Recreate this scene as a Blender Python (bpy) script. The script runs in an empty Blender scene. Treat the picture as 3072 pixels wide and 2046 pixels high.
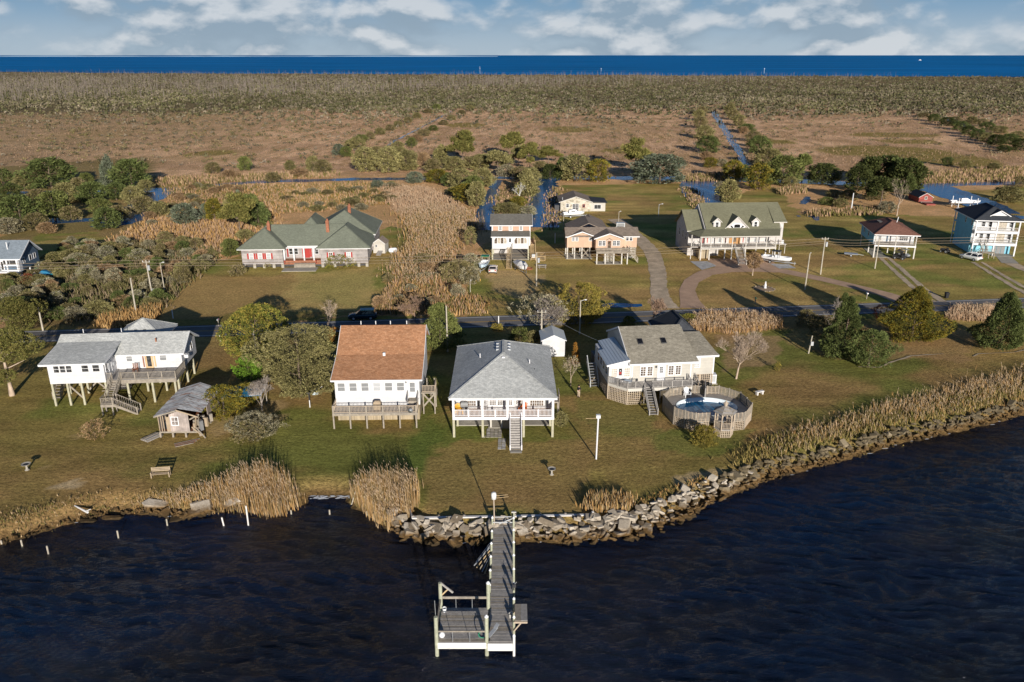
import bpy, bmesh, math, random
import numpy as np
from mathutils import Vector, Matrix, Euler

S = bpy.context.scene
COL = S.collection
R = math.radians
random.seed(7)

# ------------------------------------------------------------------ camera
CAM_H = 42.0
FPX = 2400.0                                   # focal length in photo pixels (3072 wide)
PITCH = math.atan(858.0 / FPX)
cam_d = bpy.data.cameras.new('camera')
cam_d.sensor_width = 36.0
cam_d.lens = FPX / 3072.0 * 36.0
cam_d.clip_start = 1.0
cam_d.clip_end = 200000.0
cam = bpy.data.objects.new('camera', cam_d)
COL.objects.link(cam)
cam.location = (0, 0, CAM_H)
cam.rotation_euler = (math.pi / 2 - PITCH, 0, 0)
S.camera = cam
S.render.resolution_x, S.render.resolution_y = 1024, 682

# ------------------------------------------------------------------ sun and sky
SUN_EL = R(13.8)
SHADOW_AZ = R(103.4)                           # direction in which shadows fall
sun_dir = Vector((-math.cos(SHADOW_AZ) * math.cos(SUN_EL), -math.sin(SHADOW_AZ) * math.cos(SUN_EL), math.sin(SUN_EL)))
sun_l = bpy.data.lights.new('sun', 'SUN')
sun_l.energy = 5.0
sun_l.angle = R(0.5)
sun_l.color = (1.0, 0.925, 0.82)
sun = bpy.data.objects.new('sun', sun_l)
COL.objects.link(sun)
sun.rotation_euler = (-sun_dir).to_track_quat('-Z', 'Y').to_euler()

W = bpy.data.worlds.new('World')
S.world = W
W.use_nodes = True
wn, wl = W.node_tree.nodes, W.node_tree.links
wn.clear()
def wnode(t, **k):
    n = wn.new(t)
    for a, b in k.items(): setattr(n, a, b)
    return n
sky = wnode('ShaderNodeTexSky', sky_type='NISHITA', sun_disc=False)
sky.sun_elevation = SUN_EL
sky.sun_rotation = math.atan2(sun_dir.x, sun_dir.y)
sky.altitude = 50
sky.air_density = 0.7
sky.dust_density = 0.2
sky.ozone_density = 1.5
tc = wnode('ShaderNodeTexCoord')
# soft cumulus: density from a stretched noise, lit side from a second sample a little higher up
def cloud(off):
    mp = wnode('ShaderNodeMapping'); mp.inputs['Scale'].default_value = (4.3, 4.3, 8.6); mp.inputs['Location'].default_value = (3.1 , 0.4, off)
    nz = wnode('ShaderNodeTexNoise'); nz.inputs['Scale'].default_value = 1.5; nz.inputs['Detail'].default_value = 8.0
    nz.inputs['Roughness'].default_value = 0.55; nz.inputs['Distortion'].default_value = 0.15
    wl.new(tc.outputs['Generated'], mp.inputs['Vector']); wl.new(mp.outputs['Vector'], nz.inputs['Vector'])
    vo = wnode('ShaderNodeTexVoronoi', feature='F1'); vo.inputs['Scale'].default_value = 5.2
    wl.new(mp.outputs['Vector'], vo.inputs['Vector'])
    pf = wnode('ShaderNodeMath', operation='MULTIPLY_ADD'); pf.inputs[1].default_value = -0.15; wl.new(vo.outputs['Distance'], pf.inputs[0]); wl.new(nz.outputs['Fac'], pf.inputs[2])   # puffs
    return pf.outputs[0]
d0, d1 = cloud(0.0), cloud(0.13)
ramp = wnode('ShaderNodeMapRange'); ramp.interpolation_type = 'SMOOTHSTEP'
ramp.inputs['From Min'].default_value = 0.30; ramp.inputs['From Max'].default_value = 0.50
wl.new(d0, ramp.inputs['Value'])
dif = wnode('ShaderNodeMath', operation='SUBTRACT'); wl.new(d0, dif.inputs[0]); wl.new(d1, dif.inputs[1])
lit = wnode('ShaderNodeMapRange'); lit.inputs['From Min'].default_value = -0.035; lit.inputs['From Max'].default_value = 0.075
wl.new(dif.outputs[0], lit.inputs['Value'])
ccol = wnode('ShaderNodeMixRGB'); ccol.inputs[1].default_value = (4.6, 6.1, 7.6, 1); ccol.inputs[2].default_value = (11.0, 11.5, 12.0, 1)
wl.new(lit.outputs[0], ccol.inputs[0])
skym = wnode('ShaderNodeMixRGB', blend_type='MULTIPLY'); skym.inputs[0].default_value = 1.0; skym.inputs[2].default_value = (0.5, 0.82, 1.15, 1)
wl.new(sky.outputs[0], skym.inputs[1])
# pale air low over the horizon, all the way round
sep = wnode('ShaderNodeSeparateXYZ'); wl.new(tc.outputs['Generated'], sep.inputs[0])
def elev(a, b, v0, v1):
    t = wnode('ShaderNodeMapRange'); t.interpolation_type = 'SMOOTHSTEP'; t.inputs['From Min'].default_value = a; t.inputs['From Max'].default_value = b
    t.inputs['To Min'].default_value = v0; t.inputs['To Max'].default_value = v1; wl.new(sep.outputs['Z'], t.inputs['Value']); return t.outputs[0]
# a bank of fair weather cloud seen far off: close set low down, sparse overhead
amt = wnode('ShaderNodeMath', operation='MULTIPLY'); wl.new(ramp.outputs[0], amt.inputs[0]); wl.new(elev(0.075, 0.14, 0.8, 0.05), amt.inputs[1])
air = wnode('ShaderNodeMixRGB'); air.inputs[1].default_value = (6.6, 8.2, 9.6, 1); air.inputs[2].default_value = (2.7, 5.3, 8.2, 1); wl.new(elev(0.0, 0.075, 0, 1), air.inputs[0])
low = wnode('ShaderNodeMixRGB'); wl.new(elev(0.06, 0.15, 1, 0), low.inputs[0]); wl.new(skym.outputs[0], low.inputs[1]); wl.new(air.outputs[0], low.inputs[2])
mix = wnode('ShaderNodeMixRGB'); wl.new(amt.outputs[0], mix.inputs[0]); wl.new(low.outputs[0], mix.inputs[1]); wl.new(ccol.outputs[0], mix.inputs[2])
bg = wnode('ShaderNodeBackground'); bg.inputs['Strength'].default_value = 0.05
wl.new(mix.outputs[0], bg.inputs['Color'])
wo = wnode('ShaderNodeOutputWorld'); wl.new(bg.outputs[0], wo.inputs['Surface'])

S.view_settings.view_transform = 'Standard'
S.view_settings.look = 'None'
S.view_settings.gamma = 1.0
S.view_settings.use_curve_mapping = False
S.view_settings.exposure = 0.28

# ------------------------------------------------------------------ where a photo pixel meets level ground
CP, SP = math.cos(PITCH), math.sin(PITCH)
def P(x, y, z=0.0):
    u, v = (x - 1536.0) / FPX, -(y - 1023.0) / FPX
    d = (u, CP + v * SP, -SP + v * CP)
    t = (z - CAM_H) / d[2]
    return (d[0] * t, d[1] * t, z)
def PP(pts, z=0.0): return [P(x, y, z) for x, y in pts]

# ------------------------------------------------------------------ materials
MATS = {}
def nt_new(name):
    m = bpy.data.materials.new(name); m.use_nodes = True
    n, l = m.node_tree.nodes, m.node_tree.links
    b = n['Principled BSDF']
    return m, n, l, b
def pos_node(n, l, scale=(1, 1, 1), rot=0.0):
    g = n.new('ShaderNodeNewGeometry'); mp = n.new('ShaderNodeMapping')
    mp.inputs['Scale'].default_value = scale; mp.inputs['Rotation'].default_value = (0, 0, rot)
    l.new(g.outputs['Position'], mp.inputs['Vector'])
    return mp.outputs['Vector']
def noise(n, l, vec, scale, detail=4.0, rough=0.6):
    t = n.new('ShaderNodeTexNoise'); t.inputs['Scale'].default_value = scale; t.inputs['Detail'].default_value = detail
    t.inputs['Roughness'].default_value = rough
    l.new(vec, t.inputs['Vector']); return t.outputs['Fac']
def rng(n, l, fac, a, b, lo, hi):
    t = n.new('ShaderNodeMapRange'); t.inputs['From Min'].default_value = a; t.inputs['From Max'].default_value = b
    t.inputs['To Min'].default_value = lo; t.inputs['To Max'].default_value = hi
    l.new(fac, t.inputs['Value']); return t.outputs[0]
def mulc(n, l, c, f):
    """colour socket or tuple times a grey socket"""
    t = n.new('ShaderNodeVectorMath'); t.operation = 'SCALE'
    if isinstance(c, tuple): t.inputs[0].default_value = c[:3]
    else: l.new(c, t.inputs[0])
    l.new(f, t.inputs['Scale']); return t.outputs[0]
def mixc(n, l, f, a, b):
    t = n.new('ShaderNodeMixRGB')
    l.new(f, t.inputs[0])
    for i, c in ((1, a), (2, b)):
        if isinstance(c, tuple): t.inputs[i].default_value = (*c[:3], 1)
        else: l.new(c, t.inputs[i])
    return t.outputs[0]
def bump(n, l, b, h, strength, dist=0.05):
    t = n.new('ShaderNodeBump'); t.inputs['Strength'].default_value = strength; t.inputs['Distance'].default_value = dist
    l.new(h, t.inputs['Height']); l.new(t.outputs[0], b.inputs['Normal'])

def plain(name, col, rough=0.7, spec=0.25, metal=0.0, var=0.18, scale=1.6, bmp=0.0, fine=14.0):
    m, n, l, b = nt_new(name)
    v = pos_node(n, l)
    f1 = rng(n, l, noise(n, l, v, scale), 0.3, 0.7, 1 - var, 1 + var)
    f2 = rng(n, l, noise(n, l, v, fine, 3), 0.3, 0.7, 1 - var * 0.7, 1 + var * 0.7)
    c = mulc(n, l, mulc(n, l, tuple(col), f1), f2)
    l.new(c, b.inputs['Base Color'])
    b.inputs['Roughness'].default_value = rough; b.inputs['Specular IOR Level'].default_value = spec; b.inputs['Metallic'].default_value = metal
    if bmp: bump(n, l, b, noise(n, l, v, fine, 3), bmp)
    MATS[name] = m; return m
def siding(name, col, course=0.2, var=0.06, depth=0.25, vertical=False, dirt=0.12):
    """boards: lapped horizontally, or set upright"""
    m, n, l, b = nt_new(name)
    v = pos_node(n, l)
    g = n.new('ShaderNodeNewGeometry'); s = n.new('ShaderNodeSeparateXYZ'); l.new(g.outputs['Position'], s.inputs[0])
    q = n.new('ShaderNodeMath'); q.operation = 'DIVIDE'; q.inputs[1].default_value = course
    if vertical:
        ad = n.new('ShaderNodeMath'); ad.operation = 'ADD'; l.new(s.outputs['X'], ad.inputs[0]); l.new(s.outputs['Y'], ad.inputs[1]); l.new(ad.outputs[0], q.inputs[0])
    else: l.new(s.outputs['Z'], q.inputs[0])
    fr = n.new('ShaderNodeMath'); fr.operation = 'FRACT'; l.new(q.outputs[0], fr.inputs[0])
    fl = n.new('ShaderNodeMath'); fl.operation = 'FLOOR'; l.new(q.outputs[0], fl.inputs[0])
    wn_ = n.new('ShaderNodeTexWhiteNoise'); wn_.noise_dimensions = '1D'; l.new(fl.outputs[0], wn_.inputs['W'])
    f1 = rng(n, l, wn_.outputs['Value'], 0, 1, 1 - var, 1 + var)
    edge = rng(n, l, fr.outputs[0], 0.0, 0.12, 1 - depth, 1.0)
    f2 = rng(n, l, noise(n, l, v, 0.9, 5), 0.3, 0.7, 1 - dirt, 1 + dirt * 0.5)
    c = mulc(n, l, mulc(n, l, mulc(n, l, tuple(col), f1), edge), f2)
    l.new(c, b.inputs['Base Color']); b.inputs['Roughness'].default_value = 0.6; b.inputs['Specular IOR Level'].default_value = 0.2
    bump(n, l, b, fr.outputs[0], 0.35, 0.02)
    MATS[name] = m; return m
def shingle(name, col, var=0.22, rot=0.0, course=0.19, alt=None):
    m, n, l, b = nt_new(name)
    v = pos_node(n, l, rot=rot)
    bt = n.new('ShaderNodeTexBrick'); bt.inputs['Scale'].default_value = 1.0
    bt.inputs['Brick Width'].default_value = 0.42; bt.inputs['Row Height'].default_value = course
    bt.inputs['Mortar Size'].default_value = 0.012; bt.inputs['Mortar Smooth'].default_value = 0.4
    bt.inputs['Color1'].default_value = (1 - var, 1 - var, 1 - var, 1); bt.inputs['Color2'].default_value = (1 + var, 1 + var, 1 + var, 1)
    bt.inputs['Mortar'].default_value = (0.62, 0.62, 0.62, 1)
    l.new(v, bt.inputs['Vector'])
    cc = tuple(col)
    f0 = noise(n, l, v, 3.0, 5, 0.75)
    if alt: base = mixc(n, l, rng(n, l, f0, 0.42, 0.6, 0, 1), cc, tuple(alt))
    else: base = mulc(n, l, cc, rng(n, l, f0, 0.3, 0.7, 1 - var, 1 + var))
    f1 = rng(n, l, noise(n, l, v, 0.25, 3), 0.3, 0.7, 0.9, 1.1)
    t = n.new('ShaderNodeMixRGB'); t.blend_type = 'MULTIPLY'; t.inputs[0].default_value = 1.0
    l.new(mulc(n, l, base, f1), t.inputs[1]); l.new(bt.outputs['Color'], t.inputs[2])
    l.new(t.outputs[0], b.inputs['Base Color']); b.inputs['Roughness'].default_value = 0.9; b.inputs['Specular IOR Level'].default_value = 0.1
    bump(n, l, b, bt.outputs['Fac'], -0.5, 0.02)
    MATS[name] = m; return m
def attr_mat(name, rough=0.8, spec=0.1, var=0.25, fine=3.0, objvar=0.0, bmp=0.0, trans=0.0):
    """colour carried by the mesh, broken up by noise"""
    m, n, l, b = nt_new(name)
    a = n.new('ShaderNodeAttribute'); a.attribute_name = 'col'
    v = pos_node(n, l)
    c = mulc(n, l, a.outputs['Color'], rng(n, l, noise(n, l, v, fine, 4, 0.7), 0.3, 0.7, 1 - var, 1 + var))
    if objvar:
        o = n.new('ShaderNodeObjectInfo')
        c = mulc(n, l, c, rng(n, l, o.outputs['Random'], 0, 1, 1 - objvar, 1 + objvar))
    l.new(c, b.inputs['Base Color']); b.inputs['Roughness'].default_value = rough; b.inputs['Specular IOR Level'].default_value = spec
    if bmp: bump(n, l, b, noise(n, l, v, fine * 2, 4, 0.7), bmp, 0.12)
    MATS[name] = m; return m

siding('white_siding', (0.60, 0.60, 0.61), 0.2, 0.03, 0.14)
siding('cream_siding', (0.50, 0.475, 0.425), 0.2, 0.03, 0.14)
siding('peach_siding', (0.56, 0.38, 0.27), 0.9, 0.06, 0.10, True)
siding('peach_lap', (0.54, 0.345, 0.25), 0.2, 0.03, 0.18)
siding('blue_siding', (0.22, 0.52, 0.66), 0.2, 0.03, 0.15)
siding('navy_siding', (0.10, 0.15, 0.21), 0.2, 0.05, 0.2)
siding('grey_shakes', (0.36, 0.33, 0.32), 0.28, 0.22, 0.3, False, 0.35)
siding('pale_siding', (0.55, 0.52, 0.50), 0.2, 0.06, 0.2, False, 0.2)
siding('skirt_boards', (0.38, 0.315, 0.22), 0.15, 0.2, 0.3, True, 0.2)
siding('red_shakes', (0.30, 0.075, 0.06), 0.2, 0.2, 0.3, False, 0.3)
siding('rotten_boards', (0.40, 0.34, 0.31), 0.22, 0.25, 0.35, True, 0.4)
plain('white_trim', (0.70, 0.70, 0.71), 0.5, var=0.03)
plain('porch_white', (0.70, 0.69, 0.71), 0.45, var=0.03)
plain('cream_trim', (0.52, 0.495, 0.45), 0.55, var=0.05)
plain('old_wood', (0.29, 0.255, 0.21), 0.85, 0.1, var=0.22, scale=2.2, bmp=0.2)
plain('grey_wood', (0.33, 0.31, 0.29), 0.85, 0.1, var=0.2, scale=2.5, bmp=0.2)
plain('treated_post', (0.40, 0.38, 0.28), 0.85, 0.1, var=0.16, scale=2.0)
plain('new_wood', (0.52, 0.38, 0.22), 0.8, 0.1, var=0.15)
plain('piling_green', (0.36, 0.37, 0.275), 0.85, 0.1, var=0.2, scale=2.5)
plain('pole_wood', (0.42, 0.38, 0.31), 0.85, 0.1, var=0.2)
plain('lattice_wood', (0.42, 0.345, 0.265), 0.85, 0.1, var=0.12)
plain('door_wood', (0.42, 0.22, 0.08), 0.5, 0.3, var=0.2)
plain('red_paint', (0.36, 0.035, 0.03), 0.55, 0.3, var=0.1)
plain('brick_red', (0.30, 0.125, 0.075), 0.85, 0.1, var=0.25, fine=6)
plain('concrete', (0.36, 0.335, 0.29), 0.9, 0.1, var=0.14, scale=0.8, bmp=0.1)
plain('brick_paving', (0.50, 0.335, 0.23), 0.9, 0.1, var=0.15, scale=0.5, fine=5, bmp=0.2)
plain('gravel', (0.52, 0.41, 0.29), 0.95, 0.05, var=0.3, scale=0.5, fine=6, bmp=0.4)
plain('grey_gravel', (0.44, 0.43, 0.42), 0.95, 0.05, var=0.3, scale=1.5, fine=7, bmp=0.4)
plain('asphalt', (0.165, 0.158, 0.155), 0.9, 0.15, var=0.18, scale=0.35, fine=9)
plain('line_white', (0.70, 0.70, 0.68), 0.7, var=0.12)
plain('line_yellow', (0.55, 0.33, 0.05), 0.7, var=0.15)
plain('sand', (0.46, 0.37, 0.26), 0.95, 0.05, var=0.2)
plain('mulch', (0.33, 0.24, 0.16), 0.95, 0.05, var=0.25)
plain('metal_roof', (0.58, 0.63, 0.66), 0.4, 0.4, 0.3, var=0.04)
def tin_mat():
    m, n, l, b = nt_new('tin')
    f = noise(n, l, pos_node(n, l, (0.5, 3.0, 0.5)), 1.0, 6, 0.75)
    c = mixc(n, l, rng(n, l, f, 0.5, 0.62, 0, 1), (0.36, 0.37, 0.385), (0.19, 0.105, 0.07))
    c = mulc(n, l, c, rng(n, l, noise(n, l, pos_node(n, l, (0.4, 5.5, 1)), 1.0, 2), 0.35, 0.65, 0.6, 1.25))
    l.new(c, b.inputs['Base Color']); b.inputs['Roughness'].default_value = 0.6; b.inputs['Metallic'].default_value = 0.15
    MATS['tin'] = m
tin_mat()
plain('rust', (0.26, 0.11, 0.06), 0.85, 0.1, var=0.35)
plain('galv', (0.50, 0.52, 0.54), 0.45, 0.4, 0.5, var=0.1)
plain('dark_metal', (0.05, 0.05, 0.055), 0.5, 0.4, 0.2, var=0.1)
plain('black_plastic', (0.018, 0.018, 0.02), 0.55, 0.3, var=0.1)
plain('rubber', (0.022, 0.022, 0.022), 0.85, 0.15, var=0.1)
plain('white_gloss', (0.78, 0.79, 0.80), 0.25, 0.5, var=0.03)
plain('cloth_white', (0.70, 0.68, 0.66), 0.9, 0.1, var=0.06)
plain('cloth_dark', (0.05, 0.06, 0.07), 0.9, 0.1, var=0.1)
plain('cloth_tan', (0.38, 0.30, 0.21), 0.9, 0.1, var=0.1)
plain('cloth_teal', (0.02, 0.16, 0.30), 0.7, 0.2, var=0.1)
plain('hull_blue', (0.50, 0.62, 0.72), 0.3, 0.5, var=0.03)
plain('hull_teal', (0.02, 0.20, 0.26), 0.3, 0.5, var=0.05)
plain('suv_teal', (0.008, 0.035, 0.05), 0.18, 0.6, 0.3, var=0.02)
plain('car_white', (0.72, 0.72, 0.70), 0.22, 0.5, var=0.02)
plain('car_beige', (0.62, 0.56, 0.52), 0.22, 0.5, 0.1, var=0.02)
plain('tail_red', (0.40, 0.02, 0.02), 0.3, 0.5, var=0.02)
plain('yellow_plastic', (0.70, 0.36, 0.02), 0.5, 0.3, var=0.05)
plain('orange_plastic', (0.70, 0.16, 0.02), 0.5, 0.3, var=0.05)
plain('green_plastic', (0.02, 0.22, 0.12), 0.5, 0.3, var=0.05)
plain('light_glass', (0.72, 0.72, 0.70), 0.3, 0.5, var=0.02)
plain('pool_liner', (0.68, 0.76, 0.80), 0.4, 0.3, var=0.05)
plain('skin', (0.50, 0.30, 0.22), 0.6, 0.3, var=0.04)
plain('jacket', (0.014, 0.016, 0.022), 0.85, 0.15, var=0.15)
plain('khaki', (0.48, 0.38, 0.29), 0.85, 0.15, var=0.08)
plain('hair', (0.02, 0.013, 0.01), 0.8, 0.2, var=0.1)
plain('bark', (0.16, 0.12, 0.09), 0.95, 0.05, var=0.3, bmp=0.3)
plain('bark_pale', (0.44, 0.345, 0.265), 0.95, 0.05, var=0.2)
plain('bark_grey', (0.34, 0.29, 0.25), 0.95, 0.05, var=0.2)
plain('twig_red', (0.36, 0.245, 0.175), 0.95, 0.05, var=0.2)
plain('blind', (0.22, 0.225, 0.23), 0.35, 0.4, var=0.08, scale=3)
plain('blind_white', (0.42, 0.43, 0.44), 0.35, 0.4, var=0.05)
plain('curtain', (0.42, 0.37, 0.30), 0.4, 0.4, var=0.35, scale=3)
plain('black_poster', (0.015, 0.014, 0.015), 0.5, var=0.05)
plain('foam', (0.75, 0.76, 0.78), 0.9, 0.1, var=0.1)
shingle('roof_grey', (0.42, 0.43, 0.42), 0.13, R(0), alt=(0.56, 0.565, 0.54))
shingle('roof_orange', (0.38, 0.185, 0.095), 0.16, R(1.5), alt=(0.47, 0.25, 0.14))
shingle('roof_taupe', (0.26, 0.235, 0.185), 0.16, R(6.5), alt=(0.34, 0.31, 0.25))
shingle('roof_green', (0.185, 0.20, 0.155), 0.10, R(3))
shingle('roof_moss', (0.195, 0.19, 0.125), 0.10, R(4))
shingle('roof_brown', (0.24, 0.185, 0.15), 0.14, 0, alt=(0.30, 0.25, 0.20))
shingle('roof_dark', (0.17, 0.16, 0.14), 0.14)
shingle('roof_redbrown', (0.23, 0.115, 0.085), 0.14, R(-9))
shingle('roof_charcoal', (0.055, 0.06, 0.07), 0.12, R(-9))
shingle('roof_blue', (0.23, 0.27, 0.31), 0.12)
attr_mat('foliage', 0.75, 0.12, 0.15, 1.5, objvar=0.16)
attr_mat('reed', 0.85, 0.08, 0.12, 1.0)

def glass_mat(name, col, rough=0.08, spec=0.6):
    m, n, l, b = nt_new(name)
    v = pos_node(n, l)
    l.new(mulc(n, l, col, rng(n, l, noise(n, l, v, 2.5, 4), 0.35, 0.65, 0.3, 1.7)), b.inputs['Base Color'])
    b.inputs['Roughness'].default_value = rough; b.inputs['Specular IOR Level'].default_value = spec
    MATS[name] = m
glass_mat('glass', (0.05, 0.052, 0.055))
glass_mat('glass_warm', (0.13, 0.10, 0.075))
glass_mat('glass_black', (0.012, 0.013, 0.016), 0.05)

# ------------------------------------------------------------------ object helpers
def finish(o, parent=None, kind=None):
    COL.objects.link(o)
    if parent is not None: o.parent = parent
    if kind: o['kind'] = kind
    return o
def tag(o, label, cat, group=None):
    o['label'] = label; o['category'] = cat
    if group: o['group'] = group
    return o
def thing(name, label, cat, loc=(0, 0, 0), rot=0.0, group=None):
    o = bpy.data.objects.new(name, None); o.empty_display_size = 0.5
    o.location = loc; o.rotation_euler = (0, 0, rot)
    COL.objects.link(o)
    return tag(o, label, cat, group)
class MB:
    def __init__(s): s.v, s.f = [], []
    def poly(s, pts): i = len(s.v); s.v += [tuple(p) for p in pts]; s.f.append(list(range(i, i + len(pts)))); return s
    def box(s, x0, x1, y0, y1, z0, z1):
        i = len(s.v)
        s.v += [(x0, y0, z0), (x1, y0, z0), (x1, y1, z0), (x0, y1, z0), (x0, y0, z1), (x1, y0, z1), (x1, y1, z1), (x0, y1, z1)]
        s.f += [[i + a for a in q] for q in ((0, 3, 2, 1), (4, 5, 6, 7), (0, 1, 5, 4), (1, 2, 6, 5), (2, 3, 7, 6), (3, 0, 4, 7))]; return s
    def slab(s, pts, t=0.14):
        """a roof plane or a sheet: polygon with its thickness below"""
        n = len(pts); i = len(s.v)
        s.v += [tuple(p) for p in pts] + [(p[0], p[1], p[2] - t) for p in pts]
        a = sum((pts[k][0] * pts[(k + 1) % n][1] - pts[(k + 1) % n][0] * pts[k][1]) for k in range(n))
        top = list(range(i, i + n)); bot = list(range(i + n, i + 2 * n))
        if a < 0: top = top[::-1]
        else: bot = bot[::-1]
        s.f += [top, bot]
        for k in range(n):
            q = [i + k, i + (k + 1) % n, i + n + (k + 1) % n, i + n + k]
            s.f.append(q[::-1] if a > 0 else q)
        return s
    def beam(s, p0, p1, w, h):
        p0, p1 = Vector(p0), Vector(p1); d = (p1 - p0).normalized()
        up = Vector((0, 0, 1)) if abs(d.z) < 0.95 else Vector((0, 1, 0))
        sd = d.cross(up).normalized(); u2 = sd.cross(d)
        i = len(s.v)
        for p in (p0, p1):
            for a, b in ((-1, -1), (1, -1), (1, 1), (-1, 1)): s.v.append(tuple(p + sd * a * w / 2 + u2 * b * h / 2))
        s.f += [[i + a for a in q] for q in ((0, 1, 2, 3), (7, 6, 5, 4), (1, 0, 4, 5), (2, 1, 5, 6), (3, 2, 6, 7), (0, 3, 7, 4))]; return s
    def tube(s, p0, p1, r0, r1=None, n=6, cap=True):
        r1 = r0 if r1 is None else r1
        p0, p1 = Vector(p0), Vector(p1); d = (p1 - p0).normalized()
        up = Vector((0, 0, 1)) if abs(d.z) < 0.95 else Vector((0, 1, 0))
        a = d.cross(up).normalized(); b = a.cross(d); i = len(s.v)
        for p, r in ((p0, r0), (p1, r1)):
            for k in range(n):
                t = 2 * math.pi * k / n; s.v.append(tuple(p + (a * math.cos(t) + b * math.sin(t)) * r))
        for k in range(n): s.f.append([i + k, i + n + k, i + n + (k + 1) % n, i + (k + 1) % n])
        if cap: s.f += [list(range(i, i + n)), list(range(i + 2 * n - 1, i + n - 1, -1))]
        return s
    def lathe(s, c, prof, n=12):
        """profile [(r, z)...] turned round a vertical axis at c"""
        i = len(s.v)
        for r, z in prof:
            for k in range(n):
                t = 2 * math.pi * k / n; s.v.append((c[0] + r * math.cos(t), c[1] + r * math.sin(t), c[2] + z))
        m = len(prof)
        for j in range(m - 1):
            for k in range(n): s.f.append([i + j * n + k, i + j * n + (k + 1) % n, i + (j + 1) * n + (k + 1) % n, i + (j + 1) * n + k])
        s.f += [list(range(i + n - 1, i - 1, -1)), list(range(i + (m - 1) * n, i + m * n))]; return s
    def loft(s, rings, closed=True):
        n = len(rings[0]); i = len(s.v)
        for r in rings: s.v += [tuple(p) for p in r]
        for j in range(len(rings) - 1):
            for k in range(n if closed else n - 1):
                s.f.append([i + j * n + k, i + j * n + (k + 1) % n, i + (j + 1) * n + (k + 1) % n, i + (j + 1) * n + k])
        s.f += [list(range(i + n - 1, i - 1, -1)), list(range(i + (len(rings) - 1) * n, i + len(rings) * n))]; return s
    def gable(s, x0, x1, y0, y1, z0, ze, zr, axis='x'):
        """house body under a pitched roof; axis = direction of the ridge"""
        if axis == 'x':
            ym = (y0 + y1) / 2; pts = [(y0, z0), (y1, z0), (y1, ze), (ym, zr), (y0, ze)]
            r = [[(x, a, b) for a, b in pts] for x in (x0, x1)]
        else:
            xm = (x0 + x1) / 2; pts = [(x0, z0), (x0, ze), (xm, zr), (x1, ze), (x1, z0)]
            r = [[(a, y, b) for a, b in pts] for y in (y0, y1)]
        return s.loft(r)
    def mesh(s, name, mat):
        m = bpy.data.meshes.new(name); m.from_pydata(s.v, [], s.f)
        b = bmesh.new(); b.from_mesh(m); bmesh.ops.recalc_face_normals(b, faces=b.faces); b.to_mesh(m); b.free()
        if mat: m.materials.append(MATS[mat])
        return m
    def build(s, name, mat, parent=None, smooth=False, kind=None):
        m = s.mesh(name, mat)
        if smooth: m.polygons.foreach_set('use_smooth', [True] * len(m.polygons))
        return finish(bpy.data.objects.new(name, m), parent, kind)
UB = {}
def ubox(mat):
    if mat not in UB: UB[mat] = MB().box(-.5, .5, -.5, .5, -.5, .5).mesh('unit_' + mat, mat)
    return UB[mat]
UC = {}
def ucyl(mat, n=8):
    if (mat, n) not in UC: UC[(mat, n)] = MB().tube((0, 0, -.5), (0, 0, .5), 0.5, 0.5, n).mesh('unit_round_' + mat, mat)
    return UC[(mat, n)]
def bx(name, parent, mat, x0, x1, y0, y1, z0, z1, rz=0.0):
    o = bpy.data.objects.new(name, ubox(mat))
    o.location = ((x0 + x1) / 2, (y0 + y1) / 2, (z0 + z1) / 2); o.scale = (abs(x1 - x0), abs(y1 - y0), abs(z1 - z0)); o.rotation_euler = (0, 0, rz)
    return finish(o, parent)
def bm_(name, parent, mat, p0, p1, w, h):
    """a bar of its own from p0 to p1"""
    p0, p1 = Vector(p0), Vector(p1); d = p1 - p0
    o = bpy.data.objects.new(name, ubox(mat))
    x = d.normalized(); up = Vector((0, 0, 1)) if abs(x.z) < 0.98 else Vector((0, 1, 0))
    y = up.cross(x).normalized(); z = x.cross(y)
    o.location = (p0 + p1) / 2
    o.rotation_euler = Matrix((x, y, z)).transposed().to_euler(); o.scale = (d.length, w, h)
    return finish(o, parent)
def rod(name, parent, mat, p0, p1, r, n=8):
    p0, p1 = Vector(p0), Vector(p1); d = p1 - p0
    o = bpy.data.objects.new(name, ucyl(mat, n)); o.location = (p0 + p1) / 2
    o.rotation_euler = d.to_track_quat('Z', 'Y').to_euler(); o.scale = (2 * r, 2 * r, d.length)
    return finish(o, parent)
def inst(name, mesh, parent, loc, rz=0.0, sc=1.0):
    o = bpy.data.objects.new(name, mesh); o.location = loc; o.rotation_euler = (0, 0, rz)
    o.scale = (sc, sc, sc) if not isinstance(sc, tuple) else sc
    return finish(o, parent)
def fast_mesh(name, verts, faces, cols=None, mat=None, smooth=False):
    """verts (N,3), faces (M,k) arrays"""
    verts = np.asarray(verts, np.float32); faces = np.asarray(faces, np.int32); k = faces.shape[1]
    m = bpy.data.meshes.new(name)
    m.vertices.add(len(verts)); m.vertices.foreach_set('co', verts.ravel())
    m.loops.add(faces.size); m.loops.foreach_set('vertex_index', faces.ravel())
    m.polygons.add(len(faces)); m.polygons.foreach_set('loop_start', np.arange(0, faces.size, k, dtype=np.int32))
    m.polygons.foreach_set('loop_total', np.full(len(faces), k, np.int32))
    if smooth: m.polygons.foreach_set('use_smooth', np.ones(len(faces), bool))
    if cols is not None:
        a = m.color_attributes.new('col', 'FLOAT_COLOR', 'POINT')
        c = np.ones((len(verts), 4), np.float32); c[:, :np.shape(cols)[1]] = cols; a.data.foreach_set('color', c.ravel())
    m.update(calc_edges=True); m.validate()
    if mat: m.materials.append(MATS[mat])
    return m
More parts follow.
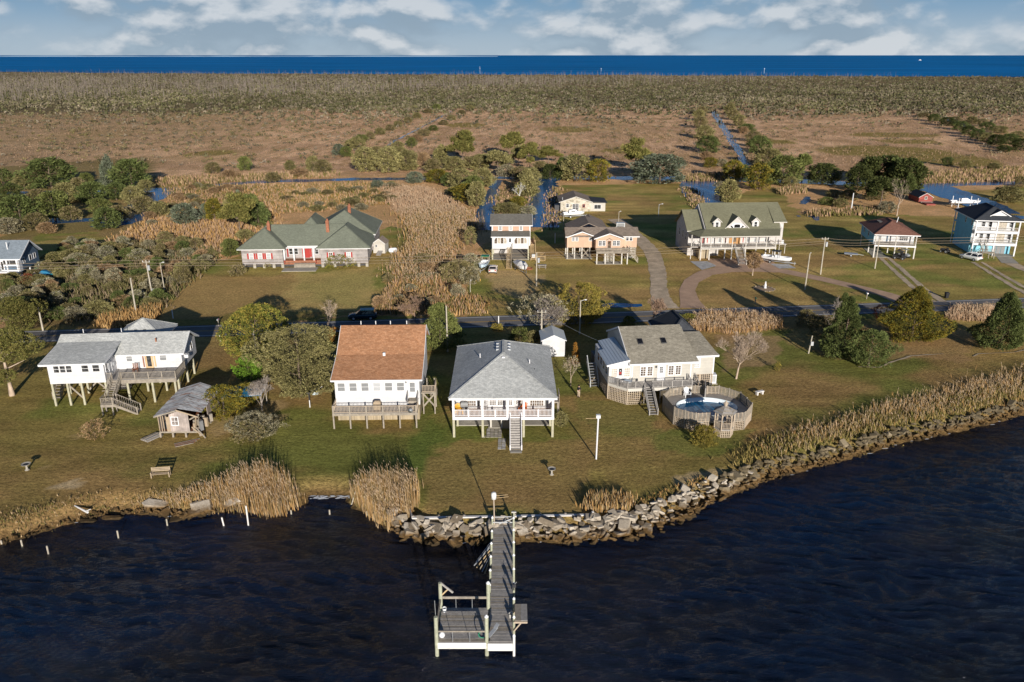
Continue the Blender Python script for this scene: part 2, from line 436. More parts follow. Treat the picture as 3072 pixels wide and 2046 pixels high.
# ================================================================== SETTING
RG = np.random.default_rng(11)
def vnoise(x, y, seed=0):
    """smooth value noise on arrays"""
    xi, yi = np.floor(x).astype(np.int64), np.floor(y).astype(np.int64); fx, fy = x - xi, y - yi
    fx, fy = fx * fx * (3 - 2 * fx), fy * fy * (3 - 2 * fy)
    def h(a, b):
        n = (a * 374761393 + b * 668265263 + seed * 974711) & 0x7fffffff
        n = ((n ^ (n >> 13)) * 1274126177) & 0x7fffffff
        return ((n ^ (n >> 16)) & 0xffff) / 65535.0
    return (h(xi, yi) * (1 - fx) + h(xi + 1, yi) * fx) * (1 - fy) + (h(xi, yi + 1) * (1 - fx) + h(xi + 1, yi + 1) * fx) * fy
def fbm(x, y, seed=0, o=4):
    s, a, t = 0.0, 0.5, 0.0
    for k in range(o): s = s + a * vnoise(x * 2 ** k, y * 2 ** k, seed + k * 17); t += a; a *= 0.55
    return s / t
def inpoly(x, y, poly):
    r = np.zeros(x.shape, bool); n = len(poly)
    for i in range(n):
        x0, y0 = poly[i][:2]; x1, y1 = poly[(i + 1) % n][:2]
        if y0 == y1: continue
        c = ((y0 > y) != (y1 > y)) & (x < (x1 - x0) * (y - y0) / (y1 - y0) + x0); r ^= c
    return r
def segdist(x, y, line):
    d = np.full(x.shape, 1e9)
    for (x0, y0), (x1, y1) in zip(line[:-1], line[1:]):
        L = (x1 - x0) ** 2 + (y1 - y0) ** 2
        t = np.clip(((x - x0) * (x1 - x0) + (y - y0) * (y1 - y0)) / L, 0, 1)
        d = np.minimum(d, np.hypot(x - x0 - t * (x1 - x0), y - y0 - t * (y1 - y0)))
    return d
WATER_Z = -1.2
SHORE = [(-140, 52), (-75, 58), (-58, 61.5), (-47.9, 64.1), (-46.2, 65.5), (-42.8, 68.1), (-40.2, 69.6), (-35.1, 69.3), (-32.2, 68.7), (-28.2, 70.5), (-21.5, 70.9),
         (-20.9, 72.8), (-17.4, 72.8), (-16.1, 70.5), (-11.6, 67.8), (-9.9, 66.6), (-9.4, 65.2), (-4.3, 64.4), (0.1, 64.6), (5.2, 64.6), (11.6, 65.8), (17.2, 69.6),
         (27.5, 76.3), (36.1, 80.0), (45.8, 84.9), (55.6, 88.5), (65.3, 92.8), (90, 103), (150, 128)]
# ---- ground sheet
xs = np.concatenate([np.linspace(-2600, -300, 24), np.arange(-280, -125, 3.0), np.arange(-125, 125, 0.8), np.arange(125, 280, 3.0), np.linspace(300, 2600, 24)])
ys = np.concatenate([np.arange(25, 58, 3.0), np.arange(58, 150, 0.7), np.arange(150, 345, 1.3), np.arange(345, 800, 7), np.arange(800, 2500, 45)])
GX, GY = np.meshgrid(xs, ys); gx, gy = GX.ravel(), GY.ravel()
wet = inpoly(gx, gy, SHORE + [(150, 0), (-140, 0)])
sd = segdist(gx, gy, SHORE)
gz = np.zeros_like(gx)
t = np.clip(sd / 2.4, 0, 1); gz = np.where(wet, -1.2 - np.minimum(sd * 0.5, 1.6), -1.2 + 1.2 * t * t * (3 - 2 * t))
far = gy > 110; gz = np.where(far, 0.0, gz)
gz += np.where(~wet & (sd > 2.4), (fbm(gx / 9, gy / 9, 3) - 0.5) * 0.10, 0)
gz = np.where((gy > 100) | (np.abs(gx) > 200), np.minimum(gz, 0.0) * 0 - 0.02 + (fbm(gx / 9, gy / 9, 3) - 0.5) * 0.04, gz)
coast = 1950.0 - gx * 0.184 + (fbm(gx / 260, gx * 0 + 3, 19) - .5) * 160
gz = np.where(gy > coast, -4.0, gz)
def px(*pts): return [P(a, b)[:2] for a, b in pts]
wx, wy = gx + (fbm(gx / 5, gy / 5, 21) - 0.5) * 5, gy + (fbm(gx / 5, gy / 5, 31) - 0.5) * 5
C = np.zeros((len(gx), 3))
def mixto(mask, c): 
    m = np.clip(mask, 0, 1)[:, None]; C[:] = C * (1 - m) + np.array(c) * m
f1, f2, f3 = fbm(gx / 26, gy / 14, 5), fbm(gx / 7, gy / 5, 6), fbm(gx / 2.2, gy / 2.2, 8)
streak = fbm(gx / 14 + gy / 40, gy / 1.6, 12)
TAN, TAN2, OLIVE, BROWN, GREEN = (0.235, 0.150, 0.078), (0.29, 0.185, 0.105), (0.122, 0.099, 0.034), (0.155, 0.105, 0.046), (0.080, 0.092, 0.024)
C[:] = TAN
mixto((f2 - 0.4) * 4, TAN2)
# marsh north of the cross canal
marsh = np.clip((wy - 296) / 8, 0, 1)
mixto(marsh, (0.275, 0.18, 0.122))
mixto(marsh * np.clip((f1 - 0.45) * 6, 0, 1), (0.38, 0.255, 0.17))
mixto(marsh * np.clip((f3 - 0.5) * 6, 0, 1) * 0.75, (0.15, 0.095, 0.05)); mixto(marsh * np.clip((fbm(gx / 3, gy / 9, 44) - .52) * 7, 0, 1) * .6, (0.18, 0.115, 0.06)); mixto(marsh * np.clip((-gx - 90 + gy * -.05) / 120, 0, 1) * .55, (0.15, 0.115, 0.07))
m2 = fbm(gx / 60, gy / 90, 40)
mixto(marsh * np.clip((m2 - 0.55) * 6, 0, 1) * 0.5, (0.19, 0.135, 0.065))
for cx, cy, rx, ry in [(1700, 388, 75, 9), (640, 458, 70, 10), (2660, 455, 200, 18), (2720, 424, 90, 7), (2680, 405, 130, 8), (2850, 478, 130, 22), (1870, 452, 60, 9), (1395, 375, 60, 7), (560, 560, 90, 16), (2330, 425, 60, 8)]:
    a = P(cx - rx, cy); b = P(cx + rx, cy); c0 = P(cx, cy - ry); c1 = P(cx, cy + ry)
    q = ((wx - P(cx, cy)[0]) / (abs(b[0] - a[0]) / 2)) ** 2 + ((wy - (c0[1] + c1[1]) / 2) / (abs(c0[1] - c1[1]) / 2)) ** 2
    mixto(np.clip((1.15 - q) * 4, 0, 1), (0.135, 0.105, 0.038))
# rough meadow behind the long house and scrub ground on the left
mixto(inpoly(wx, wy, px((0, 640), (350, 640), (560, 700), (690, 800), (470, 960), (300, 1000), (0, 1010))) * 0.85, (0.105, 0.083, 0.04))
mixto(inpoly(wx, wy, px((0, 500), (460, 470), (470, 620), (300, 690), (0, 720))) * 0.8, (0.10, 0.082, 0.035))
mixto(inpoly(wx, wy, px((480, 560), (1180, 545), (1210, 610), (800, 640), (720, 600))) * 0.7, (0.20, 0.13, 0.05))
# mown lots north of the road
lawnN = inpoly(wx, wy, px((380, 985), (560, 815), (700, 770), (1100, 700), (1170, 680), (1240, 690), (1235, 740), (1170, 830), (1130, 945), (700, 965))) | \
        inpoly(wx, wy, px((1420, 965), (1395, 800), (1470, 720), (1600, 690), (1670, 640), (1690, 555), (2060, 550), (2110, 610), (2240, 575), (2330, 560), (2400, 640), (2640, 640), (2780, 650), (3300, 650), (3300, 930), (1420, 965))) | \
        inpoly(wx, wy, px((2830, 575), (3072, 560), (3300, 570), (3300, 640), (2960, 660))) | \
        inpoly(wx, wy, px((60, 800), (110, 700), (280, 695), (330, 715), (250, 750), (150, 800)))
road_y = lambda x: 125.6 + x * 0.1075
lawnS = (wy < road_y(wx) + 6.5) & (np.abs(gx) < 250)
lawn = (lawnN | lawnS).astype(float)
g = np.clip((f1 * 0.62 + f2 * 0.42 - 0.44) * 5.0, 0, 1)
lawncol = np.array(OLIVE) * (1 - g[:, None]) + np.array(BROWN) * g[:, None]
gg = np.clip((fbm(gx / 13, gy / 9, 77) - 0.485) * 7, 0, 1)[:, None] * 0.85
lawncol = lawncol * (1 - gg) + np.array(GREEN) * gg
au = np.clip((fbm(gx / 17, gy / 8, 78) - 0.54) * 8, 0, 1)[:, None] * 0.6 * np.clip((gy[:, None] - 95) / 40, .25, 1)
lawncol = lawncol * (1 - au) + np.array((0.20, 0.15, 0.058)) * au
lawncol *= (0.62 + 0.70 * streak)[:, None] * (.78 + .44 * fbm(gx / 3.1, gy / 2.3, 64))[:, None]
C[:] = C * (1 - lawn[:, None]) + lawncol * lawn[:, None]
def blob(pxs, col, amt, r=0.0):
    mixto(inpoly(wx, wy, px(*pxs)) * amt, col)
blob([(490, 850), (900, 820), (880, 900), (600, 960), (420, 960)], (0.165, 0.110, 0.05), 0.7)
blob([(880, 820), (1130, 800), (1100, 930), (850, 930)], (0.20, 0.155, 0.065), 0.6)
blob([(1240, 1210), (1320, 1210), (1300, 1420), (1230, 1400)], (0.05, 0.075, 0.018), 0.7)
blob([(1330, 1330), (1800, 1330), (1750, 1540), (1250, 1540)], (0.155, 0.105, 0.047), 0.6)
blob([(2000, 1300), (2270, 1280), (2200, 1360), (1980, 1350)], (0.06, 0.085, 0.02), 0.55)
blob([(1320, 1210), (1420, 1280), (1400, 1330), (1240, 1330)], (0.07, 0.09, 0.022), 0.6)
blob([(1700, 1190), (1960, 1210), (2000, 1330), (1800, 1300)], (0.075, 0.09, 0.024), 0.5)
blob([(420, 1080), (540, 1100), (500, 1250), (380, 1240)], (0.085, 0.09, 0.026), 0.5)
for k in range(26):                                            # worn spots and leaf litter
    cx, cy = RG.uniform(60, 3000), RG.uniform(1000, 1500); s = RG.uniform(6, 26); blob([(cx - s, cy), (cx, cy - s * .3), (cx + s, cy), (cx, cy + s * .3)], (0.23, 0.165, 0.095), .4)
blob([(2050, 1430), (2180, 1400), (2120, 1470), (2020, 1460)], (0.32, 0.245, 0.17), 0.45)
blob([(2420, 980), (2900, 985), (2900, 1080), (2500, 1075), (2330, 1010)], (0.20, 0.125, 0.07), 0.45)
blob([(2150, 1000), (2330, 1000), (2330, 1090), (2200, 1110)], (0.20, 0.13, 0.08), 0.6)
blob([(760, 1190), (860, 1200), (860, 1260), (640, 1310), (600, 1270)], (0.22, 0.16, 0.09), 0.6)
blob([(170, 1450), (260, 1430), (260, 1465), (180, 1470)], (0.30, 0.25, 0.18), 0.5)
blob([(1480, 805), (1640, 830), (1600, 900), (1480, 880)], (0.24, 0.17, 0.10), 0.5)
# shore margin: sand and dark mud
edge = np.clip(1 - sd / 3.0, 0, 1) * (~wet) * (gy < 140)
mixto(edge * 0.85, (0.155, 0.105, 0.055)); mixto(((sd < 0.9) & ~wet & (gy < 140)) * 0.7, (0.07, 0.045, 0.022)); mixto(wet * 1.0, (0.03, 0.022, 0.012))
C[:] *= np.array([1.04, .98, .86]); C *= (0.86 + 0.28 * f3)[:, None] * (2.3 + .6 * np.clip((gy - 128) / 8, 0, 1) * (1 - marsh) + .3 * marsh)[:, None]
rel = np.where(lawn > .5, 0.42, 1.0); rel = np.where(gy > 110, rel, np.where(edge > .2, .8, rel))
# far woods floor
mixto(np.clip((wy - 640 - fbm(gx / 150, gy / 150, 90) * 160 - np.clip(-gx, -300, 400) * (-0.35)) / 60, 0, 1) * 0.8, (0.15, 0.125, 0.06))
nx, ny = len(xs), len(ys)
idx = np.arange(nx * ny).reshape(ny, nx)
fc = np.stack([idx[:-1, :-1].ravel(), idx[:-1, 1:].ravel(), idx[1:, 1:].ravel(), idx[1:, :-1].ravel()], 1)
def ground_mat():
    m, n, l, b = nt_new('ground')
    a = n.new('ShaderNodeAttribute'); a.attribute_name = 'col'
    v = pos_node(n, l)
    c = mulc(n, l, a.outputs['Color'], rng(n, l, noise(n, l, v, 2.2, 6, 0.8), 0.32, 0.68, 0.5, 1.5))
    c = mulc(n, l, c, rng(n, l, noise(n, l, pos_node(n, l, (0.6, 3.0, 1)), 0.9, 4, 0.7), 0.3, 0.7, 0.82, 1.18))
    l.new(c, b.inputs['Base Color']); b.inputs['Roughness'].default_value = 0.95; b.inputs['Specular IOR Level'].default_value = 0.05
    t = n.new('ShaderNodeBump'); t.inputs['Distance'].default_value = 0.55; l.new(a.outputs['Alpha'], t.inputs['Strength'])   # standing grass: taller off the mown lots
    l.new(noise(n, l, v, 2.6, 5, 0.75), t.inputs['Height']); l.new(t.outputs[0], b.inputs['Normal'])
    MATS['ground'] = m
ground_mat()
finish(bpy.data.objects.new('ground', fast_mesh('ground', np.stack([gx, gy, gz], 1), fc, np.concatenate([C, rel[:, None]], 1), 'ground', True)), kind='structure')

# ---- water
def water_mat(name, base, rough, waves, spec=0.5, bstr=0.5):
    m, n, l, b = nt_new(name)
    b.inputs['Base Color'].default_value = (*base, 1); b.inputs['Roughness'].default_value = rough
    b.inputs['IOR'].default_value = 1.33; b.inputs['Specular IOR Level'].default_value = spec
    prev = None
    for sc, s, rot, d in waves:
        h = noise(n, l, pos_node(n, l, sc, rot), 1.0, 5, 0.62)
        t = n.new('ShaderNodeBump'); t.inputs['Strength'].default_value = s; t.inputs['Distance'].default_value = d
        l.new(h, t.inputs['Height'])
        if prev: l.new(prev, t.inputs['Normal'])
        prev = t.outputs[0]
    l.new(prev, b.inputs['Normal'])
    MATS[name] = m; return m, n, l, b
m, n, l, b = water_mat('sound_water', (0.012, 0.009, 0.006), 0.06, [((1.0, 4.6, 1), 0.9, R(7), 0.17), ((2.4, 9.0, 1), 1.0, R(-5), 0.1), ((6, 17, 1), 1.0, R(9), 0.06)], 0.48)
c = mixc(n, l, rng(n, l, noise(n, l, pos_node(n, l, (0.05, 0.09, 1)), 1.0, 4), 0.35, 0.65, 0, 1), (0.0075, 0.0072, 0.0085), (0.002, 0.009, 0.030))
l.new(c, b.inputs['Base Color'])
water_mat('canal_water', (0.006, 0.075, 0.21), 0.06, [((0.5, 0.9, 1), 0.25, 0.3, 0.2), ((2.2, 4.0, 1), 0.35, 0.1, 0.05)], 0.35)  # blue base colour stands in for the reflected sky
water_mat('sea_water', (0.0012, 0.016, 0.062), 0.55, [((0.02, 0.05, 1), 0.6, 0.1, 6.0)], 0.02)
m = MATS['sea_water']; n, l = m.node_tree.nodes, m.node_tree.links
l.new(mulc(n, l, (0.004, 0.15, 0.40), rng(n, l, noise(n, l, pos_node(n, l, (0.0012, 0.01, 1)), 1.0, 6, 0.7), 0.3, 0.7, 0.6, 1.5)), n['Principled BSDF'].inputs['Base Color'])
# near water: a sheet with real wind waves
ax, ay = np.concatenate([np.arange(-130, -60, .8), np.arange(-60, 60, .4), np.arange(60, 131, .8)]), np.concatenate([np.arange(20, 42, .5), np.arange(42, 75, 0.17), np.arange(75, 112, .3)])
AX, AY = np.meshgrid(ax, ay); qx, qy = AX.ravel(), AY.ravel()
wv = np.zeros_like(qx)
wxx = qx + (fbm(qx / 9, qy / 9, 51) - 0.5) * 7; wyy = qy + (fbm(qx / 8, qy / 8, 52) - 0.5) * 5
for k in range(7):
    a = R(82 + RG.uniform(-24, 24)); lam = [4.6, 3.1, 2.4, 1.9, 1.55, 1.25, 1.0][k]; amp = [0.008, 0.013, 0.018, 0.024, 0.029, 0.031, 0.03][k]
    ph = (wxx * math.cos(a) + wyy * math.sin(a)) * 2 * math.pi / lam + RG.uniform(0, 6)
    wv += amp * (1 - 2 * np.abs(np.sin(ph / 2)))
wv *= 0.35 + 1.1 * fbm(qx / 11, qy / 6, 53)
ii = np.arange(len(ax) * len(ay)).reshape(len(ay), len(ax))
wf = np.stack([ii[:-1, :-1].ravel(), ii[:-1, 1:].ravel(), ii[1:, 1:].ravel(), ii[1:, :-1].ravel()], 1)
keep = inpoly(qx, qy, [(x, y + 4) for x, y in SHORE] + [(150, 0), (-140, 0)])
wf = wf[keep[wf].all(1)]
finish(bpy.data.objects.new('water', fast_mesh('water', np.stack([qx, qy, WATER_Z + wv], 1), wf, None, 'sound_water', True)), kind='structure')
# the sea to the horizon
o = MB().poly([(-9000, 1950 + 9000 * .184 - 40, -0.4), (9000, 1950 - 9000 * .184 - 40, -0.4), (90000, 20000, -0.4), (90000, 120000, -0.4), (-90000, 120000, -0.4), (-90000, 20000, -0.4)]).build('sea', 'sea_water', kind='structure')
# low far shore on the horizon
mb = MB(); rr = random.Random(5)
xk, zk = -14000.0, 12.0
while xk < -900:
    w, z2 = rr.uniform(300, 900), rr.uniform(6, 26)
    mb.slab([(xk, 23000, zk), (xk + w, 23000, z2), (xk + w, 23600, z2), (xk, 23600, zk)], 40); xk += w; zk = z2
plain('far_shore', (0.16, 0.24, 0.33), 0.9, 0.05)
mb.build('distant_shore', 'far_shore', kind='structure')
# canals, ditches, ponds: water sheets with ragged banks
def ribbon(name, pts, z, mat, jag=0.5, step=3.0, seed=1):
    """pts: (x, y, width) in metres"""
    r = random.Random(seed); L, Rr = [], []
    for i in range(len(pts) - 1):
        a, b = pts[i], pts[i + 1]; n = max(1, int(math.hypot(b[0] - a[0], b[1] - a[1]) / step))
        d = Vector((b[0] - a[0], b[1] - a[1], 0)).normalized(); s = Vector((-d.y, d.x, 0))
        for k in range(n + (i == len(pts) - 2)):
            t = k / n; c = Vector((a[0] + (b[0] - a[0]) * t, a[1] + (b[1] - a[1]) * t, z)); w = (a[2] + (b[2] - a[2]) * t) / 2
            L.append(c + s * (w + r.uniform(-jag, jag))); Rr.append(c - s * (w + r.uniform(-jag, jag)))
    m = MB(); n = len(L); m.v = [tuple(p) for p in L + Rr]; m.f = [[i, n + i, n + i + 1, i + 1] for i in range(n - 1)]
    return m.build(name, mat, kind='structure')
def pxr(*q):
    """(px, py, width in metres)"""
    return [(*P(a, b)[:2], w) for a, b, w in q]
ribbon('canal', pxr((1442, 690, 5), (1453, 655, 6.5), (1466, 610, 5), (1476, 585, 4), (1488, 552, 3), (1500, 540, 3)), 0.03, 'canal_water', 0.8, 2.0, 2)
ribbon('canal', pxr((1618, 682, 10), (1618, 640, 12), (1624, 600, 9), (1630, 570, 8), (1644, 545, 7), (1652, 530, 6)), 0.03, 'canal_water', 0.9, 2.0, 3)
ribbon('canal', pxr((2140, 618, 5), (2120, 600, 11), (2105, 572, 13), (2100, 548, 13), (2095, 535, 13)), 0.03, 'canal_water', 0.7, 2.0, 4)
ribbon('canal', [(-165, 258, 7), (-128, 262, 9), (-112, 268, 8), (-92, 283, 7), (-60, 290, 6), (-20, 293, 6), (12, 294, 6), (40, 293, 8), (75, 291, 11), (105, 284, 9), (132, 274, 9), (165, 280, 7), (240, 292, 7)], 0.025, 'canal_water', 1.0, 3.0, 5)
ribbon('canal', [(-112, 266, 7), (-112, 245, 8), (-108, 228, 7), (-104, 218, 9), (-106, 205, 8)], 0.028, 'canal_water', 0.9, 2.5, 6)
ribbon('canal', [(-104, 218, 7), (-120, 213, 6), (-150, 216, 6)], 0.031, 'canal_water', 0.9, 2.5, 16)
ribbon('ditch', pxr((1128, 457, 1.3), (1190, 420, 1.5), (1250, 389, 1.7), (1365, 328, 2.0)), 0.03, 'canal_water', 0.5, 5.0, 7)
ribbon('ditch', pxr((2238, 496, 3.4), (2210, 445, 3.6), (2183, 403, 4.0), (2160, 368, 4.6), (2141, 333, 5.0)), 0.03, 'canal_water', 0.7, 5.0, 8)
ribbon('ditch', pxr((2825, 348, 5), (2850, 356, 8), (2880, 372, 7), (2960, 400, 4)), 0.03, 'canal_water', 0.8, 5.0, 9)
ribbon('canal', [(142, 275, 14), (141, 250, 13), (140, 236, 12), (138, 224, 9)], 0.034, 'canal_water', 0.5, 2.0, 10)
ribbon('canal', pxr((2990, 668, 3), (3040, 650, 4), (3090, 655, 5)), 0.03, 'canal_water', 0.5, 2.0, 26)
ribbon('roadside_pond', [(16.0, 136.3, 2.2), (19, 136.4, 2.8), (23.2, 136.3, 1.6)], 0.03, 'canal_water', 0.25, 1.0, 11)
for i, q in enumerate([[(2100 * 0 + 2408, 612, 2), (2418, 600, 2.5), (2424, 590, 1.5)], [(2426, 650, 2.2), (2442, 648, 2.8), (2452, 662, 0.8)], [(2390, 648, 1.6), (2400, 648, 1.2)]]):
    ribbon('puddle', pxr(*q), 0.03, 'canal_water', 0.3, 1.0, 12 + i)
ribbon('puddle', [(-101, 176, 2), (-96, 178, 3.5), (-90, 178.5, 1.5)], 0.03, 'canal_water', 0.3, 1.0, 15)

# ---- road
def strip(name, pts, w, z, mat, parent=None, off=0.0):
    m = MB(); L, Rr = [], []
    for i, p in enumerate(pts):
        a = Vector(pts[max(0, i - 1)]); b = Vector(pts[min(len(pts) - 1, i + 1)]); d = (b - a).normalized(); s = Vector((-d.y, d.x))
        q = Vector(p) + s * off; L.append((*(q + s * w / 2), z)); Rr.append((*(q - s * w / 2), z))
    n = len(pts); m.v = L + Rr; m.f = [[i, n + i, n + i + 1, i + 1] for i in range(n - 1)]
    return m.build(name, mat, parent)
RP = [(x, 119.2 + (x + 80) * 0.101 + 0.000045 * (x + 80) ** 2) for x in range(-160, 221, 10)]
road = strip('road', RP, 6.0, 0.012, 'asphalt'); road['kind'] = 'structure'
for off in (-2.42, 2.42): strip('edge_line', RP, 0.16, 0.016, 'line_white', road, off)
for off in (-0.14, 0.14): strip('centre_line', RP, 0.12, 0.016, 'line_yellow', road, off)
def flat(name, pts, z, mat, parent=None, jag=0.0, seed=3):
    r = random.Random(seed); out = []
    n = len(pts)
    for i in range(n):
        a, b = pts[i], pts[(i + 1) % n]; k = max(1, int(math.hypot(b[0] - a[0], b[1] - a[1]) / 2.0)) if jag else 1
        for j in range(k):
            t = j / k; out.append((a[0] + (b[0] - a[0]) * t + r.uniform(-jag, jag), a[1] + (b[1] - a[1]) * t + r.uniform(-jag, jag), z))
    o = MB().poly(out).build(name, mat, parent)
    if parent is None: o['kind'] = 'structure'
    return o
ribbon('gravel_driveway', [(28, 216, 4.2), (29.5, 206, 4), (30.6, 194, 3.7), (31.4, 184, 3.7), (31.7, 177, 3.6), (31.1, 169, 3.5), (29.6, 157, 3.3), (28.0, 147, 3.2), (27.2, 139.5, 3.6), (27, 134.5, 5)], 0.02, 'gravel', 0.16, 1.2, 21)
drv = ribbon('brick_driveway', [(31.9, 134.6, 4.6), (32.4, 140, 3.4), (33.2, 146, 2.9), (35.4, 152.5, 3.0), (39.6, 158.8, 3.6), (45, 162, 5.0), (51, 162.0, 4.6), (56, 160.4, 3.4), (62.0, 153.8, 3.2), (66, 148.5, 3.2), (69.5, 143.5, 3.4), (71.5, 137.5, 5)], 0.024, 'brick_paving', 0.06, 1.5, 22)
flat('brick_apron', [(42.6, 171), (42.6, 161), (56, 160.5), (56.5, 171)], 0.020, 'brick_paving')
flat('gravel_pad', [(38.6, 168.6), (42.3, 168.6), (43.4, 164.5), (39.2, 161.2)], 0.030, 'grey_gravel', jag=0.2)
flat('gravel_pad', [(55.2, 166.5), (59, 166.3), (59.4, 162.8), (56, 162.2)], 0.030, 'grey_gravel', jag=0.2)
for k, off in enumerate((-0.95, 0.95)):
    ribbon('wheel_track', [(82.3 + off, 173.5, 0.9), (81.3 + off, 168, 0.9), (79.0 + off, 155, 1.0), (77.6 + off, 146, 1.1), (77.0 + off, 138.5, 1.6)], 0.02 + 0.004 * k, 'gravel', 0.14, 1.4, 23 + k)
    ribbon('wheel_track', [(100.2 + off, 168, 0.8), (98.6 + off, 157, 0.9), (97.4 + off, 148, 1.0), (97 + off, 139, 1.6)], 0.02 + 0.004 * k, 'gravel', 0.14, 1.4, 27 + k)
flat('concrete_drive', [(108.5, 176.5), (105.0, 167.2), (108.4, 166.6), (110.1, 172.2)], 0.02, 'concrete')
ribbon('gravel_driveway', [(106.8, 167.0, 2.8), (107, 155, 3.0), (106.5, 141, 3.6)], 0.016, 'gravel', 0.15, 1.2, 31)
ribbon('sand_edging', pxr((2575, 1101, .22), (2640, 1103, .22), (2665, 1090, .3), (2735, 1068, .35), (2830, 1062, .2)), 0.05, 'sand', 0.08, 0.8, 33)
ribbon('sand_edging', pxr((2920, 1070, .2), (2935, 1062, .25), (3040, 1058, .2), (3100, 1045, .2)), 0.05, 'sand', 0.05, 0.8, 34)
rf = random.Random(8)                                          # lapping foam in the inlet and along the stones
fm = MB()
for k in range(70):
    if k < 34: x, y = rf.uniform(-21.2, -16.6), 72.5 + rf.uniform(-.35, .25)
    else: x = rf.uniform(-44, 62); y = float(np.interp(x, [s[0] for s in SHORE[4:]], [s[1] for s in SHORE[4:]])) - rf.uniform(.1, .5)
    w, h = rf.uniform(.12, .5), rf.uniform(.04, .12); pts = []
    for a in range(7): t = a * 2 * math.pi / 7; q = rf.uniform(.5, 1.1); pts.append((x + w * q * math.cos(t), y + h * q * math.sin(t) + .1 * w * math.cos(t), -1.07 + rf.uniform(0, .01)))
    fm.poly(pts)
fo = fm.build('foam', 'foam', None, False, 'stuff'); fo['label'] = 'white foam flecks along the near waterline and in the small inlet'; fo['category'] = 'foam'
# ================================================================== BUILDING HELPERS
class Face:
    """a wall plane in a house's own frame: u runs along it, n points out"""
    def __init__(s, o, ang=0.0):
        s.o = Vector((o[0], o[1], 0)); s.u = Vector((math.cos(R(ang)), math.sin(R(ang)), 0)); s.n = Vector((s.u.y, -s.u.x, 0)); s.rz = R(ang)
    def p(s, u, out, z): q = s.o + s.u * u + s.n * out; return (q.x, q.y, z)
def fbox(name, parent, mat, F, u0, u1, z0, z1, o0, o1):
    c = F.p((u0 + u1) / 2, (o0 + o1) / 2, (z0 + z1) / 2)
    o = bpy.data.objects.new(name, ubox(mat)); o.location = c; o.scale = (abs(u1 - u0), abs(o1 - o0), abs(z1 - z0)); o.rotation_euler = (0, 0, F.rz)
    return finish(o, parent)
def frame_mesh(F, u0, u1, z0, z1, w, o0, o1):
    m = MB()
    def b(a0, a1, b0, b1):
        i = len(m.v)
        for zz in (b0, b1):
            for (a, q) in ((a0, o0), (a1, o0), (a1, o1), (a0, o1)): m.v.append(F.p(a, q, zz))
        m.f += [[i + k for k in q] for q in ((0, 1, 2, 3), (7, 6, 5, 4), (0, 4, 5, 1), (1, 5, 6, 2), (2, 6, 7, 3), (3, 7, 4, 0))]
    b(u0 - w, u0, z0 - w, z1 + w); b(u1, u1 + w, z0 - w, z1 + w); b(u0, u1, z1, z1 + w); b(u0, u1, z0 - w, z0)
    return m
def window(parent, F, u, z, w, h, frame='white_trim', glass='glass', fw=0.09, bars=(0, 1), name='window'):
    """u centre, z sill; bars = upright and level glazing bars"""
    f = frame_mesh(F, u - w / 2, u + w / 2, z, z + h, fw, -0.02, 0.06).build(name, frame, parent)
    fbox('pane', f, glass, F, u - w / 2, u + w / 2, z, z + h, -0.02, 0.02)
    m = 0.045
    for k in range(bars[0]): uu = u - w / 2 + w * (k + 1) / (bars[0] + 1); fbox('glazing_bar', f, frame, F, uu - m / 2, uu + m / 2, z, z + h, 0.02, 0.05)
    for k in range(bars[1]): zz = z + h * (k + 1) / (bars[1] + 1); fbox('glazing_bar', f, frame, F, u - w / 2, u + w / 2, zz - m / 2, zz + m / 2, 0.022, 0.046)
    return f
def door(parent, F, u, z, w, h, mat='white_trim', frame='white_trim', glass='glass', g=(0.55, 0.9), gw=0.6, bars=(0, 0)):
    d = fbox('door', parent, mat, F, u - w / 2, u + w / 2, z, z + h, -0.02, 0.05)
    frame_mesh(F, u - w / 2, u + w / 2, z + 0.1, z + h, 0.1, -0.02, 0.08).build('door_frame', frame, parent)
    if g:
        p = fbox('door_pane', parent, glass, F, u - w * gw / 2, u + w * gw / 2, z + h * g[0], z + h * g[1], 0.05, 0.065)
        for k in range(bars[0]): uu = u - w * gw / 2 + w * gw * (k + 1) / (bars[0] + 1); fbox('glazing_bar', p.parent, mat, F, uu - .02, uu + .02, z + h * g[0], z + h * g[1], 0.065, 0.08)
        for k in range(bars[1]): zz = z + h * (g[0] + (g[1] - g[0]) * (k + 1) / (bars[1] + 1)); fbox('glazing_bar', p.parent, mat, F, u - w * gw / 2, u + w * gw / 2, zz - .02, zz + .02, 0.066, 0.079)
    return d
def railing(parent, p0, p1, z0, h, mat, gap=0.2, z1=None, posts=None, bal=0.04, name='railing', boards=None, solid=False):
    """rails from p0 to p1 (plan), floor level z0 to z1, one object per baluster"""
    z1 = z0 if z1 is None else z1
    a, b = Vector((*p0, z0)), Vector((*p1, z1)); up = Vector((0, 0, 1))
    r = bm_(name, parent, mat, a + up * h, b + up * h, 0.10, 0.06)
    d = b - a; L = math.hypot(d.x, d.y); rz = math.atan2(d.y, d.x)
    if boards:
        for k in range(boards): zz = up * (h * (k + 0.6) / (boards + 0.3)); bm_('rail_board', parent, mat, a + zz, b + zz, 0.04, 0.11)
    else: bm_('bottom_rail', parent, mat, a + up * 0.12, b + up * 0.12, 0.06, 0.06)
    if not boards:
        n = max(1, int(L / gap))
        for k in range(n):
            q = a + d * ((k + 0.5) / n)
            o = bpy.data.objects.new('baluster', ubox(mat)); o.location = q + up * (h * 0.5 + 0.06); o.scale = (bal, bal, h - 0.10); o.rotation_euler = (0, 0, rz); finish(o, parent)
    if posts:
        for k in range(posts):
            q = a + d * (k / max(1, posts - 1)); bx('railing_post', parent, mat, q.x - .05, q.x + .05, q.y - .05, q.y + .05, q.z - 0.15, q.z + h + 0.06, rz)
    return r
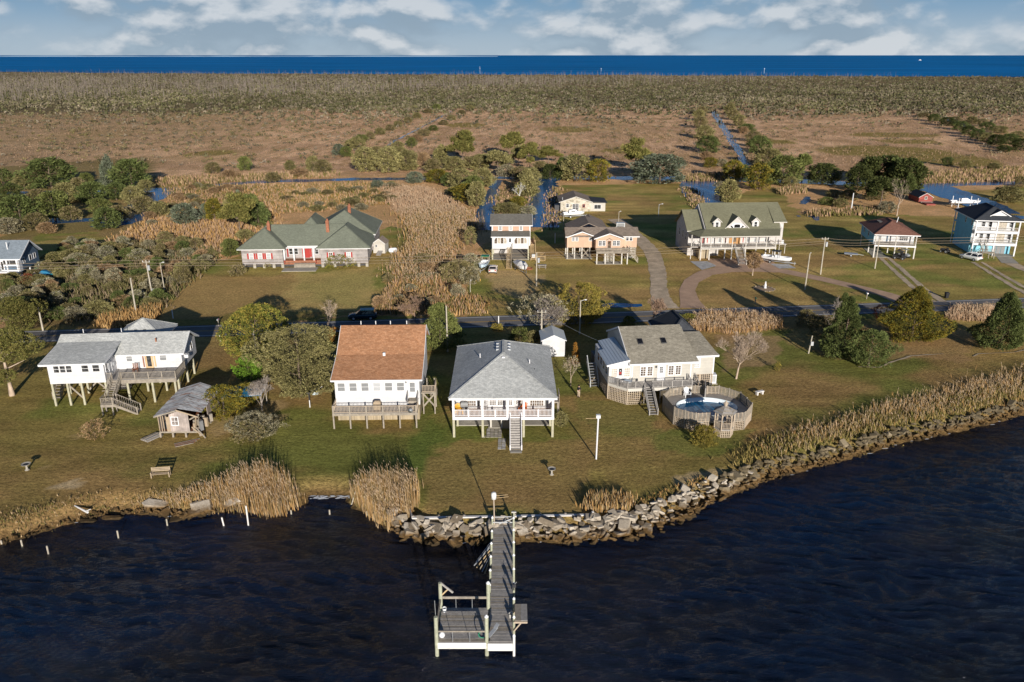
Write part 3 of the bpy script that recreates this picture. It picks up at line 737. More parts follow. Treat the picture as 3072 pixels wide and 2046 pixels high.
def stairs(parent, top, foot, width, n, mat, rail=0.9, railmat=None, bal=True, sides=(-1, 1), risers=None):
    t, f = Vector(top), Vector(foot); d = f - t; hd = Vector((d.x, d.y, 0)).normalized(); s = Vector((-hd.y, hd.x, 0)); rz = math.atan2(hd.y, hd.x)
    m = MB(); railmat = railmat or mat
    for k in (-1, 1): m.beam(t + s * k * width / 2 - Vector((0, 0, .12)), f + s * k * width / 2 - Vector((0, 0, -.02)), 0.06, 0.26)
    st = m.build('stairs', railmat if risers else mat, parent)
    run = Vector((d.x, d.y, 0)).length / n
    for k in range(n):
        q = t + d * ((k + 0.5) / n)
        o = bpy.data.objects.new('tread', ubox(mat)); o.location = (q.x, q.y, t.z + d.z * (k + 0.5) / n); o.scale = (run * 1.05, width - 0.08, 0.05); o.rotation_euler = (0, 0, rz); finish(o, st)
        if risers:
            q2 = t + d * (k / n)
            o = bpy.data.objects.new('riser', ubox(risers)); o.location = (q2.x, q2.y, t.z + d.z * (k + 0.5) / n + abs(d.z) / n * 0.5); o.scale = (0.03, width - 0.1, abs(d.z) / n); o.rotation_euler = (0, 0, rz); finish(o, st)
    for k in sides:
        a, b = t + s * k * width / 2, f + s * k * width / 2
        if bal: railing(parent, (a.x, a.y), (b.x, b.y), a.z, rail, railmat, 0.24, b.z, None, 0.035, 'handrail')
        else: MB().beam(a + Vector((0, 0, rail)), b + Vector((0, 0, rail)), 0.08, 0.10).beam(a + Vector((0, 0, rail * .5)), b + Vector((0, 0, rail * .5)), 0.05, 0.08).build('handrail', railmat, parent)
        for q in (a, b): bx('newel', parent, railmat, q.x - .06, q.x + .06, q.y - .06, q.y + .06, q.z - (0.1 if q is b else 0.2), q.z + rail + 0.08, rz)
    return st
def post(parent, x, y, z0, z1, mat='treated_post', w=0.24): return bx('post', parent, mat, x - w / 2, x + w / 2, y - w / 2, y + w / 2, z0 - 0.1, z1)
def roof(parent, polys, mat, t=0.14, name='roof'):
    m = MB()
    for p in polys: m.slab(p, t)
    return m.build(name, mat, parent)
def trim(parent, segs, mat='white_trim', w=0.06, h=0.2, name='fascia'):
    m = MB()
    for a, b in segs: m.beam(a, b, w, h)
    return m.build(name, mat, parent)
def hip(parent, x0, x1, y0, y1, ze, zr, r0, r1, mat, axis='y', fmat='white_trim', t=0.12):
    """four-slope roof; r0, r1 = ends of the ridge along the axis"""
    if axis == 'y':
        xm = (x0 + x1) / 2; A, B = (xm, r0, zr), (xm, r1, zr)
        polys = [[(x0, y0, ze), (x1, y0, ze), A], [(x1, y0, ze), (x1, y1, ze), B, A], [(x1, y1, ze), (x0, y1, ze), B], [(x0, y1, ze), (x0, y0, ze), A, B]]
    else:
        ym = (y0 + y1) / 2; A, B = (r0, ym, zr), (r1, ym, zr)
        polys = [[(x0, y0, ze), (x1, y0, ze), B, A], [(x1, y0, ze), (x1, y1, ze), B], [(x1, y1, ze), (x0, y1, ze), A, B], [(x0, y1, ze), (x0, y0, ze), A]]
    if abs(r0 - r1) < 0.01: polys = [[q for k, q in enumerate(p) if p.index(q) == k] for p in polys]
    r = roof(parent, polys, mat, t)
    z = ze - 0.16
    trim(parent, [((x0, y0 + .02, z), (x1, y0 + .02, z)), ((x1 - .02, y0, z), (x1 - .02, y1, z)), ((x0, y1 - .02, z), (x1, y1 - .02, z)), ((x0 + .02, y0, z), (x0 + .02, y1, z))], fmat)
    m = MB()
    segs = [(polys[0][0], A), (polys[0][1], A if axis == 'y' else B), ((x1, y1, ze), B), ((x0, y1, ze), B if axis == 'y' else A)]
    for a, b in segs: m.beam((a[0], a[1], a[2] + .015), (b[0], b[1], b[2] + .015), 0.28, 0.04)
    if abs(r0 - r1) > .01: m.beam((A[0], A[1], A[2] + .02), (B[0], B[1], B[2] + .02), 0.3, 0.04)
    m.build('ridge_cap', mat, parent)
    return r
def lattice(parent, F, u0, u1, z0, z1, step=0.24, w=0.07, mat='lattice_wood', diag=False):
    """crossed slats, too fine to pick apart"""
    m = MB()
    n = max(2, int((u1 - u0) / step))
    for k in range(n + 1):
        u = u0 + (u1 - u0) * k / n; m.beam(F.p(u, 0.0, z0), F.p(u, 0.0, z1), 0.015, w) if False else m.beam(F.p(u, 0.0, z0), F.p(u, 0.0, z1), w, 0.015)
    q = max(2, int((z1 - z0) / step))
    for k in range(q + 1):
        z = z0 + (z1 - z0) * k / q; m.beam(F.p(u0, 0.02, z), F.p(u1, 0.02, z), 0.015, w)
    # uprights built by beam() lie in the panel's plane already
    o = m.build('lattice', mat, parent); o['kind'] = 'stuff'
    return o
def brace(parent, a, b, mat='old_wood'): return bm_('brace', parent, mat, a, b, 0.06, 0.2)
def shutter(parent, F, u, z, w, h, mat='red_paint'): return fbox('shutter', parent, mat, F, u - w / 2, u + w / 2, z, z + h, -0.01, 0.05)

# ================================================================== HOUSE A: white stilt house, front left
A = thing('stilt_house', 'white stilt house with light grey roof and long wooden deck beside the leftmost near pine', 'house', (-58.0, 92.85, 0), R(5))
MB().box(0, 6.75, 0, 3.86, 3.05, 5.70).build('wall', 'white_siding', A)
MB().gable(0.0, 15.1, 3.85, 10.05, 3.1, 5.42, 7.05).build('wall', 'white_siding', A)
MB().box(4.6, 10.6, 10.05, 15.4, 3.1, 5.35).build('wall', 'white_siding', A)
roof(A, [[(-.95, 3.4, 5.42), (15.55, 3.4, 5.42), (15.55, 6.95, 7.3), (-.95, 6.95, 7.3)], [(15.55, 10.5, 5.42), (-.95, 10.5, 5.42), (-.95, 6.95, 7.3), (15.55, 6.95, 7.3)]], 'roof_grey')
roof(A, [[(-.75, -.5, 5.84), (7.15, -.5, 5.84), (7.15, 5.55, 6.62), (-.75, 5.55, 6.62)]], 'roof_grey', 0.16)
[MB().poly([(x, 0, 5.70), (x, 3.9, 5.70), (x, 3.9, 6.2)]).build('gable_infill', 'white_siding', A) for x in (0, 6.75)]
hip(A, 4.1, 11.1, 9.6, 15.9, 5.45, 7.45, 12.75, 12.75, 'roof_grey')
trim(A, [((-.75, -.52, 5.72), (7.15, -.52, 5.72)), ((7.17, 3.38, 5.32), (15.55, 3.38, 5.32)), ((15.58, 3.4, 5.34), (15.58, 6.95, 7.20)), ((15.58, 6.95, 7.2), (15.58, 10.5, 5.34)), ((7.17, -.5, 5.74), (7.17, 3.4, 6.22)), ((-.78, -.5, 5.74), (-.78, 5.5, 6.5))])
fA, fM = Face((0, 0)), Face((0, 3.85))
for u, w in ((1.06, .62), (1.83, .62), (2.58, .62), (4.52, .78), (5.84, .80)): window(A, fA, u, 4.58, w, 0.86, 'white_trim', 'glass', 0.06, (0, 1))
window(A, fM, 8.5, 4.38, .7, .86, 'white_trim', 'blind', 0.06); window(A, fM, 12.75, 4.38, .8, .9, 'white_trim', 'blind', 0.06)
door(A, fM, 10.95, 3.32, 0.85, 1.98, 'new_wood', 'new_wood', 'glass', (0.14, 0.9), 0.62)
shutter(A, fM, 10.22, 3.5, .16, 1.75, 'rust'); shutter(A, fM, 11.68, 3.5, .2, 1.75, 'new_wood')
fS = Face((6.75, 0), 90); window(A, fS, 0.8, 4.3, 0.7, 1.0, 'white_trim', 'glass', 0.06); fbox('meter_box', A, 'galv', fS, 2.7, 3.0, 4.3, 4.7, 0, .15); window(A, fS, 1.9, 3.5, .75, 1.8, 'white_trim', 'blind_white', 0.06, (0, 0))
fG = Face((15.1, 3.85), 90); window(A, fG, 4.3, 4.3, .75, 1.0, 'white_trim', 'glass', 0.06); window(A, fG, 1.4, 4.3, .6, .8, 'white_trim', 'glass', .06); fbox('air_conditioner', A, 'white_gloss', fG, 1.15, 1.7, 4.2, 4.6, 0.05, .45)
bx('deck_floor', A, 'grey_wood', 6.8, 15.25, 0.15, 3.83, 3.16, 3.3); bx('deck_beam', A, 'old_wood', 6.8, 15.3, 0.06, 0.14, 2.78, 3.26); bx('deck_beam', A, 'old_wood', 15.26, 15.34, 0.06, 3.8, 2.86, 3.24)
railing(A, (6.85, .18), (7.35, .18), 3.3, .92, 'old_wood', .15); railing(A, (8.6, .18), (15.25, .18), 3.3, .92, 'old_wood', .15, None, 5); railing(A, (15.28, .2), (15.35, 3.8), 3.3, .92, 'old_wood', .15, None, 2)
for u in (.12, 1.95, 3.65, 6.6): post(A, u, .15, 0, 3.05)
for u in (9.2, 12.25, 15.05): post(A, u, .3, 0, 2.8)
for u in (.3, 2.6, 5.0, 7.6, 10.2, 12.6, 14.2): post(A, u, 4.0, 0, 3.12)
for u in (.3, 3.6, 7.2, 10.8, 14.5): post(A, u, 6.9, 0, 3.12); post(A, u, 9.9, 0, 3.12)
for u in (4.8, 10.4): post(A, u, 15.2, 0, 3.12)
brace(A, (1.95, .3, 2.8), (3.65, .3, .7)); brace(A, (2.6, 4.1, .4), (5.0, 4.1, 2.8)); brace(A, (5.0, 4.15, .3), (2.6, 4.15, 2.8)); brace(A, (10.2, 4.1, 1.0), (12.2, 4.1, 2.9)); brace(A, (12.6, 4.1, 1.0), (10.9, 4.1, 2.9)); brace(A, (14.3, 4.1, .6), (14.5, 6.8, 2.8))
stairs(A, (8.0, .1, 3.3), (7.75, -2.1, 1.42), 1.05, 9, 'old_wood')
bx('landing', A, 'old_wood', 7.05, 8.55, -3.4, -2.1, 1.08, 1.42)
for u, v in ((7.15, -3.3), (8.4, -3.3), (7.15, -2.2), (8.4, -2.2)): post(A, u, v, 0, 1.1, 'old_wood', .16)
railing(A, (7.1, -3.35), (8.5, -3.35), 1.42, .85, 'old_wood', .16); railing(A, (7.1, -3.35), (7.1, -2.1), 1.42, .85, 'old_wood', .16)
stairs(A, (8.55, -2.75, 1.42), (11.3, -2.75, 0), 1.25, 7, 'old_wood')
stairs(A, (-.75, 5.6, 3.0), (-.75, 2.4, 0), .95, 10, 'old_wood', .9, None, False)
bx('roof_stack', A, 'rust', 11.55, 11.7, 5.3, 5.45, 6.2, 6.95)
for u in (1.5, 6.4): rod('vent_pipe', A, 'white_trim', (u, 8.0, 6.4), (u, 8.0, 7.6), .05)
bx('skylight', A, 'glass_black', 8.1, 8.5, 10.9, 11.3, 6.1, 6.35); bx('skylight', A, 'glass_black', 6.9, 7.3, 10.9, 11.3, 6.1, 6.35)
stack = thing('lumber_stack', 'loose pile of weathered boards under the white stilt house', 'lumber', (-52.6, 98.3, 0), R(5)); rr = random.Random(3)
for k in range(16): bx('board', stack, rr.choice(['old_wood', 'grey_wood', 'lattice_wood']), -1.5 + rr.uniform(-.3, .3), 1.4 + rr.uniform(-.3, .5), -.6 + rr.uniform(0, .9), -.4 + rr.uniform(.0, .9), .04 + .06 * k, .09 + .06 * k, R(rr.uniform(-12, 12)))

# ================================================================== HOUSE B: orange roof
B = thing('raised_cottage', 'white raised cottage with steep orange brown shingle roof and low deck with railing', 'house', (-21.3, 88.65, 0), R(1.5))
MB().loft([[(x, 0, 2.0), (x, 12.2, 2.0), (x, 12.2, 6.6), (x, 8.45, 9.15), (x, 4.3, 6.72), (x, 0, 5.32)] for x in (0, 10.15)]).build('wall', 'white_siding', B)
MB().box(0.12, 10.03, 0.08, 12.1, 0, 2.02).build('skirting', 'skirt_boards', B)
roof(B, [[(-.35, -.4, 5.45), (10.5, -.4, 5.45), (10.5, 4.3, 6.96), (-.35, 4.3, 6.96)], [(-.35, 4.3, 6.965), (10.5, 4.3, 6.965), (10.5, 8.45, 9.42), (-.35, 8.45, 9.42)], [(10.5, 12.7, 6.7), (-.35, 12.7, 6.7), (-.35, 8.45, 9.42), (10.5, 8.45, 9.42)]], 'roof_orange')
trim(B, [((-.35, -.42, 5.36), (10.5, -.42, 5.36)), ((10.53, -.4, 5.36), (10.53, 4.3, 6.87)), ((10.53, 4.3, 6.87), (10.53, 8.45, 9.33)), ((10.53, 8.45, 9.33), (10.53, 12.7, 6.6)), ((-.38, -.4, 5.36), (-.38, 4.3, 6.87)), ((-.38, 4.3, 6.87), (-.38, 8.45, 9.33))])
fB = Face((0, 0))
for k, u in enumerate((.78, 2.2, 3.62, 5.04, 6.46, 7.88)): window(B, fB, u, 3.92, .84, 1.0, 'white_trim', 'blind' if k != 3 else 'blind_white', .08)
door(B, fB, 9.3, 3.05, .82, 2.0, 'white_trim', 'white_trim', 'blind', (.34, .94), .75, (0, 1))
bx('wall_lamp', B, 'dark_metal', 8.5, 8.62, -.14, 0, 4.92, 5.1)
bx('deck_floor', B, 'grey_wood', 0, 10.0, -2.3, -.02, 1.86, 2.0); bx('deck_beam', B, 'old_wood', -.05, 10.05, -2.36, -2.28, 1.7, 1.98)
for k in range(6): post(B, .05 + k * 1.96, -2.25, 0, 3.0, 'old_wood', .17)
for k in range(5): railing(B, (.05 + k * 1.96, -2.3), (.05 + (k + 1) * 1.96, -2.3), 2.0, .92, 'lattice_wood', .16)
railing(B, (.05, -2.3), (.05, -.1), 2.0, .92, 'lattice_wood', .16); railing(B, (9.95, -2.3), (9.95, -.1), 2.0, .92, 'lattice_wood', .16)
bx('door_step', B, 'old_wood', 8.85, 9.85, -1.0, -.02, 2.6, 2.95); bx('door_step', B, 'old_wood', 8.85, 9.85, -1.4, -1.0, 2.0, 2.45)
for u in (8.75, 9.95): bm_('handrail', B, 'grey_wood', (u, -1.4, 2.95), (u, -.1, 3.8), .08, .5)
bx('side_landing', B, 'old_wood', 10.2, 11.9, 1.6, 3.9, 2.75, 2.92)
railing(B, (10.3, 1.62), (11.9, 1.62), 2.92, .9, 'lattice_wood', .16); railing(B, (11.88, 1.62), (11.88, 3.9), 2.92, .9, 'lattice_wood', .16)
for u, v in ((11.8, 1.7), (11.8, 3.8), (10.4, 1.7)): post(B, u, v, 0, 2.78, 'old_wood', .15)
brace(B, (10.4, 1.7, 1.0), (11.8, 1.7, 2.7)); brace(B, (11.8, 1.72, 1.0), (10.4, 1.72, 2.7))
stairs(B, (11.2, 3.9, 2.92), (11.2, 7.4, 0), .95, 11, 'old_wood', .9, None, False)
bx('roof_vent', B, 'white_trim', 5.4, 5.7, 4.0, 4.3, 6.85, 7.25)
for k, u in enumerate((2.0, 3.9, 5.8, 7.9)): rod('vent_pipe', B, 'white_trim', (u, 9.6, 8.6), (u, 9.6, 9.6), .06)
bx('bench_seat', B, 'lattice_wood', 2.2, 4.8, -.35, 0.0, .75, 1.05)
pl = bx('propane_tank', B, 'white_gloss', -.6, -.3, .4, 1.1, .9, 1.5)
# ================================================================== HOUSE C: grey hip roof with white porch
Cc = thing('porch_house', 'white house on posts with pale grey hip roof, full white porch and front stairs', 'house', (-6.8, 84.15, 0), R(0.4))
MB().box(.15, 11.5, 2.35, 16.5, 2.35, 5.0).build('wall', 'white_siding', Cc)
MB().loft([[(3.4, 2.4, z), (4.0, 1.7, z), (7.1, 1.7, z), (7.7, 2.4, z)] for z in (2.62, 4.98)]).build('bay', 'white_siding', Cc)
hip(Cc, -.42, 11.98, -.45, 16.9, 5.15, 7.95, 6.9, 11.4, 'roof_grey', 'y', 'porch_white')
bx('porch_floor', Cc, 'door_wood', 0, 11.6, .05, 2.36, 2.42, 2.55); bx('porch_beam', Cc, 'porch_white', -.08, 11.68, -.06, .05, 2.22, 2.58); bx('porch_ceiling', Cc, 'porch_white', 0, 11.6, .0, 2.36, 4.86, 4.95)
bx('porch_beam', Cc, 'porch_white', -.1, 11.7, -.1, .12, 4.72, 5.0)
for u in (0.05, 3.4, 6.28, 8.15, 11.52): bx('column', Cc, 'porch_white', u - .13, u + .13, -.08, .18, 2.58, 4.74)
for u in (0.05, 3.4, 8.15, 11.52): post(Cc, u, .05, 0, 2.24, 'treated_post', .26)
for u in (.3, 11.4): post(Cc, u, 3.0, 0, 2.4)
for a, b in ((.18, 1.72), (1.82, 3.27), (3.53, 4.82), (4.92, 6.15), (8.28, 9.78), (9.88, 11.39)): railing(Cc, (a, .02), (b, .02), 2.6, .86, 'porch_white', .14, None, None, .05)
for u in (1.77, 4.87, 9.83): bx('railing_post', Cc, 'porch_white', u - .07, u + .07, -.05, .09, 2.58, 3.55)
for u in (0.05, 11.52): railing(Cc, (u, .2), (u, 2.3), 2.6, .86, 'porch_white', .14, None, None, .05)
stairs(Cc, (7.22, .0, 2.5), (7.22, -3.35, .05), 1.3, 13, 'grey_wood', .55, 'porch_white', False, (-1, 1), 'grey_wood')
railing(Cc, (6.42, .02), (8.02, .02), 2.6, .86, 'porch_white', .14, None, None, .05, 'gate')
fC = Face((0, 2.35))
for u, w in ((1.85, 1.35), (9.75, 1.55)): window(Cc, fC, u, 2.95, w, 1.35, 'white_trim', 'glass_warm', .08, (5, 3))
fb = Face((0, 1.7))
for u in (4.55, 5.5, 6.45): window(Cc, fb, u, 3.35, .72, .95, 'white_trim', 'glass_warm', .08, (3, 3))
f45 = Face((3.4, 2.4), -49.4); window(Cc, f45, .46, 3.35, .45, .95, 'white_trim', 'glass_warm', .06, (1, 3)); f46 = Face((7.1, 1.7), 49.4); window(Cc, f46, .46, 3.35, .45, .95, 'white_trim', 'glass_warm', .06, (1, 3))
door(Cc, fC, 7.95, 2.56, .8, 2.05, 'white_trim', 'white_trim', 'glass_warm', (.2, .92), .7, (1, 3))
shutter(Cc, fC, 2.85, 2.9, .28, 1.5, 'blind'); shutter(Cc, fC, 10.85, 2.9, .28, 1.5, 'blind')
bx('carport_slab', Cc, 'concrete', .1, 11.6, 3.0, 16.4, 0, .10)
bx('carport_slab', Cc, 'concrete', 4.0, 7.0, 2.3, 3.0, 0, .09)
MB().box(5.6, 11.3, 6.2, 16.2, .1, 2.4).build('lower_wall', 'pale_siding', Cc)
for u in (4.3, 5.6): post(Cc, u, 2.5, 0, 2.36, 'cream_trim', .2)
for u in (.3, 4.0): post(Cc, u, 8, 0, 2.4); post(Cc, u, 15.8, 0, 2.4)
for k in range(3):
    for s in (-1, 1): bx('roof_vent', Cc, 'galv', 5.78 + s * .72 - .17, 5.78 + s * .72 + .17, 8.6 + k * 1.05, 9.0 + k * 1.05, 7.5, 7.78)
bx('roof_vent', Cc, 'porch_white', 5.65, 5.95, 5.95, 6.25, 7.4, 7.75)
rod('vent_pipe', Cc, 'porch_white', (2.9, 8.6, 6.4), (2.9, 8.6, 7.2), .06); rod('vent_pipe', Cc, 'porch_white', (9.0, 7.0, 6.3), (9.0, 7.0, 7.0), .06); bx('roof_vent', Cc, 'dark_metal', 9.35, 9.6, 5.6, 5.85, 6.0, 6.28)
for u0, v0, u1, v1 in ((11.5, 4.5, 12.6, 6.5),): bx('side_landing', Cc, 'old_wood', u0, u1, v0, v1, 2.3, 2.45)
railing(Cc, (12.55, 4.5), (12.55, 6.5), 2.45, .9, 'lattice_wood', .16); post(Cc, 12.5, 4.6, 0, 2.3, 'old_wood', .14); post(Cc, 12.5, 6.4, 0, 2.3, 'old_wood', .14)
pv = bpy.data.objects.new('paver_path', None); finish(pv, None, 'structure'); pv.location = (-6.8, 84.15, 0)
rr = random.Random(9)
def pave(x0, x1, y0, y1):
    for i in range(int((x1 - x0) / .46)):
        for j in range(int((y1 - y0) / .46)):
            g = .44; h = .05 + rr.uniform(-.008, .012); x, y = x0 + i * .46 + rr.uniform(-.015, .015), y0 + j * .46 + rr.uniform(-.015, .015)
            bx('paver', pv, rr.choice(['concrete', 'grey_gravel', 'concrete']), x, x + g - .03, y, y + g - .03, -.05, h, R(rr.uniform(-1.5, 1.5)))
pave(3.8, 6.1, -.1, 2.2); pave(5.2, 6.45, -3.1, -.1); pave(3.3, 3.8, -.1, .4)
bx('paver', pv, 'concrete', 6.6, 7.9, -4.0, -3.4, -.05, .06)

# ================================================================== HOUSE D: taupe roof, deck and pool
D = thing('pool_house', 'cream house with taupe shingle roof, two skylights, white metal sunroom roof and lattice deck', 'house', (12.4, 95.4, 0), R(6.5))
MB().gable(2.75, 11.35, 0, 12.6, 2.2, 4.8, 7.3).build('wall', 'cream_siding', D)
MB().loft([[(0.05, v, 1.9), (2.75, v, 1.9), (2.75, v, 5.15), (0.05, v, 4.5)] for v in (0, 8.4)]).build('sunroom_wall', 'white_siding', D)
MB().box(11.35, 14.55, 1.6, 11.5, 2.15, 4.85).build('wall', 'cream_siding', D)
roof(D, [[(2.65, -.45, 4.78), (11.75, -.45, 4.78), (11.1, 6.3, 7.62), (2.65, 6.3, 7.62)], [(11.1, 12.9, 4.8), (2.65, 12.9, 4.8), (2.65, 6.3, 7.62), (11.1, 6.3, 7.62)]], 'roof_taupe')
roof(D, [[(11.05, 1.2, 4.9), (15.0, 1.2, 4.9), (14.0, 6.4, 6.5), (10.6, 6.4, 6.5)], [(14.0, 6.4, 6.5), (10.6, 6.4, 6.5), (10.6, 12.0, 4.9), (15.0, 12.0, 4.9)], [(15.0, 1.2, 4.9), (15.0, 12.0, 4.9), (14.0, 6.4, 6.5)]], 'roof_taupe')
hip(D, 9.6, 15.2, 7.2, 16.0, 5.0, 7.4, 9.3, 13.5, 'roof_charcoal', 'y'); MB().box(10.1, 14.8, 8, 15.5, 2.2, 4.9).build('wall', 'cream_siding', D)
mr = roof(D, [[(-.35, -.35, 4.72), (2.7, -.35, 5.35), (2.7, 8.6, 5.35), (.45, 8.6, 4.88), (.45, 5.2, 4.88), (-.35, 5.2, 4.72)]], 'metal_roof', .1, 'sunroom_roof')
for k in range(8): u = -.2 + k * .4; bm_('seam', mr, 'metal_roof', (u, -.35, 4.745 + (u + .35) * .2066), (u, 5.15 if u < .45 else 8.6, 4.745 + (u + .35) * .2066), .035, .05)
trim(D, [((-.35, -.38, 4.62), (2.65, -.38, 5.24)), ((2.65, -.48, 4.68), (11.8, -.48, 4.68)), ((11.0, 1.17, 4.8), (15.0, 1.17, 4.8)), ((15.03, 1.2, 4.8), (15.03, 12.0, 4.8)), ((2.62, -.45, 4.7), (2.62, 6.3, 7.52)), ((2.62, 6.3, 7.52), (2.62, 12.9, 4.72))], 'white_trim', .07, .24)
for u in (4.9, 8.05):
    s = MB().slab([(u - .35, 2.9, 6.32), (u + .35, 2.9, 6.32), (u + .35, 3.8, 6.70), (u - .35, 3.8, 6.70)], .16).build('skylight', 'dark_metal', D); MB().slab([(u - .27, 2.98, 6.37), (u + .27, 2.98, 6.37), (u + .27, 3.72, 6.682), (u - .27, 3.72, 6.682)], .04).build('pane', 'glass_black', s)
fD = Face((0, 0))
for u in (.72, 2.42): window(D, fD, u, 2.95, .72, 1.15, 'white_trim', 'curtain', .1, (2, 3))
fbox('poster', D, 'black_poster', fD, 1.37, 1.75, 3.15, 4.05, 0.0, .03); fbox('poster_print', D, 'red_paint', fD, 1.42, 1.70, 3.3, 3.62, .03, .035); fbox('poster_print', D, 'white_trim', fD, 1.52, 1.60, 3.7, 3.85, .03, .035)
for u in (4.55, 5.45, 8.25, 9.2): window(D, fD, u, 2.95, .62, 1.2, 'white_trim', 'glass_warm', .12, (1, 3))
door(D, fD, 6.95, 2.22, .85, 2.1, 'white_trim', 'white_trim', 'glass', (.5, .9), .5, (2, 2))
bx('wall_lamp', D, 'dark_metal', 6.15, 6.32, -.16, 0, 4.0, 4.25)
for u in (3.1, 10.9): fbox('corner_board', D, 'white_trim', fD, u - .08, u + .08, 2.2, 4.7, 0, .03)
fR = Face((0, 1.6)); window(D, fR, 12.25, 3.2, .68, 1.35, 'white_trim', 'blind_white', .12, (2, 5)); fbox('panel', D, 'cream_trim', fR, 11.9, 12.6, 2.3, 2.95, 0, .03); fbox('corner_board', D, 'white_trim', fR, 14.45, 14.62, 2.15, 4.75, 0, .03); fbox('corner_board', D, 'white_trim', fR, 11.7, 11.85, 2.15, 4.75, 0, .03)
lattice(D, Face((0, 1.65)), 11.4, 14.5, 0, 2.1); bx('skirt_post', D, 'lattice_wood', 12.7, 12.9, 1.6, 1.75, 0, 2.15); bx('skirt_post', D, 'lattice_wood', 14.4, 14.56, 1.58, 1.75, 0, 2.15)
MB().box(.3, 14.2, 1.9, 12.2, 0, 2.1).build('crawl_space_shade', 'dark_metal', D)  # dark solid block stands in for the shade under the floor
fL = Face((0.05, 8.4), -90)
for u in (2.4, 4.0, 5.6, 7.2): window(D, fL, u, 3.0, 1.0, 1.2, 'white_trim', 'glass', .08)
lattice(D, Face((0.0, 8.4), -90), 0, 8.3, 0, 1.85)
stairs(D, (-.9, 6.5, 2.6), (-.9, 3.9, 0), 1.1, 9, 'blind', .9, 'blind_white', False)  # white stairs coloured grey, their shadow side put into the material
# deck: corners in the house frame
dk = [(0, -.02), (2.0, -2.2), (3.9, -2.2), (3.9, -2.0), (10.35, -2.4), (10.4, -.02)]
MB().slab([(a, b, 2.18) for a, b in dk], .12).build('deck_floor', 'grey_wood', D)
def dbeam(a, b): MB().beam((a[0], a[1], 1.98), (b[0], b[1], 1.98), .06, .42).build('deck_beam', 'cream_trim', D)
dbeam((0, -.05), (2.0, -2.24)); dbeam((2.0, -2.24), (4.3, -2.26)); dbeam((5.3, -2.3), (10.38, -2.46))
railing(D, (0, -.05), (2.0, -2.22), 2.18, .92, 'grey_wood', .14, None, 3); railing(D, (2.0, -2.22), (4.05, -2.22), 2.18, .92, 'grey_wood', .14, None, 3); railing(D, (5.2, -2.28), (10.35, -2.42), 2.18, .92, 'grey_wood', .14, None, 5)
lattice(D, Face((0, -.06), math.degrees(math.atan2(-2.2, 2.0))), 0, 2.97, 0, 1.8); lattice(D, Face((2.0, -2.24)), 0, 1.85, 0, 1.8)
bx('skirt_post', D, 'lattice_wood', -.07, .07, -.12, .02, 0, 2.0); bx('skirt_post', D, 'lattice_wood', 1.93, 2.07, -2.3, -2.16, 0, 2.0)
for u in (4.2, 6.3, 8.4, 10.3): post(D, u, -2.2, 0, 1.9, 'old_wood', .16)
stairs(D, (4.65, -2.25, 2.18), (4.5, -5.75, 0), 1.05, 11, 'grey_wood', .85, 'grey_wood', False)
stairs(D, (10.95, -.4, 2.15), (11.25, -1.6, 1.25), .95, 4, 'grey_wood', .9)
bx('shutter_boards', D, 'skirt_boards', 6.5, 10.2, -2.15, -2.1, .9, 1.75)
# ================================================================== HOUSE E: long shingled house with red shutters
E_ = thing('long_shingled_house', 'long low grey shingled house with green roof, red shutters and two brick chimneys', 'house', (-56.2, 162.6, 0), R(3))
def hipblock(T, x0, x1, y0, y1, z0, ze, zr, r0, r1, axis, wall, rf, ov=.7, fm='white_trim'):
    MB().box(x0, x1, y0, y1, z0, ze - .02).build('wall', wall, T); hip(T, x0 - ov, x1 + ov, y0 - ov, y1 + ov, ze - .05, zr, r0, r1, rf, axis, fm)
hipblock(E_, .3, 25.6, 2.6, 11.5, .9, 4.3, 7.75, 4.2, 21.0, 'x', 'grey_shakes', 'roof_green')
MB().box(0, 8.4, 0, 4, .85, 4.25).build('wall', 'grey_shakes', E_); MB().box(16.2, 26.0, 0.1, 4, .85, 4.25).build('wall', 'grey_shakes', E_)
for x0, x1 in ((-.7, 9.1), (15.5, 26.7)):
    xm = (x0 + x1) / 2; zr = 7.5 if x0 < 0 else 7.95
    roof(E_, [[(x0, -.7, 4.22), (x1, -.7, 4.22), (xm, 4.2, zr)], [(x1, -.7, 4.22), (x1, 8.5, 4.24), (xm, 8.5, zr), (xm, 4.2, zr)], [(x0, 8.5, 4.24), (x0, -.7, 4.22), (xm, 4.2, zr), (xm, 8.5, zr)]], 'roof_green')
    m = MB()
    for a in (x0, x1): m.beam((a, -.7, 4.25), (xm, 4.2, zr + .03), .3, .04)
    m.build('ridge_cap', 'roof_green', E_); trim(E_, [((x0, -.72, 4.08), (x1, -.72, 4.08))], 'white_trim', .05, .12)
hipblock(E_, 12.5, 25.8, 12, 26, .9, 4.6, 8.9, 17.0, 22.0, 'y', 'grey_shakes', 'roof_green')
hipblock(E_, 9.2, 15, 11, 22, .9, 4.5, 7.9, 14, 20, 'y', 'grey_shakes', 'roof_green')
fE, fE2, fE3 = Face((0, 0)), Face((16.2, .1)), Face((0, 2.6))
for u, g in ((1.95, 'blind_white'), (3.75, 'blind_white'), (5.5, 'blind_white')):
    window(E_, fE, u, 1.95, .75, 1.15, 'white_trim', g, .09); shutter(E_, fE, u - .68, 1.9, .32, 1.25); shutter(E_, fE, u + .68, 1.9, .32, 1.25)
for u, g in ((2.1, 'glass_warm'), (5.8, 'blind_white')):
    window(E_, fE2, u, 2.1, .75, 1.0, 'white_trim', g, .09, (1, 1)); shutter(E_, fE2, u - .66, 2.05, .3, 1.1); shutter(E_, fE2, u + .66, 2.05, .3, 1.1)
door(E_, fE3, 12.95, 1.5, 1.0, 2.35, 'red_paint', 'red_paint', 'glass', None); 
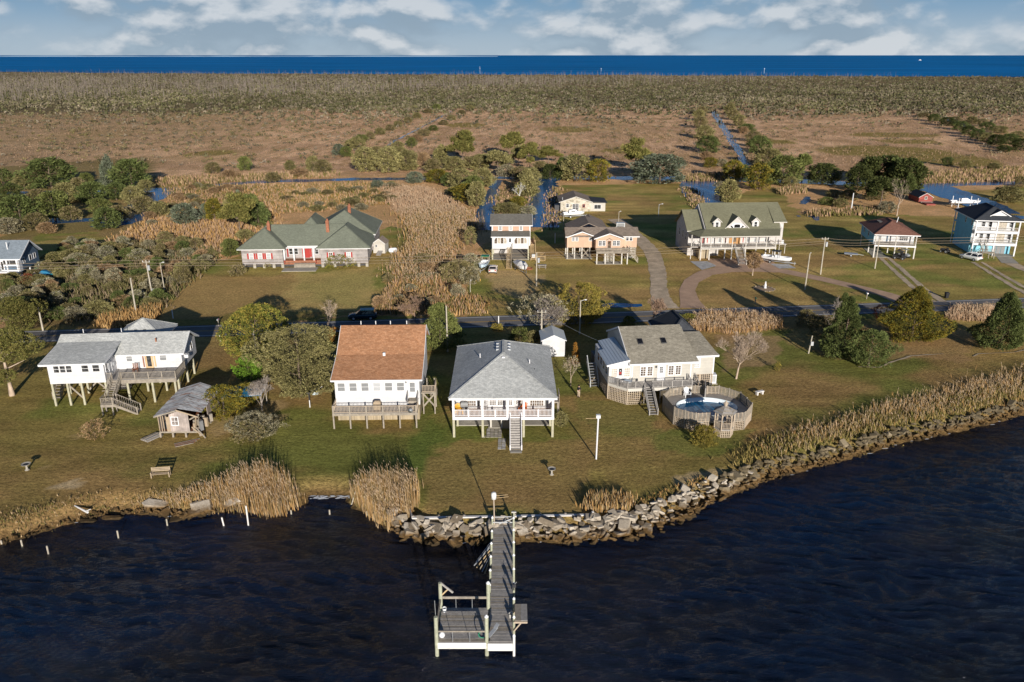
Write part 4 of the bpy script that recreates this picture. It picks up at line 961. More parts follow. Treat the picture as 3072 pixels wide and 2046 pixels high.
for u in (9.6, 10.7, 15.0): window(E_, fE3, u, 2.3, .7, 1.2, 'white_trim', 'glass', .08)
for u in (12.15, 13.75): shutter(E_, fE3, u, 1.7, .35, 2.0); shutter(E_, fE3, 8.9, 1.7, .3, 2.0)
MB().box(8.42, 16.18, .5, 2.62, .6, 1.4).build('porch_floor', 'brick_red', E_)
for u in (8.6, 10.6, 12.7, 14.7): bx('column', E_, 'white_trim', u - .14, u + .14, .55, .83, 1.4, 4.1)
bx('porch_beam', E_, 'white_trim', 8.42, 16.18, .5, .8, 4.0, 4.2)
bx('porch_step', E_, 'old_wood', 10.6, 15.0, -.2, .48, .05, .9); bx('patio', E_, 'concrete', 8.6, 15.6, -3.2, -.2, -.02, .09)
for u in (8.7, 15.2): bx('step_rail', E_, 'red_paint', u - .04, u + .04, -.3, .5, .9, 1.6)
for u in (.3, 2.4, 4.4, 6.4, 8.2): bx('pier', E_, 'concrete', u - .28, u + .28, .05, .5, -.1, .86)
for u in (16.5, 19, 21.5, 24, 25.7): bx('pier', E_, 'concrete', u - .28, u + .28, .15, .6, -.1, .86)
MB().box(.5, 25.4, 1.0, 11.3, 0, .84).build('crawl_space_shade', 'dark_metal', E_)  # dark block behind the piers, underfloor shade given as colour
for x, y, z0, z1 in ((4.9, 4.9, 6.2, 8.6), (17.2, 5.2, 6.4, 8.9), (20.2, 17.6, 7.8, 9.9)):
    c = bx('chimney', E_, 'brick_red', x - .32, x + .32, y - .32, y + .32, z0, z1)
    MB().lathe((x, y, z1), [(.33, 0), (.2, .12), (.18, .4)], 8).build('chimney_cap', 'brick_red', E_)
# ================================================================== HOUSE F: two storeys, peach with sun porch
F_ = thing('peach_tall_house', 'narrow two storey peach house on posts with white arched sun porch and long front stair', 'house', (-4.4, 169.9, 0), 0)
MB().gable(0.1, 8.3, 2.4, 9.6, 2.6, 7.25, 8.75).build('wall', 'peach_lap', F_)
MB().box(.1, 8.0, 0, 2.42, 2.45, 5.1).build('porch_wall', 'white_siding', F_)
roof(F_, [[(-.4, 1.95, 7.22), (8.85, 1.95, 7.22), (8.85, 6.0, 8.98), (-.4, 6.0, 8.98)], [(8.85, 10.1, 7.2), (-.4, 10.1, 7.2), (-.4, 6.0, 8.98), (8.85, 6.0, 8.98)]], 'roof_dark')
roof(F_, [[(-.15, -.35, 5.18), (8.3, -.35, 5.18), (8.3, 2.4, 5.95), (-.15, 2.4, 5.95)]], 'roof_dark')
trim(F_, [((-.4, 1.92, 7.12), (8.85, 1.92, 7.12)), ((-.15, -.37, 5.1), (8.3, -.37, 5.1)), ((8.87, 1.95, 7.12), (8.87, 6.0, 8.88)), ((8.87, 6.0, 8.88), (8.87, 10.1, 7.1))])
fF, fF2 = Face((0, 0)), Face((0, 2.4))
for u, g in ((1.85, 'glass'), (4.1, 'blind'), (6.35, 'glass')): window(F_, fF2, u, 6.08, .52, .82, 'white_trim', g, .16, (2, 3))
for u in (.1, 8.3): fbox('corner_board', F_, 'white_trim', fF2, u - .12, u + .12, 2.6, 7.2, .0, .04)
for u0 in (.55, 4.9):
    for k, w in enumerate((.62, .62, .62, .62)):
        u = u0 + .35 + k * .68; f = window(F_, fF, u, 3.65, w * .9, 1.25, 'white_trim', 'curtain' if (k + int(u0)) % 2 else 'glass_warm', .05, (0, 0))
    for s, uu in ((0, u0 + .04), (1, u0 + 2.74)): 
        q = [fF.p(uu, .065, 4.95), fF.p(uu, .065, 4.35), fF.p(uu + (.32 if s == 0 else -.32), .065, 4.95)]; MB().poly(q).build('arch_corner', 'white_trim', F_)
door(F_, fF, 3.98, 2.9, .72, 2.05, 'white_trim', 'white_trim', 'glass', (.5, .92), .6)
for u in (.15, 7.95): post(F_, u, .15, 0, 2.46, 'treated_post', .3)
for u in (.3, 4, 8.0): post(F_, u, 5, 0, 2.6); post(F_, u, 9.3, 0, 2.6)
bx('slab', F_, 'concrete', .2, 8.0, .0, 9.4, 0, .1); MB().box(.4, 3.6, 6, 9.4, .1, 2.5).build('lower_wall', 'pale_siding', F_)
stairs(F_, (3.9, -.05, 2.8), (3.7, -7.7, 0), 1.05, 17, 'new_wood', .9, 'old_wood', False, (1,))
bx('side_deck', F_, 'new_wood', 8.35, 9.4, 3, 9, 2.6, 2.75); railing(F_, (9.35, 3), (9.35, 9), 2.75, .95, 'new_wood', .2)
stairs(F_, (9.0, 3, 2.7), (9.0, -.8, .2), 1.0, 12, 'new_wood', .9, None, False)
railing(F_, (9.6, -1.2), (11.6, -1.2), 0.0, 1.1, 'new_wood', .2); railing(F_, (9.6, 1.2), (11.6, 1.2), 0.3, 1.1, 'new_wood', .2); railing(F_, (11.6, -1.2), (11.6, 1.2), 0.15, 1.1, 'new_wood', .2)
bx('condenser_stand', F_, 'new_wood', 8.5, 9.6, -1.3, -.5, .7, .85); bx('condenser', F_, 'galv', 8.7, 9.4, -1.2, -.6, .85, 1.5)
# ================================================================== HOUSE G: peach house with gables
G = thing('peach_gabled_house', 'peach board house on posts with brown roof and two front gables beside the gravel drive', 'house', (11.95, 170.8, 0), R(1))
MB().box(0, 15.2, 0, 5.6, 2.55, 5.02).build('wall', 'peach_siding', G)
MB().gable(0.6, 5.75, -.05, 3, 2.55, 5.02, 5.92, 'y').build('wall', 'peach_siding', G)
MB().gable(5.95, 11.6, -2.6, 3, 2.6, 5.1, 6.0, 'y').build('wall', 'peach_siding', G)
roof(G, [[(-.4, -.45, 5.05), (15.7, -.45, 5.05), (15.7, 2.8, 6.45), (-.4, 2.8, 6.45)], [(15.7, 6.0, 5.05), (-.4, 6.0, 5.05), (-.4, 2.8, 6.45), (15.7, 2.8, 6.45)]], 'roof_brown')
roof(G, [[(.2, -.5, 5.06), (.2, 2.2, 5.06), (3.2, 2.2, 6.16), (3.2, -.5, 6.16)], [(6.2, 2.2, 5.06), (6.2, -.5, 5.06), (3.2, -.5, 6.16), (3.2, 2.2, 6.16)]], 'roof_brown')
roof(G, [[(5.55, -3.1, 5.14), (5.55, 2.2, 5.14), (8.78, 2.2, 6.28), (8.78, -3.1, 6.28)], [(12.0, 2.2, 5.14), (12.0, -3.1, 5.14), (8.78, -3.1, 6.28), (8.78, 2.2, 6.28)]], 'roof_brown')
trim(G, [((.15, -.53, 4.98), (3.2, -.53, 6.06)), ((3.2, -.53, 6.06), (6.2, -.53, 4.98)), ((5.5, -3.13, 5.05), (8.78, -3.13, 6.18)), ((8.78, -3.13, 6.18), (12.05, -3.13, 5.05)), ((12.0, -.48, 4.95), (15.7, -.48, 4.95)), ((-.4, -.48, 4.95), (.2, -.48, 4.95))])
MB().box(1.0, 9.5, 5.6, 14, 2.5, 4.7).build('wall', 'peach_siding', G); roof(G, [[(.6, 5.0, 4.9), (.6, 14.4, 4.9), (5.2, 14.4, 6.9), (5.2, 5.0, 6.9)], [(9.9, 14.4, 4.9), (9.9, 5.0, 4.9), (5.2, 5.0, 6.9), (5.2, 14.4, 6.9)]], 'roof_brown')
MB().gable(4.6, 10.4, 16, 26, .0, 3.3, 4.6, 'y').build('rear_wall', 'peach_siding', G); roof(G, [[(4.1, 15.4, 3.4), (4.1, 26.4, 3.4), (7.5, 26.4, 4.85), (7.5, 15.4, 4.85)], [(10.9, 26.4, 3.4), (10.9, 15.4, 3.4), (7.5, 15.4, 4.85), (7.5, 26.4, 4.85)]], 'roof_brown')
trim(G, [((4.1, 15.37, 3.3), (7.5, 15.37, 4.75)), ((7.5, 15.37, 4.75), (10.9, 15.37, 3.3))], 'white_trim', .06, .12)
f1_, f2_, f3_ = Face((0, -.05)), Face((0, -2.6)), Face((0, 0))
for u in (1.35, 2.1): window(G, f1_, u, 4.05, .5, .75, 'white_trim', 'blind', .1)
for u in (5.0, 5.45): window(G, f1_, u, 4.05, .38, .75, 'white_trim', 'blind', .08)
for u in (6.9, 7.7, 9.95, 10.75): window(G, f2_, u, 3.55, .6, 1.0, 'white_trim', 'glass', .09, (1, 2))
door(G, f2_, 8.85, 2.75, .8, 1.85, 'rust', 'cream_trim', 'glass_warm', (.1, .92), .7); trim(G, [((8.2, -2.75, 4.75), (8.85, -2.75, 5.15)), ((8.85, -2.75, 5.15), (9.5, -2.75, 4.75))], 'old_wood', .2, .08, 'door_hood')
for u in (13.1, 13.9): window(G, f3_, u, 4.05, .55, .8, 'white_trim', 'glass', .09)
bx('deck_floor', G, 'old_wood', 5.9, 12.6, -4.9, -2.62, 2.55, 2.7); bx('deck_beam', G, 'old_wood', 5.85, 12.65, -4.96, -4.88, 2.35, 2.66)
railing(G, (5.9, -4.88), (12.6, -4.88), 2.68, .85, 'old_wood', .2, None, 5, .04, 'railing', 4); railing(G, (12.6, -4.88), (12.6, -2.62), 2.68, .85, 'old_wood', .2, None, None, .04, 'railing', 4)
for u in (6.0, 7.8, 9.6, 11.3, 12.5): post(G, u, -4.8, 0, 2.4, 'cream_trim', .24)
for u in (.15, 1.7, 3.3, 5.0): post(G, u, .15, 0, 2.56, 'cream_trim', .24); post(G, u, 4.5, 0, 2.56, 'cream_trim', .24)
for u in (12.8, 15.0): post(G, u, .15, 0, 2.56, 'old_wood', .24); post(G, u, 5, 0, 2.56, 'old_wood', .24)
brace(G, (3.3, .2, 2.4), (5.0, .2, .3)); brace(G, (5.0, .24, 2.4), (3.3, .24, .3)); brace(G, (3.3, 4.5, 2.3), (5.0, 4.5, .3))
bx('slab', G, 'concrete', -.2, 5.6, -.2, 5.4, 0, .08); bx('slab', G, 'concrete', 5.8, 11.5, -5.0, -2.6, 0, .09)
lattice(G, Face((0, .05)), 13.3, 14.8, .2, 2.4, .3, .08, 'cream_trim'); lattice(G, Face((0, -2.5)), 7.9, 9.6, .1, 2.4, .3, .08, 'cream_trim')
stairs(G, (13.1, -3.6, 2.6), (14.9, -3.6, .2), .9, 9, 'old_wood', .9, None, False)
# ================================================================== HOUSE H: stone faced cottage far behind
Hh = thing('stone_cottage', 'low stone faced cottage with brown gable roof and dark lean-to far behind', 'house', (13.8, 227.2, 0), 0)
def stone_mat():
    m, n, l, b = nt_new('fieldstone'); v = pos_node(n, l)
    t = n.new('ShaderNodeTexVoronoi'); t.inputs['Scale'].default_value = 1.7; l.new(v, t.inputs['Vector'])
    e = n.new('ShaderNodeTexVoronoi'); e.feature = 'DISTANCE_TO_EDGE'; e.inputs['Scale'].default_value = 1.7; l.new(v, e.inputs['Vector'])
    s = n.new('ShaderNodeSeparateColor'); l.new(t.outputs['Color'], s.inputs[0])
    c = mixc(n, l, s.outputs[0], (0.30, 0.27, 0.20), (0.60, 0.55, 0.46)); c = mixc(n, l, rng(n, l, e.outputs['Distance'], 0, .08, 0, 1), (0.55, 0.50, 0.42), c)
    l.new(c, b.inputs['Base Color']); b.inputs['Roughness'].default_value = .9; bump(n, l, b, e.outputs['Distance'], .6, .1); MATS['fieldstone'] = m
stone_mat()
MB().gable(0, 8.6, 0, 10, 0, 2.75, 4.1, 'y').build('wall', 'fieldstone', Hh); MB().box(8.6, 12.8, .4, 8, 0, 2.35).build('wall', 'cream_siding', Hh)
roof(Hh, [[(-.5, -.4, 2.72), (-.5, 10.4, 2.72), (4.3, 10.4, 4.32), (4.3, -.4, 4.32)], [(9.1, 10.4, 2.72), (9.1, -.4, 2.72), (4.3, -.4, 4.32), (4.3, 10.4, 4.32)]], 'roof_brown')
roof(Hh, [[(8.7, .0, 2.9), (13.3, .0, 2.5), (13.3, 8.3, 2.5), (8.7, 8.3, 2.9)]], 'roof_charcoal', .12, 'lean_to_roof')
trim(Hh, [((-.5, -.43, 2.62), (4.3, -.43, 4.22)), ((4.3, -.43, 4.22), (9.1, -.43, 2.62))], 'cream_trim'); fH = Face((0, 0))
window(Hh, fH, 2.0, 1.2, .7, .9, 'white_trim', 'glass', .12); window(Hh, fH, 6.6, 1.2, .6, .8, 'red_paint', 'glass', .08)
for u in (3.85, 4.75): window(Hh, fH, u, .1, .75, 2.0, 'white_trim', 'glass', .1, (1, 3), 'french_door')
fH2 = Face((0, .4)); window(Hh, fH2, 10.6, .7, 1.8, 1.1, 'galv', 'glass', .08, (1, 0))
rod('flue', Hh, 'galv', (.6, 1.5, 2.8), (.6, 1.5, 3.8), .12); bx('propane_cabinet', Hh, 'dark_metal', -1.6, -.3, 1, 3.5, 0, 1.6)
# ================================================================== HOUSE I: green roof with dormers
I_ = thing('dormer_house', 'big shingled house with moss green roof, two dormers, arched fan window and raised front porch', 'house', (40.8, 169.65, 0), R(3.2))
MB().gable(1.6, 18.8, 3.2, 17.2, 2.6, 6.0, 10.4).build('wall', 'pale_siding', I_)
MB().gable(-1.6, 2.2, 4.6, 15, 0, 5.6, 9.0).build('wall', 'pale_siding', I_)
MB().box(17.0, 19.6, 4.6, 13, 2.4, 7.2).build('wall', 'pale_siding', I_)
roof(I_, [[(1.8, 2.7, 6.02), (18.2, 2.7, 6.02), (19.9, 10.2, 10.7), (1.8, 10.2, 10.7)], [(19.9, 17.7, 6.0), (1.8, 17.7, 6.0), (1.8, 10.2, 10.7), (19.9, 10.2, 10.7)], [(17.2, 4.3, 7.35), (20.2, 4.3, 7.35), (19.9, 10.2, 10.7), (17.2, 10.2, 10.7)]], 'roof_moss')
roof(I_, [[(-2.1, 4.1, 5.62), (2.0, 4.1, 5.62), (2.0, 9.8, 9.3), (-2.1, 9.8, 9.3)], [(2.0, 15.5, 5.6), (-2.1, 15.5, 5.6), (-2.1, 9.8, 9.3), (2.0, 9.8, 9.3)]], 'roof_moss')
roof(I_, [[(-.4, -.5, 5.3), (17.0, -.5, 5.3), (18.4, 3.0, 6.18), (1.6, 3.0, 6.18)], [(-.4, -.5, 5.3), (1.6, 3.0, 6.18), (-2.0, 3.4, 5.4)], [(-2.0, 3.4, 5.4), (1.6, 3.0, 6.18), (1.4, 4.4, 6.0), (-2.0, 4.4, 5.45)]], 'roof_moss')
trim(I_, [((-.4, -.52, 5.2), (17.0, -.52, 5.2)), ((17.0, 2.67, 5.92), (18.3, 2.67, 5.92)), ((17.2, 4.27, 7.25), (20.2, 4.27, 7.25)), ((-2.1, 4.07, 5.52), (-.4, 4.07, 5.52))], 'cream_trim', .07, .18)
fI = Face((0, 3.2))
def dormer(u, w, z0, ze, zr, v0, big=False):
    d = MB().gable(u - w / 2, u + w / 2, v0, v0 + 3.4 if not big else v0 + 5.2, z0, ze, zr, 'y').build('dormer', 'pale_siding', I_)
    ov = .28; L = 3.5 if not big else 5.3
    sl = (zr - ze) / (w / 2)
    MB().slab([(u - w / 2 - ov, v0 - .2, ze - ov * sl + .12), (u - w / 2 - ov, v0 + L, ze - ov * sl + .12), (u, v0 + L, zr + .12), (u, v0 - .2, zr + .12)], .1).slab([(u + w / 2 + ov, v0 + L, ze - ov * sl + .12), (u + w / 2 + ov, v0 - .2, ze - ov * sl + .12), (u, v0 - .2, zr + .12), (u, v0 + L, zr + .12)], .1).build('dormer_roof', 'roof_moss', d)
    MB().beam((u - w / 2 - ov, v0 - .22, ze - ov * sl + .05), (u, v0 - .22, zr + .05), .05, .14).beam((u, v0 - .22, zr + .05), (u + w / 2 + ov, v0 - .22, ze - ov * sl + .05), .05, .14).build('dormer_trim', 'cream_trim', d)
    return d
for u in (4.3, 12.9):
    d = dormer(u, 1.55, 6.0, 7.75, 8.45, 3.6); window(d, Face((0, 3.6)), u, 6.35, .62, 1.2, 'white_trim', 'glass', .14)
d = dormer(8.7, 5.4, 6.05, 6.15, 8.75, 3.3, True)
fan = MB(); 
cs = [(8.7 + 1.75 * math.cos(R(a)), 3.24, 6.3 + 1.05 * math.sin(R(a))) for a in range(0, 181, 15)]
fan.poly(cs); fo = fan.build('fan_window', 'white_trim', d)
for a0, a1, r0, r1 in ((62, 118, .0, .8), (12, 40, .62, .9), (140, 168, .62, .9)):
    pts = [(8.7 + 1.75 * r1 * math.cos(R(a)), 3.22, 6.36 + .95 * r1 * math.sin(R(a))) for a in range(a0, a1 + 1, 7)] + ([(8.7 + 1.75 * r0 * math.cos(R(a)), 3.22, 6.36) for a in (a1, a0)] if r0 else [(9.15 if False else 8.7 + 1.75 * r1 * math.cos(R(a1)), 3.22, 6.4), (8.7 + 1.75 * r1 * math.cos(R(a0)), 3.22, 6.4)])
    MB().poly(pts).build('pane', 'glass_black', fo)
bx('porch_floor', I_, 'grey_wood', 0, 16.6, .05, 3.2, 2.55, 2.75); bx('porch_beam', I_, 'cream_trim', -.05, 16.65, -.06, .05, 2.35, 2.78); bx('porch_ceiling', I_, 'cream_trim', .1, 16.5, .1, 3.15, 5.0, 5.08); bx('porch_beam', I_, 'cream_trim', 0, 16.6, .0, .16, 4.95, 5.2)
for u in (.1, 2.2, 4.45, 6.9, 9.9, 12.2, 14.4, 16.5): bx('column', I_, 'cream_trim', u - .1, u + .1, 0, .2, 2.75, 4.98)
for a, b in ((.2, 2.1), (2.3, 4.35), (4.55, 6.8), (10.0, 12.1), (12.3, 14.3), (14.5, 16.4)): railing(I_, (a, .08), (b, .08), 2.75, .85, 'cream_trim', .3, None, None, .04)
railing(I_, (16.5, .2), (16.5, 3.1), 2.75, .85, 'cream_trim', .3); railing(I_, (.1, .2), (.1, 3.1), 2.75, .85, 'cream_trim', .3)
for u in (.1, 2.0, 5.4, 6.9, 9.9, 14.4, 16.5): post(I_, u, .1, 0, 2.4, 'cream_trim', .24)
for u in (2.0, 5.4, 9.9, 14.4, 17.6): post(I_, u, 6, 0, 2.6, 'cream_trim', .24)
for u, g in ((3.2, 'blind_white'), (5.2, 'blind'), (11.3, 'blind'), (13.2, 'blind'), (15.6, 'glass')): window(I_, fI, u, 3.2, .8, 1.6, 'white_trim', g, .1)
door(I_, fI, 8.4, 2.8, 2.3, 2.1, 'door_wood', 'door_wood', 'glass_warm', (.2, .9), .3)
for u in (1.3, 2.3, 6.4, 10.3): fbox('shutter', I_, 'red_paint', fI, u - .09, u + .09, 3.1, 4.8, 0, .05)
stairs(I_, (8.3, -.05, 2.75), (7.9, -4.6, .1), 1.7, 12, 'grey_wood', .9, 'cream_trim', False)
MB().box(-.2, 5.2, 4, 12, 0, 2.55).build('lower_wall', 'pale_siding', I_); MB().box(.2, 2.6, 1.6, 4.1, 0, 2.5).build('lower_wall', 'skirt_boards', I_)
fIl = Face((-1.6, 15), -90); 
for u in (3, 6, 8.6): window(I_, fIl, u, 3.2, .8, 1.6, 'white_trim', 'glass', .1)
bx('side_porch', I_, 'grey_wood', -1.9, 0, 1.2, 4.6, 2.5, 2.7); post(I_, -1.7, 1.4, 0, 5.3, 'cream_trim', .16); railing(I_, (-1.8, 1.3), (0, 1.3), 2.7, .85, 'cream_trim', .3)
bx('condenser', I_, 'galv', 19.6, 20.4, 5.4, 6.2, 2.2, 3.0); bx('condenser_stand', I_, 'cream_trim', 19.2, 20.9, 5.0, 6.6, 2.0, 2.2); 
for u, v in ((19.4, 5.2), (20.7, 5.2)): post(I_, u, v, 0, 2.0, 'cream_trim', .12)
lattice(I_, Face((0, 4.4)), 17.2, 19.4, 2.4, 3.8, .3, .1, 'cream_trim')
# ================================================================== HOUSE J: brown hip roof on posts
J = thing('brown_roof_house', 'pale blue house on posts with red brown hip roof and front porch above parked carts', 'house', (79.5, 172.2, 0), R(-9))
MB().box(.1, 8.5, 1.9, 12.6, 2.6, 5.2).build('wall', 'blue_siding', J)
MB().box(.15, 8.45, 1.86, 1.89, 2.65, 5.15).build('porch_wall', 'white_siding', J)
hip(J, -.45, 9.0, -.45, 13.1, 5.3, 7.35, 4.6, 8.4, 'roof_redbrown', 'y')
bx('porch_floor', J, 'grey_wood', 0, 8.5, .05, 1.9, 2.62, 2.75); bx('porch_beam', J, 'white_trim', -.05, 8.55, -.06, .05, 2.5, 2.8); bx('porch_beam', J, 'white_trim', 0, 8.5, 0, .14, 5.0, 5.18)
for u in (.1, 4.3, 8.4): bx('column', J, 'cream_trim', u - .1, u + .1, 0, .2, 2.78, 5.02); post(J, u, .1, 0, 2.52, 'cream_trim', .26)
for u in (.2, 4.3, 8.3): post(J, u, 5, 0, 2.6, 'cream_trim', .22); post(J, u, 12, 0, 2.6, 'cream_trim', .22)
for a, b in ((.2, 4.2), (4.4, 8.3)): railing(J, (a, .06), (b, .06), 2.75, .85, 'old_wood', .3, None, None, .04, 'railing', 3)
fJ = Face((0, 1.84))
window(J, fJ, 1.4, 3.4, .5, 1.3, 'white_trim', 'glass', .08, (1, 4)); window(J, fJ, 6.3, 3.6, 1.7, 1.1, 'white_trim', 'glass', .08, (3, 2)); shutter(J, fJ, 2.9, 3.0, .3, 1.6, 'navy_siding')
fJl = Face((.1, 12.6), -90)
for u in (2.5, 6.5): window(J, fJl, u, 3.6, .6, 1.2, 'white_trim', 'glass_black', .07)
for k in range(3): bx('roof_vent', J, 'dark_metal', 2.1, 2.9, 6.6 + k * .9, 6.9 + k * .9, 6.55, 6.75)
rod('vent_pipe', J, 'white_trim', (5.3, 5.0, 7.0), (5.5, 5.0, 8.2), .09)
stairs(J, (5.2, 3.2, 2.6), (7.4, 3.2, 0), 1.0, 9, 'new_wood', .9, None, False); bx('slab', J, 'concrete', .2, 3.4, .2, 9, 0, .06)
# ================================================================== HOUSE K: three storeys
K = thing('three_storey_house', 'tall white three storey house with charcoal roof and stacked porches at the right edge', 'house', (102.3, 174.6, 0), R(-9))
MB().box(.1, 8.7, 1.9, 11.8, .1, 7.8).build('wall', 'blue_siding', K); MB().box(.15, 8.65, 1.86, 1.89, 2.6, 7.75).build('porch_wall', 'white_siding', K)
hip(K, -.5, 9.4, -.5, 12.6, 7.95, 10.3, 3.6, 8.6, 'roof_charcoal', 'y')
gp = MB().gable(3.1, 6.6, .9, 4.2, 8.6, 8.75, 9.7, 'y').build('gable', 'white_trim', K)
roof(K, [[(2.7, .6, 8.75), (2.7, 4.2, 8.75), (4.85, 4.2, 9.95), (4.85, .6, 9.95)], [(7.0, 4.2, 8.75), (7.0, .6, 8.75), (4.85, .6, 9.95), (4.85, 4.2, 9.95)]], 'roof_charcoal', .1)
trim(K, [((2.7, .57, 8.66), (4.85, .57, 9.86)), ((4.85, .57, 9.86), (7.0, .57, 8.66))], 'white_trim', .06, .16)
for z in (2.55, 5.25):
    bx('porch_floor', K, 'white_trim', 0, 9.0, .05, 1.9, z, z + .14); bx('porch_beam', K, 'white_trim', -.05, 9.05, -.08, .05, z - .28, z + .22)
    for a, b in ((.15, 4.35), (4.55, 8.85)): railing(K, (a, .04), (b, .04), z + .16, .85, 'cream_trim', .25, None, None, .04)
    railing(K, (.1, .1), (.1, 1.8), z + .16, .85, 'cream_trim', .25)
bx('porch_beam', K, 'white_trim', 0, 9.0, -.02, .14, 7.6, 7.85)
for u in (.08, 4.45, 8.9): bx('column', K, 'white_trim', u - .13, u + .13, -.05, .2, 0, 7.65)
fK = Face((0, 1.84))
for z in (5.5, 2.8):
    for u in (2.2, 3.6): window(K, fK, u, z + .65, .7, 1.05, 'white_trim', 'glass', .08)
    window(K, fK, 6.1, z + .1, 1.7, 1.95, 'cream_trim', 'curtain', .08, (2, 0), 'sliding_door'); window(K, fK, 7.9, z + .65, .6, 1.0, 'white_trim', 'glass', .08)
door(K, fK, 1.0, 2.72, .85, 2.05); 
for u in (5.4, 6.3, 7.2): fbox('garage_panel', K, 'blind', Face((0, 1.88)), u - .4, u + .4, .1, 2.2, 0, .06)
fKl = Face((.1, 11.8), -90); window(K, fKl, 5.5, 6.2, .5, 1.1, 'white_trim', 'glass_black', .06); window(K, fKl, 9.2, 6.2, .5, 1.1, 'white_trim', 'glass_black', .06)
bx('landing', K, 'old_wood', 1.2, 3.8, -3.0, -1.6, 1.15, 1.3); stairs(K, (2.0, -.05, 2.7), (2.2, -1.6, 1.3), 1.0, 6, 'cream_trim', .9)
for u, v in ((1.3, -2.9), (3.7, -2.9), (3.7, -1.7), (2.6, -2.9)): post(K, u, v, 0, 1.2, 'old_wood', .14)
railing(K, (1.2, -3.0), (3.8, -3.0), 1.3, .8, 'old_wood', .2, None, None, .04, 'railing', 2); stairs(K, (1.2, -2.3, 1.25), (-.4, -2.3, 0), 1.0, 5, 'old_wood', .8, None, False)
bx('rear_porch', K, 'blue_siding', .2, 8.7, 11.8, 13.6, 5.2, 5.4); bx('rear_porch', K, 'blue_siding', .2, 8.7, 11.8, 13.6, 2.5, 2.7)
for u in (.3, 8.6): post(K, u, 13.5, 0, 7.9, 'white_trim', .2)
bx('slab', K, 'concrete', 4.2, 8.9, -.6, 1.85, 0, .05)
# ================================================================== HOUSE L: blue house at left edge
L_ = thing('navy_house', 'dark blue gabled house with grey roof and screened white porch at the left edge', 'house', (-111, 152.6, 0), R(2.5))
MB().gable(0, 14.0, 1.2, 7.6, 1.9, 4.3, 6.9).build('wall', 'navy_siding', L_)
roof(L_, [[(-.4, -.2, 4.35), (14.5, -.2, 4.35), (14.5, 4.4, 7.15), (-.4, 4.4, 7.15)], [(14.5, 8.4, 4.3), (-.4, 8.4, 4.3), (-.4, 4.4, 7.15), (14.5, 4.4, 7.15)]], 'roof_blue')
trim(L_, [((-.4, -.22, 4.25), (14.5, -.22, 4.25)), ((14.53, -.2, 4.25), (14.53, 4.4, 7.05)), ((14.53, 4.4, 7.05), (14.53, 8.4, 4.2))])
MB().box(10.4, 14.0, .05, 1.22, 1.9, 4.2).build('porch_wall', 'white_trim', L_); fL_ = Face((0, .05)); window(L_, fL_, 12.3, 3.2, 2.4, .85, 'white_trim', 'glass', .08, (1, 0)); fbox('screen_panel', L_, 'navy_siding', fL_, 11.2, 13.5, 2.1, 2.9, 0, .04)
window(L_, fL_, 10.8, 2.2, .4, 1.6, 'white_trim', 'glass', .06, (0, 0))
fLg = Face((14.0, 1.2), 90)
for u, w in ((.8, .6), (3.3, .8), (4.9, .7)): window(L_, fLg, u, 3.1, w, 1.0, 'white_trim', 'glass', .09, (0, 0))
for u in (9.0, 11.8, 13.8): bx('column', L_, 'white_trim', u - .12, u + .12, -.2, .04, 0, 4.2)
for u in (10, 12, 13.8): post(L_, u, 4, 0, 1.95, 'white_trim', .22); post(L_, u, 7.4, 0, 1.95, 'white_trim', .22)
bx('porch_floor', L_, 'white_trim', 6, 14.0, -.9, 1.2, 1.7, 1.88); railing(L_, (6, -.85), (11, -.85), 1.88, .85, 'white_trim', .25); stairs(L_, (9.9, -.9, 1.8), (9.9, -3.4, 0), 1.1, 7, 'white_trim', .9, None, False)
rod('vent_pipe', L_, 'white_trim', (11.2, 2.2, 5.6), (11.2, 2.2, 7.2), .09)
for u, v in ((17.5, -1.5), (14.6, -2.0)): post(L_, u, v, 0, 2.0, 'old_wood', .16)
bx('dock_shelf', L_, 'old_wood', 19.0, 21.5, 7.0, 8.0, 1.0, 1.12); post(L_, 19.2, 7.2, 0, 1.0, 'cream_trim', .12); post(L_, 20.6, 7.2, 0, 1.0, 'cream_trim', .12)
# ================================================================== POOL DECK AND GAZEBO
PD = thing('pool_deck', 'weathered octagonal picket deck on lattice around a blue oval swimming pool', 'pool deck', (24.0, 90.2, 0))
out = [(19.5, 87.6), (20.6, 86.6), (21.7, 85.9), (23.5, 86.1), (26.3, 85.9), (27.6, 86.2), (29.1, 88.7), (28.9, 90.3), (28.6, 92.0), (27.5, 93.2), (26.4, 94.1), (24.9, 94.0), (23.4, 94.3), (20.0, 93.3), (18.85, 91.4)]
out = [(x - 24.0, y - 90.2) for x, y in out]
PC, PRX, PRY = (0.0, -.05), 3.8, 2.75
def ray_out(a):
    d = (math.cos(a), math.sin(a)); best = 99
    for (x0, y0), (x1, y1) in zip(out, out[1:] + out[:1]):
        ex, ey = x1 - x0, y1 - y0; den = d[0] * ey - d[1] * ex
        if abs(den) < 1e-9: continue
        t = ((x0 - PC[0]) * ey - (y0 - PC[1]) * ex) / den; s = ((x0 - PC[0]) * d[1] - (y0 - PC[1]) * d[0]) / den
        if t > 0 and -1e-6 <= s <= 1 + 1e-6: best = min(best, t)
    return (PC[0] + d[0] * best, PC[1] + d[1] * best)
angs = sorted([2 * math.pi * k / 64 for k in range(64)] + [math.atan2(y - PC[1], x - PC[0]) % (2 * math.pi) for x, y in out])
inn = []
for a in angs:
    r = 1 / math.sqrt((math.cos(a) / PRX) ** 2 + (math.sin(a) / PRY) ** 2); inn.append((PC[0] + r * math.cos(a), PC[1] + r * math.sin(a)))
oo = [ray_out(a) for a in angs]; n = len(angs)
siding('deck_boards', (0.34, 0.31, 0.28), 0.14, 0.12, 0.35, True, 0.2)
